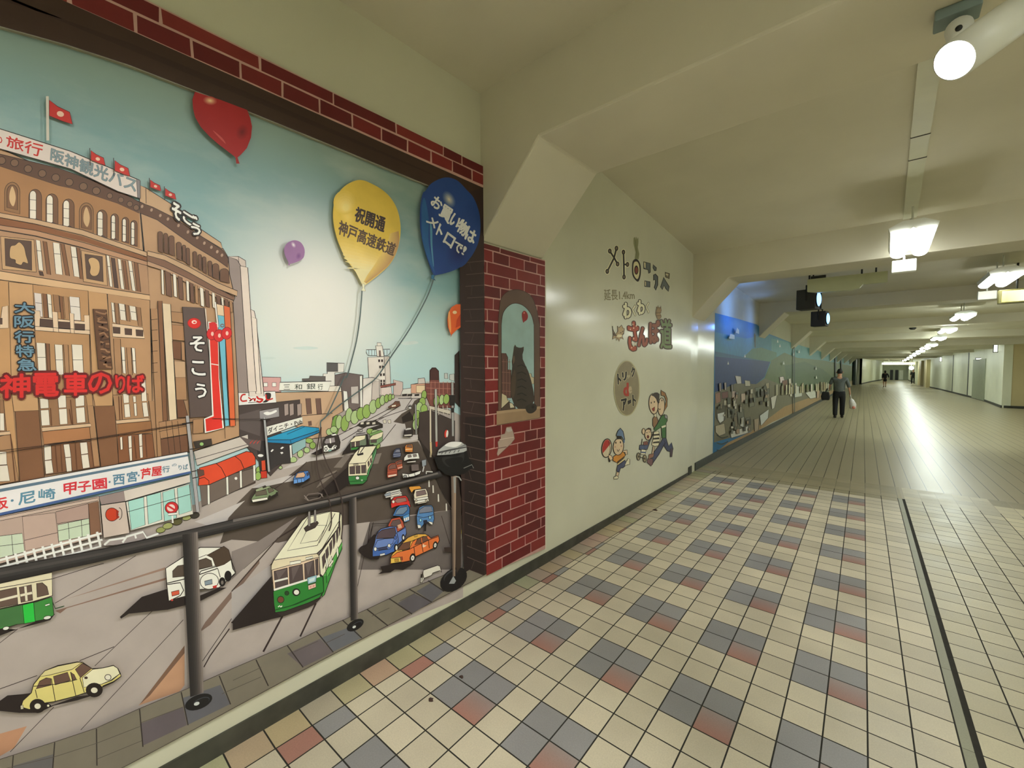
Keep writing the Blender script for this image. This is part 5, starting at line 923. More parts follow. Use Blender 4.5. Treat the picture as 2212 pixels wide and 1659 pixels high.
def black_far(A): A.fill((54, 48, 48), 'g: 1450,560 1460,505 1480,490 1520,488 1530,520 1525,560 1500,566', INK, 1.2); A.fill((206, 204, 204), 'g: 1465,500 1485,490 1515,488 1516,500 1468,508'); A.fill((214, 210, 204), 'g: 1455,545 1520,540 1520,556 1458,560', INK, 1)
car('black painted car farther up the avenue', black_far)
def dark_far2(A): A.fill((110, 74, 60), 'g: 1320,310 1360,285 1380,262 1415,262 1425,300 1380,318 1320,318', INK, 1.1); A.fill((226, 220, 206), 'g: 1350,298 1385,292 1385,304 1352,310'); A.fill((90, 70, 60), 'g: 1390,268 1412,268 1414,280 1392,282')
car('tiny dark painted car crossing far up the avenue', dark_far2)
def tiny3(A): A.fill((196, 196, 196), 'g: 1490,310 1500,292 1515,292 1520,325 1500,332', INK, 1); A.fill((60, 56, 56), 'g: 1492,300 1516,296 1516,308 1494,312')
car('tiny white painted car on the far dark lane', tiny3)
def bw(A):
    A.fill(SH, 'g: 660,710 790,640 780,700 720,720'); A.fill((52, 46, 44), 'g: 765,600 790,560 860,535 895,550 912,610 905,660 870,680 800,695 765,690', INK, 1.4); A.fill((236, 236, 232), 'g: 830,545 870,535 885,548 850,556', INK, 1); A.fill((140, 132, 136), 'g: 775,612 790,580 862,565 870,610 790,625', INK, 1.2); A.line((226, 224, 220), 2.4, 'g: 825,575 830,618'); A.fill((232, 232, 228), 'g: 770,640 800,630 830,660 860,630 885,640 880,670 850,672 830,685 800,690 770,690', INK, 1.2); A.fill((40, 36, 36), 'g: 800,640 850,632 838,660 820,662'); A.fill((30, 26, 26), E('g', 790, 665, 13, 17)); A.fill((236, 236, 232), E('g', 790, 665, 7, 10)); A.fill((30, 26, 26), E('g', 868, 655, 13, 17)); A.fill((236, 236, 232), E('g', 868, 655, 7, 10)); A.fill((150, 190, 186), 'g: 810,676 838,670 838,684 812,690', INK, 1)
car('black and white painted car by the blue awning', bw)
def blue_l(A):
    A.fill((34, 28, 26), 'g: 510,962 650,910 655,930 560,985'); A.fill((70, 120, 190), 'g: 512,920 540,870 570,858 635,850 650,870 655,910 610,940 515,965', INK, 1.4); A.fill((206, 168, 140), 'g: 535,895 548,872 600,862 615,885 605,905 530,912', INK, 1.2); A.fill((100, 150, 214), 'g: 515,925 600,912 605,945 518,962', INK, 1.1); A.lines(INK, 1, 'g: 545,922 550,955', 'g: 580,916 584,950'); A.fill((60, 70, 100), 'g: 625,870 645,865 645,885 630,895', INK, 1)
car('blue painted car at the left of the dark crossing', blue_l)
def green_l(A):
    A.fill((34, 28, 26), 'g: 150,1105 380,1040 385,1060 260,1120 160,1125'); A.fill((122, 140, 106), 'g: 155,1090 165,1070 200,1025 260,1000 310,985 345,1000 385,1025 360,1050 300,1080 290,1095 165,1120', INK, 1.4); A.fill((150, 162, 130), 'g: 190,1010 250,985 320,980 300,1000 200,1030', INK, 1); A.fill((100, 92, 80), 'g: 190,1030 280,1010 292,1050 190,1065', INK, 1.1); A.fill((100, 92, 80), 'g: 295,1005 330,995 350,1020 305,1040', INK, 1.1); A.fill((232, 230, 220), 'g: 160,1095 290,1075 295,1095 170,1118', INK, 1.1); A.fill((40, 34, 32), E('g', 312, 1078, 14, 20)); A.fill((40, 34, 32), E('g', 372, 1045, 10, 16)); A.fill((50, 44, 40), 'g: 250,985 275,975 285,988 255,998', INK, 1)
car('olive green painted car at the left crossing', green_l)
def truck_edge(A):
    A.fill((226, 196, 96), 'h: 1885,185 1945,168 1945,210 1890,215', INK, 1); A.fill((206, 96, 52), 'h: 1885,205 1910,200 1915,240 1888,245', INK, 1); A.fill((240, 230, 206), 'h: 1915,205 1945,200 1945,250 1918,250', INK, 1); A.fill((150, 92, 64), 'h: 1890,260 1940,280 1935,330 1900,380 1890,320', INK, 1); A.fill((60, 48, 44), 'h: 1795,318 1860,315 1860,362 1800,352')
A = Art('painted_awning', mural, 'yellow striped corner awning beside the dark pier edge'); truck_edge(A); A.build()
def bench(A): A.fill((222, 218, 208), 'h: 1615,540 1620,510 1740,470 1762,478 1775,530 1760,515 1700,535 1690,555 1625,580', INK, 1.4); A.line(INK, 3.4, 'h: 1605,545 1598,620'); A.line((230, 228, 220), 2, 'h: 1603,575 1600,615'); A.line((230, 228, 220), 2, 'h: 1618,575 1615,615'); A.line(INK, 1, 'h: 1625,580 1612,620')
A = Art('painted_car', mural, 'white painted car roof just above the tiles'); bench(A); A.build()
def wreck(A): A.line((120, 108, 104), 2, 'g: 610,1085 640,1050 720,1040 760,1050 740,1080 640,1105 610,1085', False); A.line(INK, 1.4, 'g: 630,1070 735,1062'); A.lines((150, 140, 136), 1.6, 'g: 605,1060 640,1100', 'g: 745,1045 765,1075')
A = Art('painted_roof_rack', mural, 'pantograph loop just above the rail'); wreck(A); A.build()
# --- painted pavement strip, rail and stand in the foreground of the mural
def pw(y, z, x=None):
    "place on the tall mural's wall -> drawing point"
    v = RM @ Vector((WALL[0][1] if x is None else x, -(z-CH), y))
    return (CXP+FPX*v.x/v.z, CYP+FPX*v.y/v.z)
def mix(a, b, t): return tuple(p+(q-p)*t for p, q in zip(a, b))
A = Art('painted_pavement', mural, 'grey painted paving tiles along the foot of the mural')
A.fill((122, 116, 104), P('d: -1200,1960 0,1560 430,1425 750,1320 1080,1172 1450,1020 h: 0,1338 470,1140 700,1030 940,930 1140,840 1500,670 1700,590 1985,478')+[pw(2.07, .40), pw(2.07, .188), pw(1.5, .19), pw(.9, .19), pw(.3, .18), pw(-.4, .18)], (60, 50, 48), 1.2)
for pts, c in (('d: 1085,1290 1420,1160 1450,1300 1105,1460', (100, 92, 98)), ('d: 1420,1090 1710,990 1785,1140 1455,1300', (98, 98, 106)), ('d: 105,1610 420,1520 410,1700 95,1760', (100, 98, 100)), ('h: 460,1215 740,1090 850,1205 595,1330', (104, 96, 100)), ('h: 740,1085 1010,985 1095,1082 850,1200', (104, 106, 114)), ('h: 1400,790 1540,710 1690,780 1520,880', (94, 90, 96)), ('h: 1560,690 1680,620 1790,690 1690,780', (96, 94, 100))): A.fill(c, pts)
for l in ('d: 105,1530 90,1720', 'd: 425,1430 408,1659', 'd: 748,1325 752,1612', 'd: 1082,1175 1108,1468', 'd: 1405,1045 1458,1302', 'd: 1700,920 1788,1142', 'h: 195,1265 300,1488', 'h: 460,1145 595,1332', 'h: 710,1030 852,1205', 'h: 930,932 1095,1085', 'h: 1140,842 1318,982', 'h: 1330,752 1522,882', 'h: 1500,672 1690,782', 'h: 1660,600 1795,690'): A.line((52, 46, 44), 2.6, l)
for l in ('d: 0,1640 430,1540', 'd: 430,1540 745,1440 1085,1310', 'd: 755,1560 1100,1420', 'd: 1095,1280 1420,1160', 'd: 1720,1060 2024,930', 'h: 0,1440 240,1330', 'h: 520,1200 720,1110', 'h: 780,1130 950,1050', 'h: 1180,900 1330,830', 'h: 1420,770 1560,700'): A.line((84, 78, 72), 1.2, l)
A.build()
A = Art('painted_rail', mural, 'dark grey painted guard rail with two posts'); D1, D2, D3, D4 = (40, 37, 38), (70, 66, 66), (112, 106, 104), (134, 126, 122)
for k, c in enumerate((D1, D1, (52, 50, 51), D2, (58, 55, 56))):
    f0, f1 = k/5, 1
    top = P('p: -330,1296 0,1222 228,1180 380,1147 560,1106 728,1071 945,1016'); bot = P('p: -330,1330 0,1254 200,1212 390,1168 560,1128 743,1082 952,1028')
    ps = (0, 1, .75, .55, .3)[k]; pe = (1, 1, .75, .5, .25)[k]
    if k == 0: A.fill(c, top+bot[::-1], (24, 22, 22), 1)
    elif k >= 2: A.fill(c, [mix(t, b, .08) for t, b in zip(top, bot)]+[mix(t, b, (0, 0, .7, .5, .3)[k]) for t, b in zip(top, bot)][::-1])
A.fill(D3, P('g: 0,1262 900,1078 1740,866 1745,880 900,1095 0,1285'))
for p0, p1, q0, q1 in (((391, 1152), (424, 1146), (408, 1500), (437, 1490)), ((749, 1076), (765, 1072), (753, 1338), (769, 1334))):
    n = 8
    for k in range(n):
        t0, t1 = k/n, 1
        c = mix(D1, (126, 116, 112), max(0, (k/(n-1))**2.2))
        A.fill(c, [mix(p0, p1, t0), p1, q1, mix(q0, q1, t0)])
for cr, x, y, rx, ry, ro, gx, gy in (('d', 1540, 1122, 112, 55, -22, 1525, 1135), ('h', 1038, 975, 80, 42, -30, 1030, 990)):
    A.fill((26, 25, 27), E(cr, x, y, rx, ry, ro)); A.fill((60, 62, 70), E(cr, x+rx*.2, y-4, rx*.6, ry*.5, ro)); A.fill((26, 25, 27), E(cr, x+rx*.2, y, rx*.55, ry*.45, ro)); A.fill((206, 212, 212), E(cr, gx, gy, rx*.2, ry*.24, ro))
A.build()
# --- painted brick opening: lintel above, pier at the right
MORT, LINT = (196, 158, 148), (62, 44, 36)
BR3 = ((114, 36, 36), (124, 39, 39), (104, 32, 34), (126, 45, 42), (96, 29, 31))
rr = random.Random(11)
def wall_rect(A, c, y0, y1, z0, z1, jit=.0):
    j = lambda: rr.uniform(-jit, jit)
    A.fill(c, [pw(y0+j(), z0+j()), pw(y1+j(), z0+j()), pw(y1+j(), z1+j()), pw(y0+j(), z1+j())])
A = Art('painted_lintel', mural, 'painted dark beam and two brick courses above the street scene')
ytop = [(-.42, 2.735), (-.02, 2.708), (.12, 2.73), (.28, 2.744), (.65, 2.746), (1.06, 2.74), (1.6, 2.728), (2.0735, 2.715)]
A.fill(LINT, [pw(y, z) for y, z in ytop]+[pw(2.0735, 2.862), pw(-.42, 2.89)])
for k in range(3): A.fill((54, 37, 31), [pw(y, z+.02+k*.03) for y, z in ytop]+[pw(2.07, 2.80), pw(-.4, 2.80)]) if k == 2 else None
A.line((150, 150, 140), 1.4, [pw(y, z) for y, z in ytop])
A.fill(MORT, [pw(-.42, 2.875), pw(2.0735, 2.855), pw(2.0735, 2.995), pw(-.42, 3.01)])
lo = [-.37+.1667*k for k in range(16)]; lo[-1] = 2.0735
for a, b in zip(lo, lo[1:]): wall_rect(A, rr.choice(BR3), a+.008, b-.002, 2.872, 2.936, .002)
up = [-.42, .04, .37, .706, 1.033, 1.389, 1.725, 1.878, 2.0735]
for a, b in zip(up, up[1:]): wall_rect(A, rr.choice(BR3), a+.007, b-.001, 2.945, 2.998, .002)
A.build()
A = Art('painted_pier', mural, 'painted brick pier with a dark inner side')
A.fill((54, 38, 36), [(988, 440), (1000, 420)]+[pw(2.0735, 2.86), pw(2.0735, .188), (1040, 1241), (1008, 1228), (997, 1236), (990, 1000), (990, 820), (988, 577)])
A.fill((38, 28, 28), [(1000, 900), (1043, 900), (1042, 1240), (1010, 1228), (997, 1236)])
zs = [2.449-.0813*k for k in range(28)]
for k, z in enumerate(zs[1:], 1):
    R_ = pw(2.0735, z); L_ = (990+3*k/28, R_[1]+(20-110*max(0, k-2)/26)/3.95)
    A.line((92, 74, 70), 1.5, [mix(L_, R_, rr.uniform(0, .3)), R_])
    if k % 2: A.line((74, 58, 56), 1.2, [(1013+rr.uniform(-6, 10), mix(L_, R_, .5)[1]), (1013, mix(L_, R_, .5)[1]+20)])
A.fill((196, 154, 146), [pw(2.0735, 2.478), pw(2.765, 2.496), pw(2.765, .14), pw(2.0735, .185)])
for k in range(29):
    z1 = 2.449-.0813*(k-1) if k else 2.49; z0 = 2.449-.0813*k
    if k == 28: z0 = .17
    if k % 2: js = [2.073, 2.16+.0*k, 2.33, 2.50, 2.655, 2.765]
    else: js = [2.073, 2.10 if k % 4 else 2.235, 2.415 if k % 4 else 2.57, 2.70 if k % 4 else 2.765, 2.765]
    js = sorted(set(js))
    for a, b in zip(js, js[1:]):
        c = rr.choice(BR3); d = .0042
        wall_rect(A, c, a+(d if a > 2.08 else 0), b-(d if b < 2.76 else .004), z0+.0045, min(z1-.004, 2.488), .0022)
A.line((214, 206, 188), 1.8, [pw(2.765, 2.496), pw(2.765, .13)])
A.fill((178, 158, 144), 'j: 430,245 470,240 490,290 500,345 470,385 430,420 355,492 348,470 360,420 355,370 380,345 380,310 415,300', (120, 90, 84), 1); A.line((206, 190, 178), 1.6, 'j: 370,350 495,330'); A.line((90, 60, 58), 1.4, 'j: 360,425 430,412'); A.fill((190, 184, 178), 'j: 428,255 465,255 478,275 440,285', s=True)
A.build(); PIER = A.o
A = Art('painted_ash_stand', mural, 'dark painted bowl on a tall stand beside the pier')
A.fill((24, 22, 24), E('h', 1875, 590, 128, 88, -38)); A.fill((58, 58, 62), E('h', 1850, 560, 70, 40, -38)); A.fill((24, 22, 24), E('h', 1858, 572, 72, 42, -38)); A.fill((150, 154, 158), 'h: 1835,625 1872,560 1895,600 1880,625')
A.fill((60, 48, 42), 'g: 1885,900 1905,900 1940,1100 1940,1300 h: 1935,480 1900,540 1885,300')
for k in range(5): A.fill(mix((96, 82, 74), (170, 146, 126), k/4), 'g: %f,895 1896,895 h: 1888,560 %f,562' % (1852+k*9, 1866+k*5))
A.fill((150, 152, 152), 'g: 1872,905 1892,900 1894,1040 1878,1040')
A.fill((22, 21, 23), 'g: 1705,735 1740,830 1800,880 1860,900 1960,880 2030,830 2050,810 2000,735 1985,680 1860,720', s=False)
A.fill((44, 42, 44), 'g: 1780,740 1900,730 1960,700 1950,780 1860,820 1800,800', s=True); A.fill((22, 21, 23), 'g: 1800,760 1940,735 1940,790 1860,825', s=True)
A.fill((176, 178, 178), 'g: 1732,722 1745,675 1800,630 1870,603 1940,606 1985,640 1988,680 1960,695 1850,715', (60, 58, 60), 1, s=False); A.fill((236, 236, 232), 'g: 1800,640 1840,610 1900,605 1945,615 1890,650', s=True); A.fill((70, 70, 72), 'g: 1745,690 1860,665 1985,645 1985,655 1860,680 1745,705'); A.fill((120, 122, 124), 'g: 1900,660 1980,640 1975,625')
for x in (1770, 1800, 1835, 1875, 1910): A.line((70, 70, 72), 1.4, 'g: %d,%d %d,%d' % (x, 712-(x-1770)*.12, x+14, 690-(x-1770)*.12))
A.line((170, 172, 170), 2.4, 'g: 1895,900 1920,905 1940,935'); A.line((130, 130, 128), 1.6, 'g: 1960,830 2030,800 2045,830'); A.build()
A = Art('painted_window', PIER, 'arched painted window with a view of sky')
A.fill((104, 82, 70), P('i: 360,1525 360,760 375,600')+smooth(P('i: 375,600 400,550 450,512 520,500 590,520 650,570 690,680'), False)+P('i: 712,800 716,1500 665,1500'), (60, 44, 40), 1)
A.fill((168, 200, 204), P('i: 385,1525 385,800')+smooth(P('i: 385,800 400,700 450,635 510,615 580,640 640,710 665,800'), False)+P('i: 668,1500'), (54, 40, 38), 1.3)
A.fill((100, 70, 64), 'i: 385,1038 425,1042 440,1075 440,1178 470,1182 470,1420 385,1420', INK, 1.1)
for y in (1110, 1200, 1290, 1360): A.line((150, 108, 96), 1, 'i: 390,%d 465,%d' % (y, y+4))
for x in (405, 430, 455): A.line((140, 100, 90), 1, 'i: %d,1090 %d,1400' % (x, x))
A.fill((206, 196, 164), 'i: 388,1380 430,1400 440,1440 460,1440 385,1510', INK, 1.1); A.fill((84, 70, 60), 'i: 385,1510 450,1450 500,1480 510,1515 390,1525', INK, 1); A.fill((222, 214, 190), 'i: 455,1460 480,1465 500,1500 460,1505', INK, 1); A.fill((206, 196, 170), 'i: 615,1210 640,1212 645,1240 665,1245 665,1300 630,1300', INK, 1)
A.fill((158, 132, 104), 'i: 345,1532 716,1490 716,1588 345,1652', (90, 70, 56), 1.2); A.fill((176, 150, 120), 'i: 345,1532 716,1490 716,1510 345,1556'); A.build()
A = Art('painted_cat', PIER, 'dark painted cat seen from behind on the window sill')
CT = (66, 58, 52); A.fill(CT, 'i: 492,985 503,966 514,985 535,992 556,992 577,984 576,1015 566,1050 568,1090 590,1140 615,1190 640,1270 662,1370 668,1440 640,1490 600,1512 530,1512 495,1480 470,1410 464,1330 472,1230 478,1150 474,1110 482,1060 488,1020', s=False)
A.fill((84, 70, 58), 'i: 480,1230 500,1180 510,1260 500,1380 480,1420 470,1340', s=True); A.fill((108, 88, 72), 'i: 484,1080 496,1060 500,1100 486,1130', s=True)
for y in (1150, 1210, 1270, 1330, 1390, 1440): A.line((42, 38, 36), 2.2, 'i: 520,%d 560,%d 600,%d' % (y, y-12, y+10))
A.fill((52, 46, 42), 'i: 590,1500 620,1475 660,1465 686,1485 684,1520 650,1548 610,1545', s=True); A.fill((34, 30, 28), E('i', 655, 1495, 12, 14)); A.build()
def balloon(name, lb, pts, c, cd, hl, parent=None, knot=None, dark=None, cut=False):
    A = Art(name, parent or mural, lb)
    q = P(pts) if cut else smooth(P(pts)); A.fill(c, q)
    cx = sum(p[0] for p in q)/len(q); cy = sum(p[1] for p in q)/len(q)
    if dark:
        dx, dy, r = dark
        for k in range(7):
            f = 1-k/7; A.fill(mix(c, cd, (k+1)/7), ell(dx, dy, r*.75*f, r*f, 15))
    hx, hy, hr, hc, ang = hl
    for k in range(6):
        f = 1-k/6; A.fill(mix(c, hc, (k+1)/6), ell(hx, hy, hr*f, hr*.62*f, ang))
    if knot: A.fill(cd, knot)
    return A
A = balloon('painted_balloon', 'red balloon under the painted beam', 'a: 1650,806 1628,870 1634,950 1650,1020 1700,1105 1770,1180 1850,1250 1930,1310 1975,1345 2000,1365 2005,1365 2040,1335 2090,1280 2125,1190 2133,1100 2120,1030 2092,958 1870,875', (160, 36, 38), (112, 24, 28), (450, 223, 15, (240, 210, 160), 10), dark=(519, 290, 17), cut=True)
A.fill((150, 40, 40), 'a: 1992,1360 2012,1362 2028,1412 2000,1412'); A.fill((196, 84, 80), 'a: 1800,1130 1850,1190 1910,1245 1880,1195', s=True); A.build()
A = balloon('painted_balloon', 'small purple balloon left of the yellow one', 'f: 430,560 450,510 490,485 530,480 575,500 604,555 600,615 575,645 540,662 500,675 478,676 462,655 440,610', (150, 110, 160), (116, 76, 132), (629, 531, 7, (236, 232, 236), 60), dark=(640, 555, 8)); A.fill((150, 110, 160), 'f: 468,672 482,674 478,692 464,692'); A.build()
A = Art('painted_balloon', mural, 'orange balloon half behind the pier edge'); A.fill((222, 98, 44), 'f: 1932,1018 1895,1020 1855,1045 1830,1090 1820,1150 1826,1215 1842,1262 1850,1278 1860,1276 1890,1245 1932,1216'); A.fill((240, 160, 96), 'f: 1826,1110 1840,1080 1850,1180 1850,1260 1835,1220', s=True); A.fill((190, 66, 30), 'f: 1932,1100 1900,1150 1890,1220 1932,1200'); A.fill((244, 206, 160), E('f', 1883, 1088, 18, 14)); A.fill((196, 84, 44), 'f: 1850,1272 1860,1274 1850,1300'); A.build()
STR = (84, 98, 100)
A = balloon('painted_balloon', 'yellow balloon with dark lettering and a long string', 'f: 1040,-28 960,10 895,75 855,170 846,280 862,400 900,520 960,640 1040,750 1090,845 1105,862 1130,850 1240,765 1330,680 1390,570 1418,440 1418,330 1390,210 1330,110 1250,40 1160,-8 1100,-30', (222, 190, 78), (190, 150, 60), (745, 470, 22, (236, 206, 108), 70), dark=None)
for k in range(10): A.fill(mix((222, 190, 78), (244, 222, 168), (k+1)/10), smooth(P('f: %f,%f %f,%f 1040,750 1090,845 1105,860 1125,850 %f,%f %f,%f' % (900+k*8, 430+k*32, 960+k*6, 600+k*12, 1230-k*6, 760-k*2+k*2, 1330-k*16, 600+k*14))))
for k in range(8): A.fill(mix((222, 190, 78), (176, 132, 84), (k+1)/8*.8), smooth(P('f: %f,%f 1400,%f 1400,%f 1340,650 1240,750 %f,%f' % (1300+k*10, 330+k*20, 330+k*20, 520-k*4, 1150+k*14, 800-k*8)))) if False else None
for k in range(6): A.fill(mix((222, 190, 78), (238, 212, 130), (k+1)/6), ell(740-1+k*.5, 440+k*2, 24-k*3.4, 26-k*3.6))
RO = P('f: 1404,400 1408,480 1388,570 1330,672 1240,758 1128,842')
RI = P('f: 1330,420 1300,520 1240,620 1190,700 1140,770 1108,830')
for k in range(9):
    t = k/9; A.fill(mix((226, 198, 110), (186, 146, 96), (k+1)/9), smooth([mix(i_, o_, t) for i_, o_ in zip(RI, RO)], False)+smooth(RO[::-1], False))
A.fill((246, 236, 206), 'f: 1092,848 1116,848 1112,880 1122,908 1086,908 1098,880', (170, 150, 110), .8)
A.build(); YB = A.o
B_ = Art('lettering', YB); B_.text('祝開通', 'f: 1048,192 1296,288 1276,412 1026,312', (62, 50, 48), .07); B_.text('神戸高速鉄道', 'f: 905,305 1388,512 1356,612 888,425', (86, 68, 56), .06); B_.build()
B_ = Art('balloon_string', YB, 'thin grey string of the yellow balloon'); B_.line((206, 214, 210), 4.2, 'f: 1092,905 1085,1010 1072,1150 1052,1290', True); B_.line(STR, 2.8, 'f: 1092,905 1085,1010 1072,1150 1045,1330 1005,1490 965,1632 g: 940,60 880,200 790,385 742,430 742,490', True); B_.line((66, 54, 52), 2.6, 'g: 742,480 728,560 706,700 714,830 750,960 800,1060 826,1160 832,1290 812,1360', True); B_.build()
A = balloon('painted_balloon', 'blue balloon with white lettering overlapping the pier', 'e: 1630,1640 1690,1570 1800,1525 1900,1548 1985,1630 f: 2045,120 2090,240 2102,370 2082,500 2020,620 1930,705 1830,748 1725,772 1700,768 1650,640 1605,480 1585,330 1590,180 1610,80', (38, 70, 140), (34, 44, 106), (964, 433, 19, (214, 206, 190), 60), dark=(985, 545, 36))
A.fill((44, 96, 156), 'f: 1600,200 1625,120 1660,300 1660,500 1700,700 1710,755 1650,620 1606,460', s=True); A.fill((92, 150, 186), 'f: 1672,330 1690,380 1692,520 1704,700 1690,640 1674,480', s=True); A.fill((54, 110, 150), 'f: 1684,768 1712,770 1704,800 1718,818 1680,800', (30, 40, 70), .9); A.build(); BB = A.o
B_ = Art('lettering', BB, 'white lettering')
for s, q in (('お', 'f: 1722,92 1790,160 1738,232 1672,165'), ('買', 'f: 1790,168 1870,222 1830,340 1745,262'), ('い', 'f: 1880,248 1942,300 1885,385 1828,325'), ('物', 'f: 1945,290 2005,350 1960,450 1890,388'), ('は', 'f: 1998,352 2072,415 2040,512 1965,462'), ('メ', 'f: 1690,262 1748,330 1705,385 1636,318'), ('ト', 'f: 1755,335 1805,395 1748,452 1722,425'), ('ロ', 'f: 1820,408 1890,460 1850,545 1782,490'), ('で', 'f: 1890,480 1955,525 1925,592 1868,555'), ('!', 'f: 1965,520 1988,545 1955,605 1938,590')): B_.text(s, q, (240, 240, 236), .09)
B_.build()
B_ = Art('balloon_string', BB, 'thin grey string of the blue balloon'); B_.line(STR, 2.8, 'f: 1700,812 1640,970 1500,1225 1350,1445 1215,1640 g: 1100,150 900,295 790,388 742,432', True); B_.line((66, 54, 52), 2.6, 'g: 744,480 742,560 762,700 802,810 850,900 892,1010 922,1110 932,1250 916,1430', True); B_.build()
A = Art('painted_balloon', PIER, 'tiny red balloon in the painted window'); A.fill((150, 44, 44), 'i: 560,710 570,685 585,680 602,695 611,725 603,755 580,772 572,780 564,755', s=True); A.fill((214, 130, 120), E('i', 578, 697, 6, 8)); A.build()
# ================================================================ stickers on the cream wall
def sticker(name, lb, cat, group=None):
    r = empty(name); tag(r, lb, cat, group); return r
LAYER[0] = .0012
BK = (40, 34, 30); BW = (96, 104, 104)
r = sticker('wall_lettering', 'large title lettering with knobbed black strokes high on the cream wall', 'lettering', None)
HC = (226, 222, 188)
A = Art('letter', r); A.lines(HC, 7, 'k: 315,345 370,430 408,500', 'k: 395,310 365,430 285,590'); [A.fill(HC, E('k', x, y, 30, 38)) for x, y in ((315, 345), (395, 312), (408, 500), (285, 588))]; A.lines(BK, 3.6, 'k: 315,345 370,430 408,500', 'k: 395,310 365,430 285,590')
for x, y in ((315, 345), (395, 312), (408, 500), (285, 588)): A.fill(BK, E('k', x, y, 22, 30)); A.fill((120, 104, 80), E('k', x, y, 10, 15))
A.build(); A = Art('letter', r); A.lines(HC, 7, 'k: 478,355 483,500 485,655', 'k: 484,505 530,505'); [A.fill(HC, E('k', x, y, 28, 38)) for x, y in ((478, 358), (485, 655), (526, 505))]; A.lines(BK, 3.6, 'k: 478,355 483,500 485,655', 'k: 484,505 530,505')
for x, y in ((478, 358), (485, 655), (526, 505)): A.fill(BK, E('k', x, y, 21, 30)); A.fill((120, 104, 80), E('k', x, y, 10, 15))
A.build(); A = Art('letter', r); A.fill((138, 140, 104), 'k: 600,190 615,175 622,210 632,170 640,205 655,180 658,240 650,300 668,380 660,445 612,440 622,360 600,260'); A.line((110, 114, 80), 1, 'k: 622,220 640,430')
A.fill(BK, 'k: 588,470 620,440 655,455 684,520 684,630 660,705 630,700 588,640 580,560', s=True); A.fill((212, 204, 160), 'k: 602,490 625,470 650,480 668,530 668,620 650,675 628,672 602,625 596,560', s=True); A.fill(BK, E('k', 632, 572, 26, 55)); A.fill((122, 58, 46), E('k', 632, 574, 18, 40)); A.build()
A = Art('letter', r)
for p in ('720,472 798,492 798,600 782,612 772,568 722,556', '732,700 795,712 795,775 732,768'): A.fill(BW, 'k: '+p, BK, 1.6); 
for p in ('722,478 745,484 745,550 724,545', '734,706 750,710 750,764 734,760'): A.fill((206, 198, 160), 'k: '+p, BK, 1)
A.build(); A = Art('letter', r); A.fill(BW, 'k: 832,508 872,545 866,580 850,580 832,545', BK, 1.5); A.fill(BW, 'k: 838,630 860,618 888,650 888,750 862,814 846,780 860,730 860,690 838,694', BK, 1.6); A.build()
A = Art('letter', r); A.fill(BW, 'k: 922,775 958,658 1024,770 1014,828 985,795 962,755 942,805', BK, 1.6); A.fill((130, 122, 100), 'k: 976,598 1028,614 1024,676 982,655', BK, 1.6); A.fill((196, 190, 156), 'k: 984,612 1016,624 1010,640 984,630'); A.build()
r = sticker('wall_lettering', 'faint grey line of lettering below the large title', 'lettering'); A = Art('letters', r); A.text('延長1.4km', 'k: 245,800 605,815 612,925 250,935', (132, 126, 96), .03); A.build()
r = sticker('wall_lettering', 'white outlined wavy lettering below the faint grey line', 'lettering')
for s, q in (('わ', 'k: 478,955 568,1000 560,1152 482,1140'), ('く', 'k: 580,988 624,992 622,1120 590,1110'), ('わ', 'k: 645,925 730,960 722,1105 650,1095'), ('く', 'k: 745,960 782,958 782,1085 752,1075')): A = Art('letter', r); A.text(s, q, (216, 212, 176), .13, (62, 54, 42), .08); A.build()
r = sticker('wall_lettering', 'red and green spotted lettering beside the small cat sticker', 'lettering')
for s, q, c in (('さ', 'k: 532,1178 656,1205 636,1530 545,1528', (166, 80, 54)), ('ん', 'k: 655,1255 765,1262 765,1478 655,1480', (150, 86, 64)), ('ぽ', 'k: 788,1175 905,1180 895,1440 795,1445', (140, 86, 60)), ('道', 'k: 920,1150 1050,1170 1048,1510 925,1505', (116, 132, 84))):
    A = Art('letter', r); A.text(s, q, c, .06 if s == '道' else .11, (76, 48, 34), .07)
    if s == 'さ':
        for x, y in ((560, 1280), (600, 1265), (590, 1220), (630, 1240), (600, 1390), (580, 1440), (600, 1480), (575, 1500), (615, 1450)): A.fill((220, 190, 160), E('k', x, y, 7, 9))
    A.build()
r = sticker('wall_sticker', 'small brown scribbled figure above the red and green lettering', 'sticker'); A = Art('drawing', r); A.fill((150, 124, 84), 'k: 868,1050 880,1010 900,1020 925,1015 930,1060 915,1090 930,1130 905,1165 880,1150 862,1100', (92, 74, 52), 1)
for l in ('870,1010 882,1040', '890,995 895,1030', '925,1000 912,1040', '860,1085 930,1080', '870,1120 930,1115'): A.line((96, 76, 52), 1.2, 'k: '+l)
A.build()
r = sticker('wall_sticker', 'small striped cat sticker left of the red lettering', 'sticker'); A = Art('drawing', r); A.fill((176, 154, 116), 'k: 345,1240 358,1300 385,1340 410,1300 405,1240 425,1260 455,1228 470,1265 488,1270 480,1330 460,1360 478,1400 440,1380 425,1425 410,1385 395,1415 385,1375 345,1400 355,1350', (70, 56, 42), 1.4); A.fill((90, 74, 58), 'k: 360,1310 385,1345 405,1350 380,1365 355,1350'); A.fill((224, 214, 176), 'k: 410,1340 460,1350 450,1370 400,1372', s=True); A.fill(BK, E('k', 445, 1320, 5, 7)); A.fill(BK, E('k', 468, 1305, 5, 7)); A.line(BK, 1, 'k: 470,1330 485,1335'); A.build()
r = sticker('wall_disc', 'oval grey disc with black and red lettering', 'sign'); A = Art('disc', r); A.fill((138, 128, 102), E('l', 517, 435, 152, 326, 0, 40), (176, 170, 132), 2); A.build()
A = Art('lettering', r)
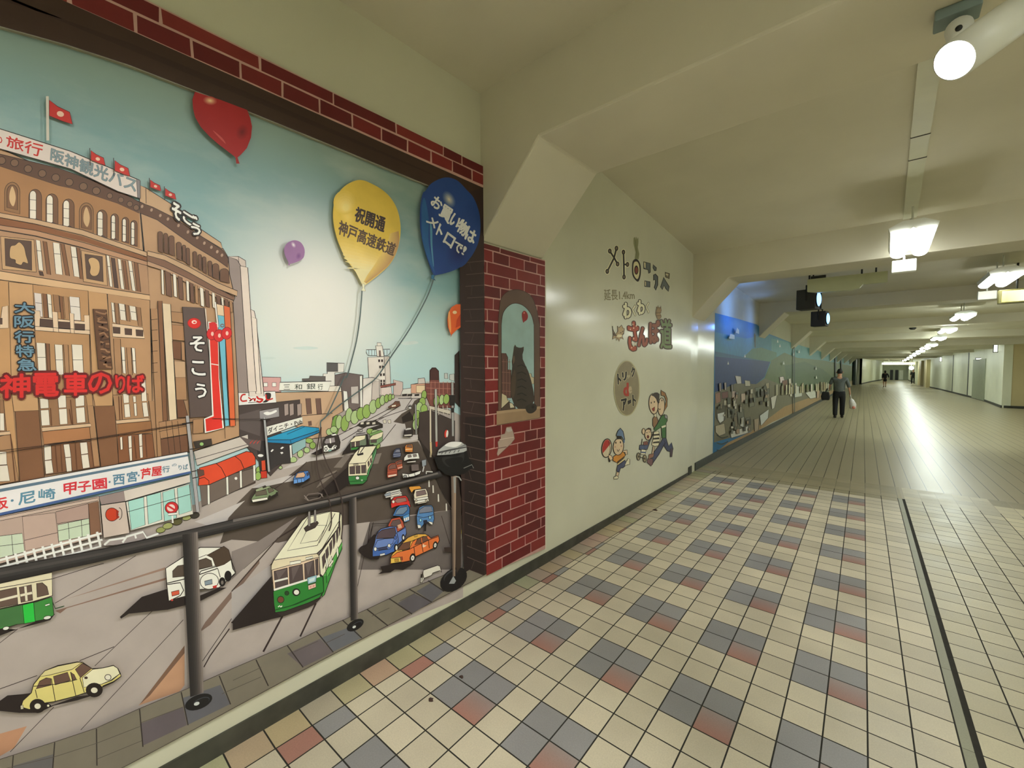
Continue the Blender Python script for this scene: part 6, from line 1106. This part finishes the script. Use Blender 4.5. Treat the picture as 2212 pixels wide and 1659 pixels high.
for s, q, c in (('ト', 'l: 405,265 455,270 440,398 412,385', BK), ('リ', 'l: 462,250 512,240 508,345 470,335', BK), ('ッ', 'l: 520,282 552,278 552,315 522,318', (176, 166, 132)), ('ク', 'l: 568,190 612,180 605,300 575,295', BK), ('d', 'l: 480,378 532,375 535,522 482,525', (166, 60, 46)), ('e', 'l: 540,420 572,410 572,490 542,495', (176, 160, 130)), ('ア', 'l: 450,572 512,555 500,708 470,700', BK), ('ー', 'l: 530,585 565,570 565,610 530,630', BK), ('ト', 'l: 585,515 625,520 620,635 590,645', BK)): A.text(s, q, c, .2, (206, 198, 160) if c == BK else None, .07)
A.build()
SK = (214, 190, 156)
r = sticker('wall_sticker', 'sticker of a running boy in a blue cap with a round red racket', 'sticker'); HALO = (214, 208, 166)
A = Art('drawing', r)
A.fill(BK, 'l: 305,1260 320,1315 300,1318 292,1265'); A.fill((206, 194, 164), E('l', 275, 1150, 58, 112, 6), BK, 2); A.fill((170, 54, 48), E('l', 275, 1150, 50, 102, 6, 20, 140, 325)); A.line(BK, 1, 'l: 300,1070 318,1150 300,1235')
A.fill((206, 140, 62), 'l: 355,1250 470,1178 500,1235 480,1260 400,1325 350,1300', BK, 1.5); A.fill((86, 66, 46), 'l: 400,1310 485,1245 490,1265 405,1338'); A.fill((224, 206, 150), 'l: 405,1338 488,1275 492,1290 408,1355'); A.fill((74, 80, 108), 'l: 405,1358 495,1290 515,1345 470,1385 440,1390 425,1440 392,1425', BK, 1.5)
A.fill(SK, 'l: 465,1178 520,1172 525,1225 500,1225 495,1200 470,1195', BK, 1.3); A.fill(SK, 'l: 300,1230 335,1240 350,1280 320,1300 298,1260', BK, 1.3); A.fill(SK, 'l: 395,1435 425,1440 412,1490 385,1478', BK, 1.2); A.fill((226, 220, 190), 'l: 360,1495 400,1478 418,1500 405,1518 362,1520', BK, 1.3); A.fill((226, 220, 190), 'l: 505,1320 530,1272 552,1285 550,1345 520,1350 490,1360', BK, 1.2)
A.fill(SK, E('l', 416, 1132, 62, 102, 6), BK, 1.6); A.fill((104, 126, 156), 'l: 388,1000 408,945 440,912 472,950 492,1050 478,1050 450,1010 390,1005', BK, 1.6); A.fill(BK, 'l: 395,1010 445,1012 460,1050 430,1042 400,1045'); A.fill((84, 106, 140), 'l: 470,1050 492,1050 490,1090 474,1085')
for x, y in ((385, 1085), (440, 1080)): A.fill(BK, E('l', x, y, 7, 14))
A.line(BK, 1.2, 'l: 400,1165 412,1190 428,1162', True); A.fill((196, 140, 116), E('l', 375, 1135, 8, 10)); A.fill((196, 140, 116), E('l', 450, 1125, 8, 10)); A.build()
r = sticker('wall_sticker', 'sticker of a couple running with a child in a pushchair', 'sticker'); A = Art('drawing', r)
JN = (70, 76, 104); GNS = (70, 112, 66)
A.fill(JN, 'l: 945,1030 985,1030 1015,1130 1050,1082 1070,1160 1050,1195 1000,1185 960,1120', BK, 1.5); A.fill((84, 72, 84), 'l: 1035,1160 1068,1150 1055,1255 1035,1258', BK, 1.2); A.fill(JN, 'l: 945,1035 975,1085 900,1225 820,1340 760,1320 780,1280 890,1130', BK, 1.5); A.fill((120, 88, 92), 'l: 770,1270 830,1280 825,1340 805,1365 756,1318', BK, 1.3)
A.fill((224, 216, 184), 'l: 838,960 895,945 918,1035 895,1120 850,1130 812,1110 830,1040', BK, 1.2)
for y in (985, 1030, 1075): A.fill(BK, 'l: 832,%d 900,%d 908,%d 826,%d' % (y, y-8, y+12, y+18))
A.fill(SK, 'l: 830,1130 850,1130 835,1215 815,1215', BK, 1.1); A.fill((150, 110, 92), 'l: 780,1225 840,1215 835,1255 775,1285', BK, 1.1)
A.fill((142, 108, 78), 'l: 825,800 848,768 875,780 892,830 850,915 825,880', BK, 1.4); A.fill((222, 214, 180), 'l: 838,745 870,720 868,780 845,775', BK, 1)
A.fill(GNS, 'l: 930,765 965,748 998,775 1000,820 985,850 985,1025 935,1030 928,900 850,950 838,920 880,860', BK, 1.6); A.fill((222, 218, 190), 'l: 930,890 982,872 982,895 935,912'); A.fill((138, 138, 136), E('l', 985, 775, 17, 24, -20), BK, 1.1)
A.fill(SK, E('l', 835, 622, 55, 122, -4), BK, 1.5); A.fill((62, 50, 44), 'l: 808,520 850,490 880,488 905,505 900,560 882,605 868,560 840,530', BK, 1); A.fill(SK, E('l', 928, 655, 40, 106, 3), BK, 1.5); A.fill((150, 108, 64), 'l: 925,455 940,470 975,490 1000,560 998,650 965,710 970,640 985,590 965,530 925,520', BK, 1.3)
for x, y in ((808, 608), (845, 598), (900, 600), (935, 580)): A.fill(BK, E('l', x, y, 6, 12))
A.fill((150, 56, 46), 'l: 815,680 850,655 845,705 830,710', BK, 1); A.line(BK, 1.3, 'l: 895,675 905,690 920,680', True)
A.fill((78, 90, 120), 'l: 668,1115 765,1105 780,1060 800,1050 760,1165 665,1168', BK, 1.4); A.fill((130, 84, 74), 'l: 715,1075 760,1065 770,1110 715,1115', BK, 1); A.fill((222, 216, 186), 'l: 690,1165 745,1170 735,1230 680,1225', BK, 1.2); A.fill((84, 96, 126), 'l: 685,1190 745,1195 742,1212 682,1206'); A.fill(SK, E('l', 770, 985, 40, 68), BK, 1.5); A.fill((90, 70, 56), 'l: 745,930 775,908 802,915 810,940 780,925', BK, 1); A.fill(SK, E('l', 716, 950, 18, 36), BK, 1.3); A.fill((120, 46, 42), E('l', 768, 1015, 12, 18), BK, 1); A.line(BK, 1.2, 'l: 815,965 850,945'); A.line(BK, 1.8, 'l: 800,1050 840,950')
for x, y in ((755, 970), (788, 962)): A.line(BK, 1.1, E('l', x, y, 7, 6, 0, 8, 180, 360))
for x, y in ((655, 1250), (730, 1275)): A.fill((150, 140, 116), E('l', x, y, 20, 44), BK, 1.5); A.fill(BK, E('l', x, y, 6, 14))
A.line(BK, 1.4, 'l: 655,1250 730,1275'); A.line(BK, 1.5, 'l: 700,1040 690,1110'); A.build()
# ================================================================ harbour mural farther along
LAYER[0] = .0015; STEP = 2.2e-4
har = sticker('mural', 'long blue harbour mural on the wall past the second beam', 'mural')
hm = paint((70, 118, 140)); nt = hm.node_tree
A = Art('printed_sky', har)
A.fill((38, 112, 160), 'm: 160,490 330,534 490,582 545,640 700,700 760,725 900,765 1100,826 1258,872 1262,1050 1000,1165 600,1345 142,1612')
A.fill((60, 128, 150), 'm: 160,640 400,690 560,660 700,700 760,725 900,765 1100,826 1258,872 1262,1050 600,1345 160,1100'); A.fill((88, 142, 142), 'm: 600,690 760,725 900,765 1100,826 1258,872 1260,980 600,900'); A.build()
A = Art('printed_sea', har); A.fill((40, 62, 112), 'm: 160,828 400,850 592,868 545,990 480,1045 320,1040 158,1110'); A.fill((52, 96, 124), 'm: 160,790 380,835 592,870 160,830'); A.build()
A = Art('printed_hills', har); A.fill((84, 122, 96), 'm: 380,835 450,770 520,760 640,800 640,860 592,872'); A.fill((96, 112, 74), 'm: 545,1000 600,860 700,800 800,840 1000,860 1260,910 1262,1050 1000,1110 700,1080 560,1090'); A.fill((80, 100, 70), 'm: 700,900 860,870 1000,930 1100,1010 900,1060 720,1030'); A.line((70, 70, 60), 2, 'm: 468,650 472,760'); A.fill((60, 70, 60), 'm: 462,660 478,660 475,720 465,720'); A.build()
A = Art('printed_town', har); A.fill((116, 112, 90), 'm: 158,1110 240,1075 320,1040 480,1045 545,1000 700,1060 1000,1100 1000,1140 700,1290 420,1420 250,1470 150,1500'); A.fill((164, 134, 92), 'm: 150,1590 260,1500 430,1420 700,1220 900,1150 1240,1035 1240,1060 1000,1165 600,1345 142,1612')
rr = random.Random(5)
for p, c in (('160,1120 200,1105 205,1180 165,1200', (150, 112, 96)), ('210,1110 260,1100 262,1150 212,1160', (120, 80, 76)), ('290,1100 325,1100 325,1185 292,1190', (196, 176, 162)), ('315,980 360,985 365,1040 330,1045', (206, 200, 190)), ('390,1015 430,1020 435,1060 392,1062', (196, 190, 170)), ('470,1075 520,1065 530,1140 475,1150', (120, 126, 110)), ('360,1120 395,1115 395,1180 362,1190', (200, 178, 158)), ('225,1170 270,1170 270,1220 228,1222', (190, 184, 160)), ('165,1225 240,1210 235,1320 200,1360 165,1300', (96, 94, 78)), ('175,1275 230,1262 225,1330 195,1350 178,1320', (222, 226, 222)), ('160,1370 230,1350 240,1430 190,1450 160,1420', (186, 176, 150)), ('255,1240 280,1235 285,1300 258,1305', (150, 150, 130)), ('330,1260 380,1240 385,1330 340,1360', (110, 112, 98)), ('360,1310 382,1300 380,1380 352,1370', (214, 214, 206)), ('395,1310 430,1300 432,1360 398,1375', (110, 110, 96)), ('270,1420 390,1380 415,1370 415,1425 285,1465', (216, 214, 204)), ('460,1320 500,1310 495,1400 465,1415', (170, 150, 124)), ('505,1290 575,1240 570,1310 515,1370', (206, 210, 204)), ('550,1040 580,1035 575,1200 555,1220', (170, 158, 128)), ('590,1150 640,1130 620,1230 600,1240', (206, 202, 188)), ('660,990 690,985 700,1020 665,1040', (214, 200, 196)), ('680,1020 720,1010 725,1090 685,1100', (120, 84, 64)), ('730,1005 750,1000 760,1140 740,1140', (212, 206, 186)), ('770,1060 840,1065 835,1140 775,1150', (200, 202, 186)), ('860,1110 940,1090 945,1150 900,1160', (206, 206, 192)), ('950,1090 975,1095 970,1150 950,1155', (190, 160, 130)), ('990,1090 1020,1085 1015,1130 992,1140', (190, 184, 150)), ('420,1170 460,1165 462,1215 424,1225', (130, 130, 108)), ('300,1300 325,1295 330,1380 305,1395', (126, 116, 92)), ('185,1040 200,1035 202,1100 188,1102', (160, 150, 150)), ('225,1035 240,1032 242,1090 228,1090', (170, 160, 158)), ('280,1050 292,1046 294,1100 282,1104', (150, 146, 146))): A.fill(c, 'm: '+p, (58, 50, 44), 1.2)
for k in range(46):
    x = rr.uniform(165, 560); y = rr.uniform(1060, 1180) if x > 420 else rr.uniform(1090, 1400); w = rr.uniform(10, 24); h = rr.uniform(12, 44)
    A.fill(rr.choice(((206, 200, 180), (140, 130, 104), (96, 100, 84), (176, 150, 124), (120, 126, 112), (70, 66, 58))), 'm: %f,%f %f,%f %f,%f %f,%f' % (x, y, x+w, y-w*.25, x+w, y+h, x, y+h), (62, 54, 46), .9)
for k in range(50):
    x = rr.uniform(580, 1240); y0 = 1105-(x-580)*.1; w = rr.uniform(5, 14); h = rr.uniform(20, 60)*(1-(x-580)/1000)
    A.fill(rr.choice(((196, 190, 160), (150, 140, 100), (206, 202, 184), (110, 108, 74), (170, 152, 116))), 'm: %f,%f %f,%f %f,%f %f,%f' % (x, y0-h, x+w, y0-h-3, x+w, y0+30, x, y0+34))
for k, l in enumerate(('150,1440 190,1462 240,1450', '150,1500 190,1510 240,1490', '150,1555 190,1562 240,1530', '240,1230 275,1260 260,1300')): A.line((46, 52, 44), 2.2, 'm: '+l, True)
A.build()
A = Art('printed_boats', har)
for p in ('245,690 258,655 290,665 290,695', '300,645 310,605 326,625 326,655'): A.fill((190, 196, 176), 'm: '+p)
for x, y in ((240, 880), (632, 710), (650, 745), (760, 810), (803, 790), (940, 990), (937, 920), (680, 880), (372, 825)): A.fill((206, 210, 200), 'm: %d,%d %d,%d %d,%d' % (x-6, y+12, x, y-14, x+6, y+12))
A.build()
for x in (765, 1093, 1140, 1250):
    A = Art('panel_joint', har); A.line((40, 54, 50), 2.4 if x > 1000 else 1.8, 'm: %d,%f %d,%f' % (x, 726+(x-765)*.3, x, 1270-(x-765)*.44)); A.build()
# ---------------------------------------------------------------- people
def skin_mesh(name, V, Ed, Rr, m, parent, sub=1, root=0):
    me = bpy.data.meshes.new(name); me.from_pydata([Vector(v) for v in V], Ed, [])
    o = bpy.data.objects.new(name, me); COL.objects.link(o)
    md = o.modifiers.new('skin', 'SKIN'); md.use_smooth_shade = True
    for i, d in enumerate(me.skin_vertices[0].data):
        r = Rr[i]; d.radius = r if isinstance(r, tuple) else (r, r); d.use_root = (i == root)
    sb = o.modifiers.new('sub', 'SUBSURF'); sb.levels = sub; sb.render_levels = sub
    dg = bpy.context.evaluated_depsgraph_get(); nm = bpy.data.meshes.new_from_object(o.evaluated_get(dg))
    bpy.data.objects.remove(o); bpy.data.meshes.remove(me)
    nm.name = name; nm.materials.clear(); nm.materials.append(m)
    for p in nm.polygons: p.use_smooth = True
    return link(name, nm, parent)
M_SKIN = mat('skin', (196, 150, 122), .55, .05)
M_HAIR = mat('black_hair', (24, 22, 22), .6, .1, 60)
def person(loc, rz, h, shirt, lower, lab, rhand, lhand, lknee=0.0, skirt=False, step=.10, hair_long=False):
    r = empty('person', loc, rz); tag(r, lab, 'person', None); k = h/1.60
    sc = lambda L: [tuple(c*k for c in v) for v in L]
    rr_ = lambda L: [tuple(c*k for c in v) if isinstance(v, tuple) else v*k for v in L]
    # body: pelvis, spine, neck, head, arms with hands, legs
    V = [(0, 0, .84), (0, .0, .98), (0, .01, 1.12), (0, .0, 1.26), (0, .005, 1.345), (0, .02, 1.42), (0, .025, 1.50), (0, .02, 1.57)]
    R_ = [(.13, .10), (.125, .095), (.14, .10), (.13, .085), .05, (.066, .08), (.072, .088), (.05, .06)]
    Ed = [(i, i+1) for i in range(7)]
    def chain(start, pts, rads):
        prev = start
        for p, q in zip(pts, rads): V.append(p); R_.append(q); Ed.append((prev, len(V)-1)); prev = len(V)-1
        return prev
    ends = {}
    for s, hand in ((1, rhand), (-1, lhand)):
        sh = (s*.175, 0, 1.27); el = tuple((a+b)/2 for a, b in zip(sh, hand)); el = (el[0]+s*.015, el[1]-.05, el[2])
        w_ = chain(3, [sh, el, hand], [.048, .037, .025])
        d = (Vector(hand)-Vector(el)).normalized()
        palm = Vector(hand)+d*.055; pi = chain(w_, [tuple(palm)], [(.036, .02)])
        side = Vector((0, 1, 0)); inn = Vector((-s, 0, 0))
        for f, (off, ln) in enumerate(((.030, .062), (.011, .075), (-.009, .070), (-.028, .055))):
            b = palm+side*off+d*.035
            chain(pi, [tuple(b), tuple(b+d*ln*.55+inn*.008), tuple(b+d*ln*.85+inn*.032)], [.0095, .0085, .007])
        t = palm+side*.036-d*.01
        chain(pi, [tuple(t), tuple(t+d*.03+side*.012+inn*.015), tuple(t+d*.055+inn*.03)], [.0105, .009, .0075])
        ends[s] = (sh, el, hand, palm)
    for s in (1, -1):
        y = s*step
        chain(0, [(s*.085, .0, .80), (s*.09, y*.35+.03, .45), (s*.088, y, .08), (s*.092, y+.11, .035)], [.085, .055, .038, .032])
    skin_mesh('body', sc(V), Ed, rr_(R_), M_SKIN, r)
    M = MB()
    for s in (-1, 1):
        M.tube([(s*.074*k, .02*k, 1.465*k), (s*.083*k, .018*k, 1.475*k), (s*.08*k, .01*k, 1.505*k)], [.012*k, .018*k, .012*k], M_SKIN, 8)
    ears = M.build('ears', r); 
    M = MB(); M.tube([(0, .108*k, 1.475*k), (0, .125*k, 1.462*k), (0, .112*k, 1.45*k)], [.008*k, .014*k, .012*k], M_SKIN, 8); M.build('nose', r)
    for s in (-1, 1):
        M = MB(); M.tube([(s*.03*k, .098*k, 1.495*k), (s*.03*k, .108*k, 1.495*k)], .009*k, M_HAIR, 8); M.build('eye', r)
    M = MB(); M.tube([(-.022*k, .104*k, 1.425*k), (.022*k, .104*k, 1.425*k)], .005*k, mat('lips', (150, 92, 84), .5), 6); M.build('mouth', r)
    hv = [(0, -.022, 1.43), (0, -.005, 1.465), (0, -.005, 1.51), (0, .015, 1.565), (0, .05, 1.575)]
    if hair_long: hv = [(0, -.03, 1.30)]+hv
    skin_mesh('hair', sc(hv), [(i, i+1) for i in range(len(hv)-1)], rr_(([(.07, .05)] if hair_long else [])+[(.062, .05), (.076, .078), (.083, .088), (.072, .075), (.04, .045)]), M_HAIR, r)
    m = mat('shirt_%d_%d' % (shirt[0], shirt[2]), shirt, .8, .1, 30)
    V2 = [(0, 0, .78), (0, 0, .98), (0, .01, 1.12), (0, 0, 1.25), (0, .0, 1.355)]; R2 = [(.178, .145), (.158, .126), (.162, .127), (.152, .115), (.085, .075)]; E2 = [(i, i+1) for i in range(4)]
    for s in (1, -1):
        sh, el, hand, palm = ends[s]; n = len(V2)
        cuff = tuple(a+(b-a)*.35 for a, b in zip(el, hand)) if not skirt else tuple(a+(b-a)*.85 for a, b in zip(el, hand))
        V2 += [(sh[0], sh[1], sh[2]), el, cuff]; R2 += [.068, .058, .052]; E2 += [(3, n), (n, n+1), (n+1, n+2)]
    skin_mesh('shirt', sc(V2), E2, rr_(R2), m, r)
    m = mat('lower_%d_%d' % (lower[0], lower[2]), lower, .8, .1, 30)
    if skirt:
        skin_mesh('skirt', sc([(0, 0, .9), (0, 0, .75), (0, 0, .5)]), [(0, 1), (1, 2)], rr_([(.13, .11), (.16, .14), (.19, .17)]), m, r)
    else:
        V3 = [(0, 0, .98), (0, 0, .82)]; R3 = [(.15, .12), (.165, .135)]; E3 = [(0, 1)]
        for s in (1, -1):
            y = s*step; n = len(V3); V3 += [(s*.088, .0, .74), (s*.092, y*.35+.03, .45), (s*.09, y, .055)]; R3 += [.1, .075, .066]; E3 += [(1, n), (n, n+1), (n+1, n+2)]
        skin_mesh('trousers', sc(V3), E3, rr_(R3), m, r)
    for s in (1, -1):
        y = s*step
        skin_mesh('shoe', sc([(s*.09, y-.045, .05), (s*.092, y+.05, .045), (s*.096, y+.15, .036)]), [(0, 1), (1, 2)], rr_([(.052, .05), (.05, .045), (.043, .034)]), mat('black_shoe', (22, 20, 20), .4), r)
    return r, {s: tuple(c*k for c in ends[s][3]) for s in ends}, k
def floor_at(px, py):
    d = ray(px, py); t = (-CH+SL*YS)/(d.z+SL*d.y); return EYE+d*t
p = floor_at(1811, 903); RZ = math.radians(4)
man, hands, k = person(p, RZ, 1.59, (92, 98, 96), (24, 25, 28), 'person walking away in a grey shirt and black trousers, bags in both hands', (.27, .03, .86), (-.25, .04, 1.0))
def at(person_, v): return Matrix.Translation(person_.location) @ Matrix.Rotation(person_.rotation_euler.z, 4, 'Z') @ Vector(v)
h = hands[-1]; b = empty('shoulder_bag', at(man, (h[0]-.10, h[1]-.02, h[2]-.375)), RZ); tag(b, 'black shoulder bag carried at the left side of the walking person', 'bag')
bm_ = mat('black_nylon', (26, 26, 28), .7, .1, 30)
M = MB(); M.prism([(-.10, 0), (.11, 0), (.12, .10), (.10, .26), (-.08, .27), (-.12, .12)], -.17, .19, bm_); bevel(M.build('pouch', b), .03, 3)
M = MB(); M.tube([(0, -.15, .24), (.03, -.06, .36), (.05, .0, .375), (.05, .06, .36), (0, .16, .24)], .012, bm_, 8); M.build('strap', b)
h = hands[1]; b = empty('plastic_bag', at(man, (h[0]+.045, h[1]+.0, h[2]-.50)), RZ); tag(b, 'white plastic shopping bag hanging from the right hand of the walking person', 'bag')
wm = mat('white_plastic_film', (214, 210, 204), .35, .06, 14)
M = MB(); M.tube([(.03, 0, .0), (.035, 0, .03), (.03, 0, .14), (.0, 0, .26), (-.02, 0, .34)], [.05, .085, .095, .075, .03], wm, 14); M.build('sack', b)
M = MB(); M.tube([(-.02, -.02, .33), (-.03, -.03, .42), (-.035, 0, .47), (-.03, .03, .42), (-.02, .02, .33)], .011, wm, 8); M.build('handle', b)
M = MB(); M.tube([(.05, -.075, .03), (.055, -.085, .06), (.05, -.08, .10)], [.03, .05, .03], mat('pink_contents', (206, 128, 110), .5), 10); M.build('contents', b)
p = floor_at(1911, 836); person(p, math.radians(10), 1.50, (30, 30, 34), (28, 28, 32), 'person far down the passage in dark clothes, walking on the left', (.30, .14, .90), (-.2, .02, .82), skirt=True, step=.14, hair_long=True)
p = floor_at(1972, 829); person(p, math.radians(170), 1.62, (40, 42, 40), (34, 34, 36), 'person far down the passage in dark clothes, standing near the right wall', (.22, .05, .82), (-.22, .05, .82), step=.05)

# ---------------------------------------------------------------- scraps on the floor
rr = random.Random(2)
for px, py, sz, lb in ((931, 1511, .016, 'small dark dried scrap at a tile corner near the viewer'), (997, 1462, .014, 'small dark speck of litter in the middle of a beige tile'), (1415, 1102, .03, 'thin dark twig like scrap near the wall skirting')):
    p = zq = EYE+ray(px, py)*(-CH/ray(px, py).z)
    M = MB(); n = 9
    ring = [(sz*rr.uniform(.6, 1.2)*math.cos(2*math.pi*k/n), sz*rr.uniform(.5, 1)*math.sin(2*math.pi*k/n), 0) for k in range(n)]
    top = [(x*.55, y*.55, sz*rr.uniform(.2, .5)) for x, y, z in ring]
    M.add(ring+top, [(k, (k+1) % n, n+(k+1) % n, n+k) for k in range(n)]+[tuple(range(n, 2*n)), tuple(range(n))[::-1]], mat('dried_scrap', (70, 52, 46), .9, .3, 60), True)
    o = M.build('floor_scrap'); o.location = p; tag(o, lb, 'scrap', 'scraps on the tiled floor')
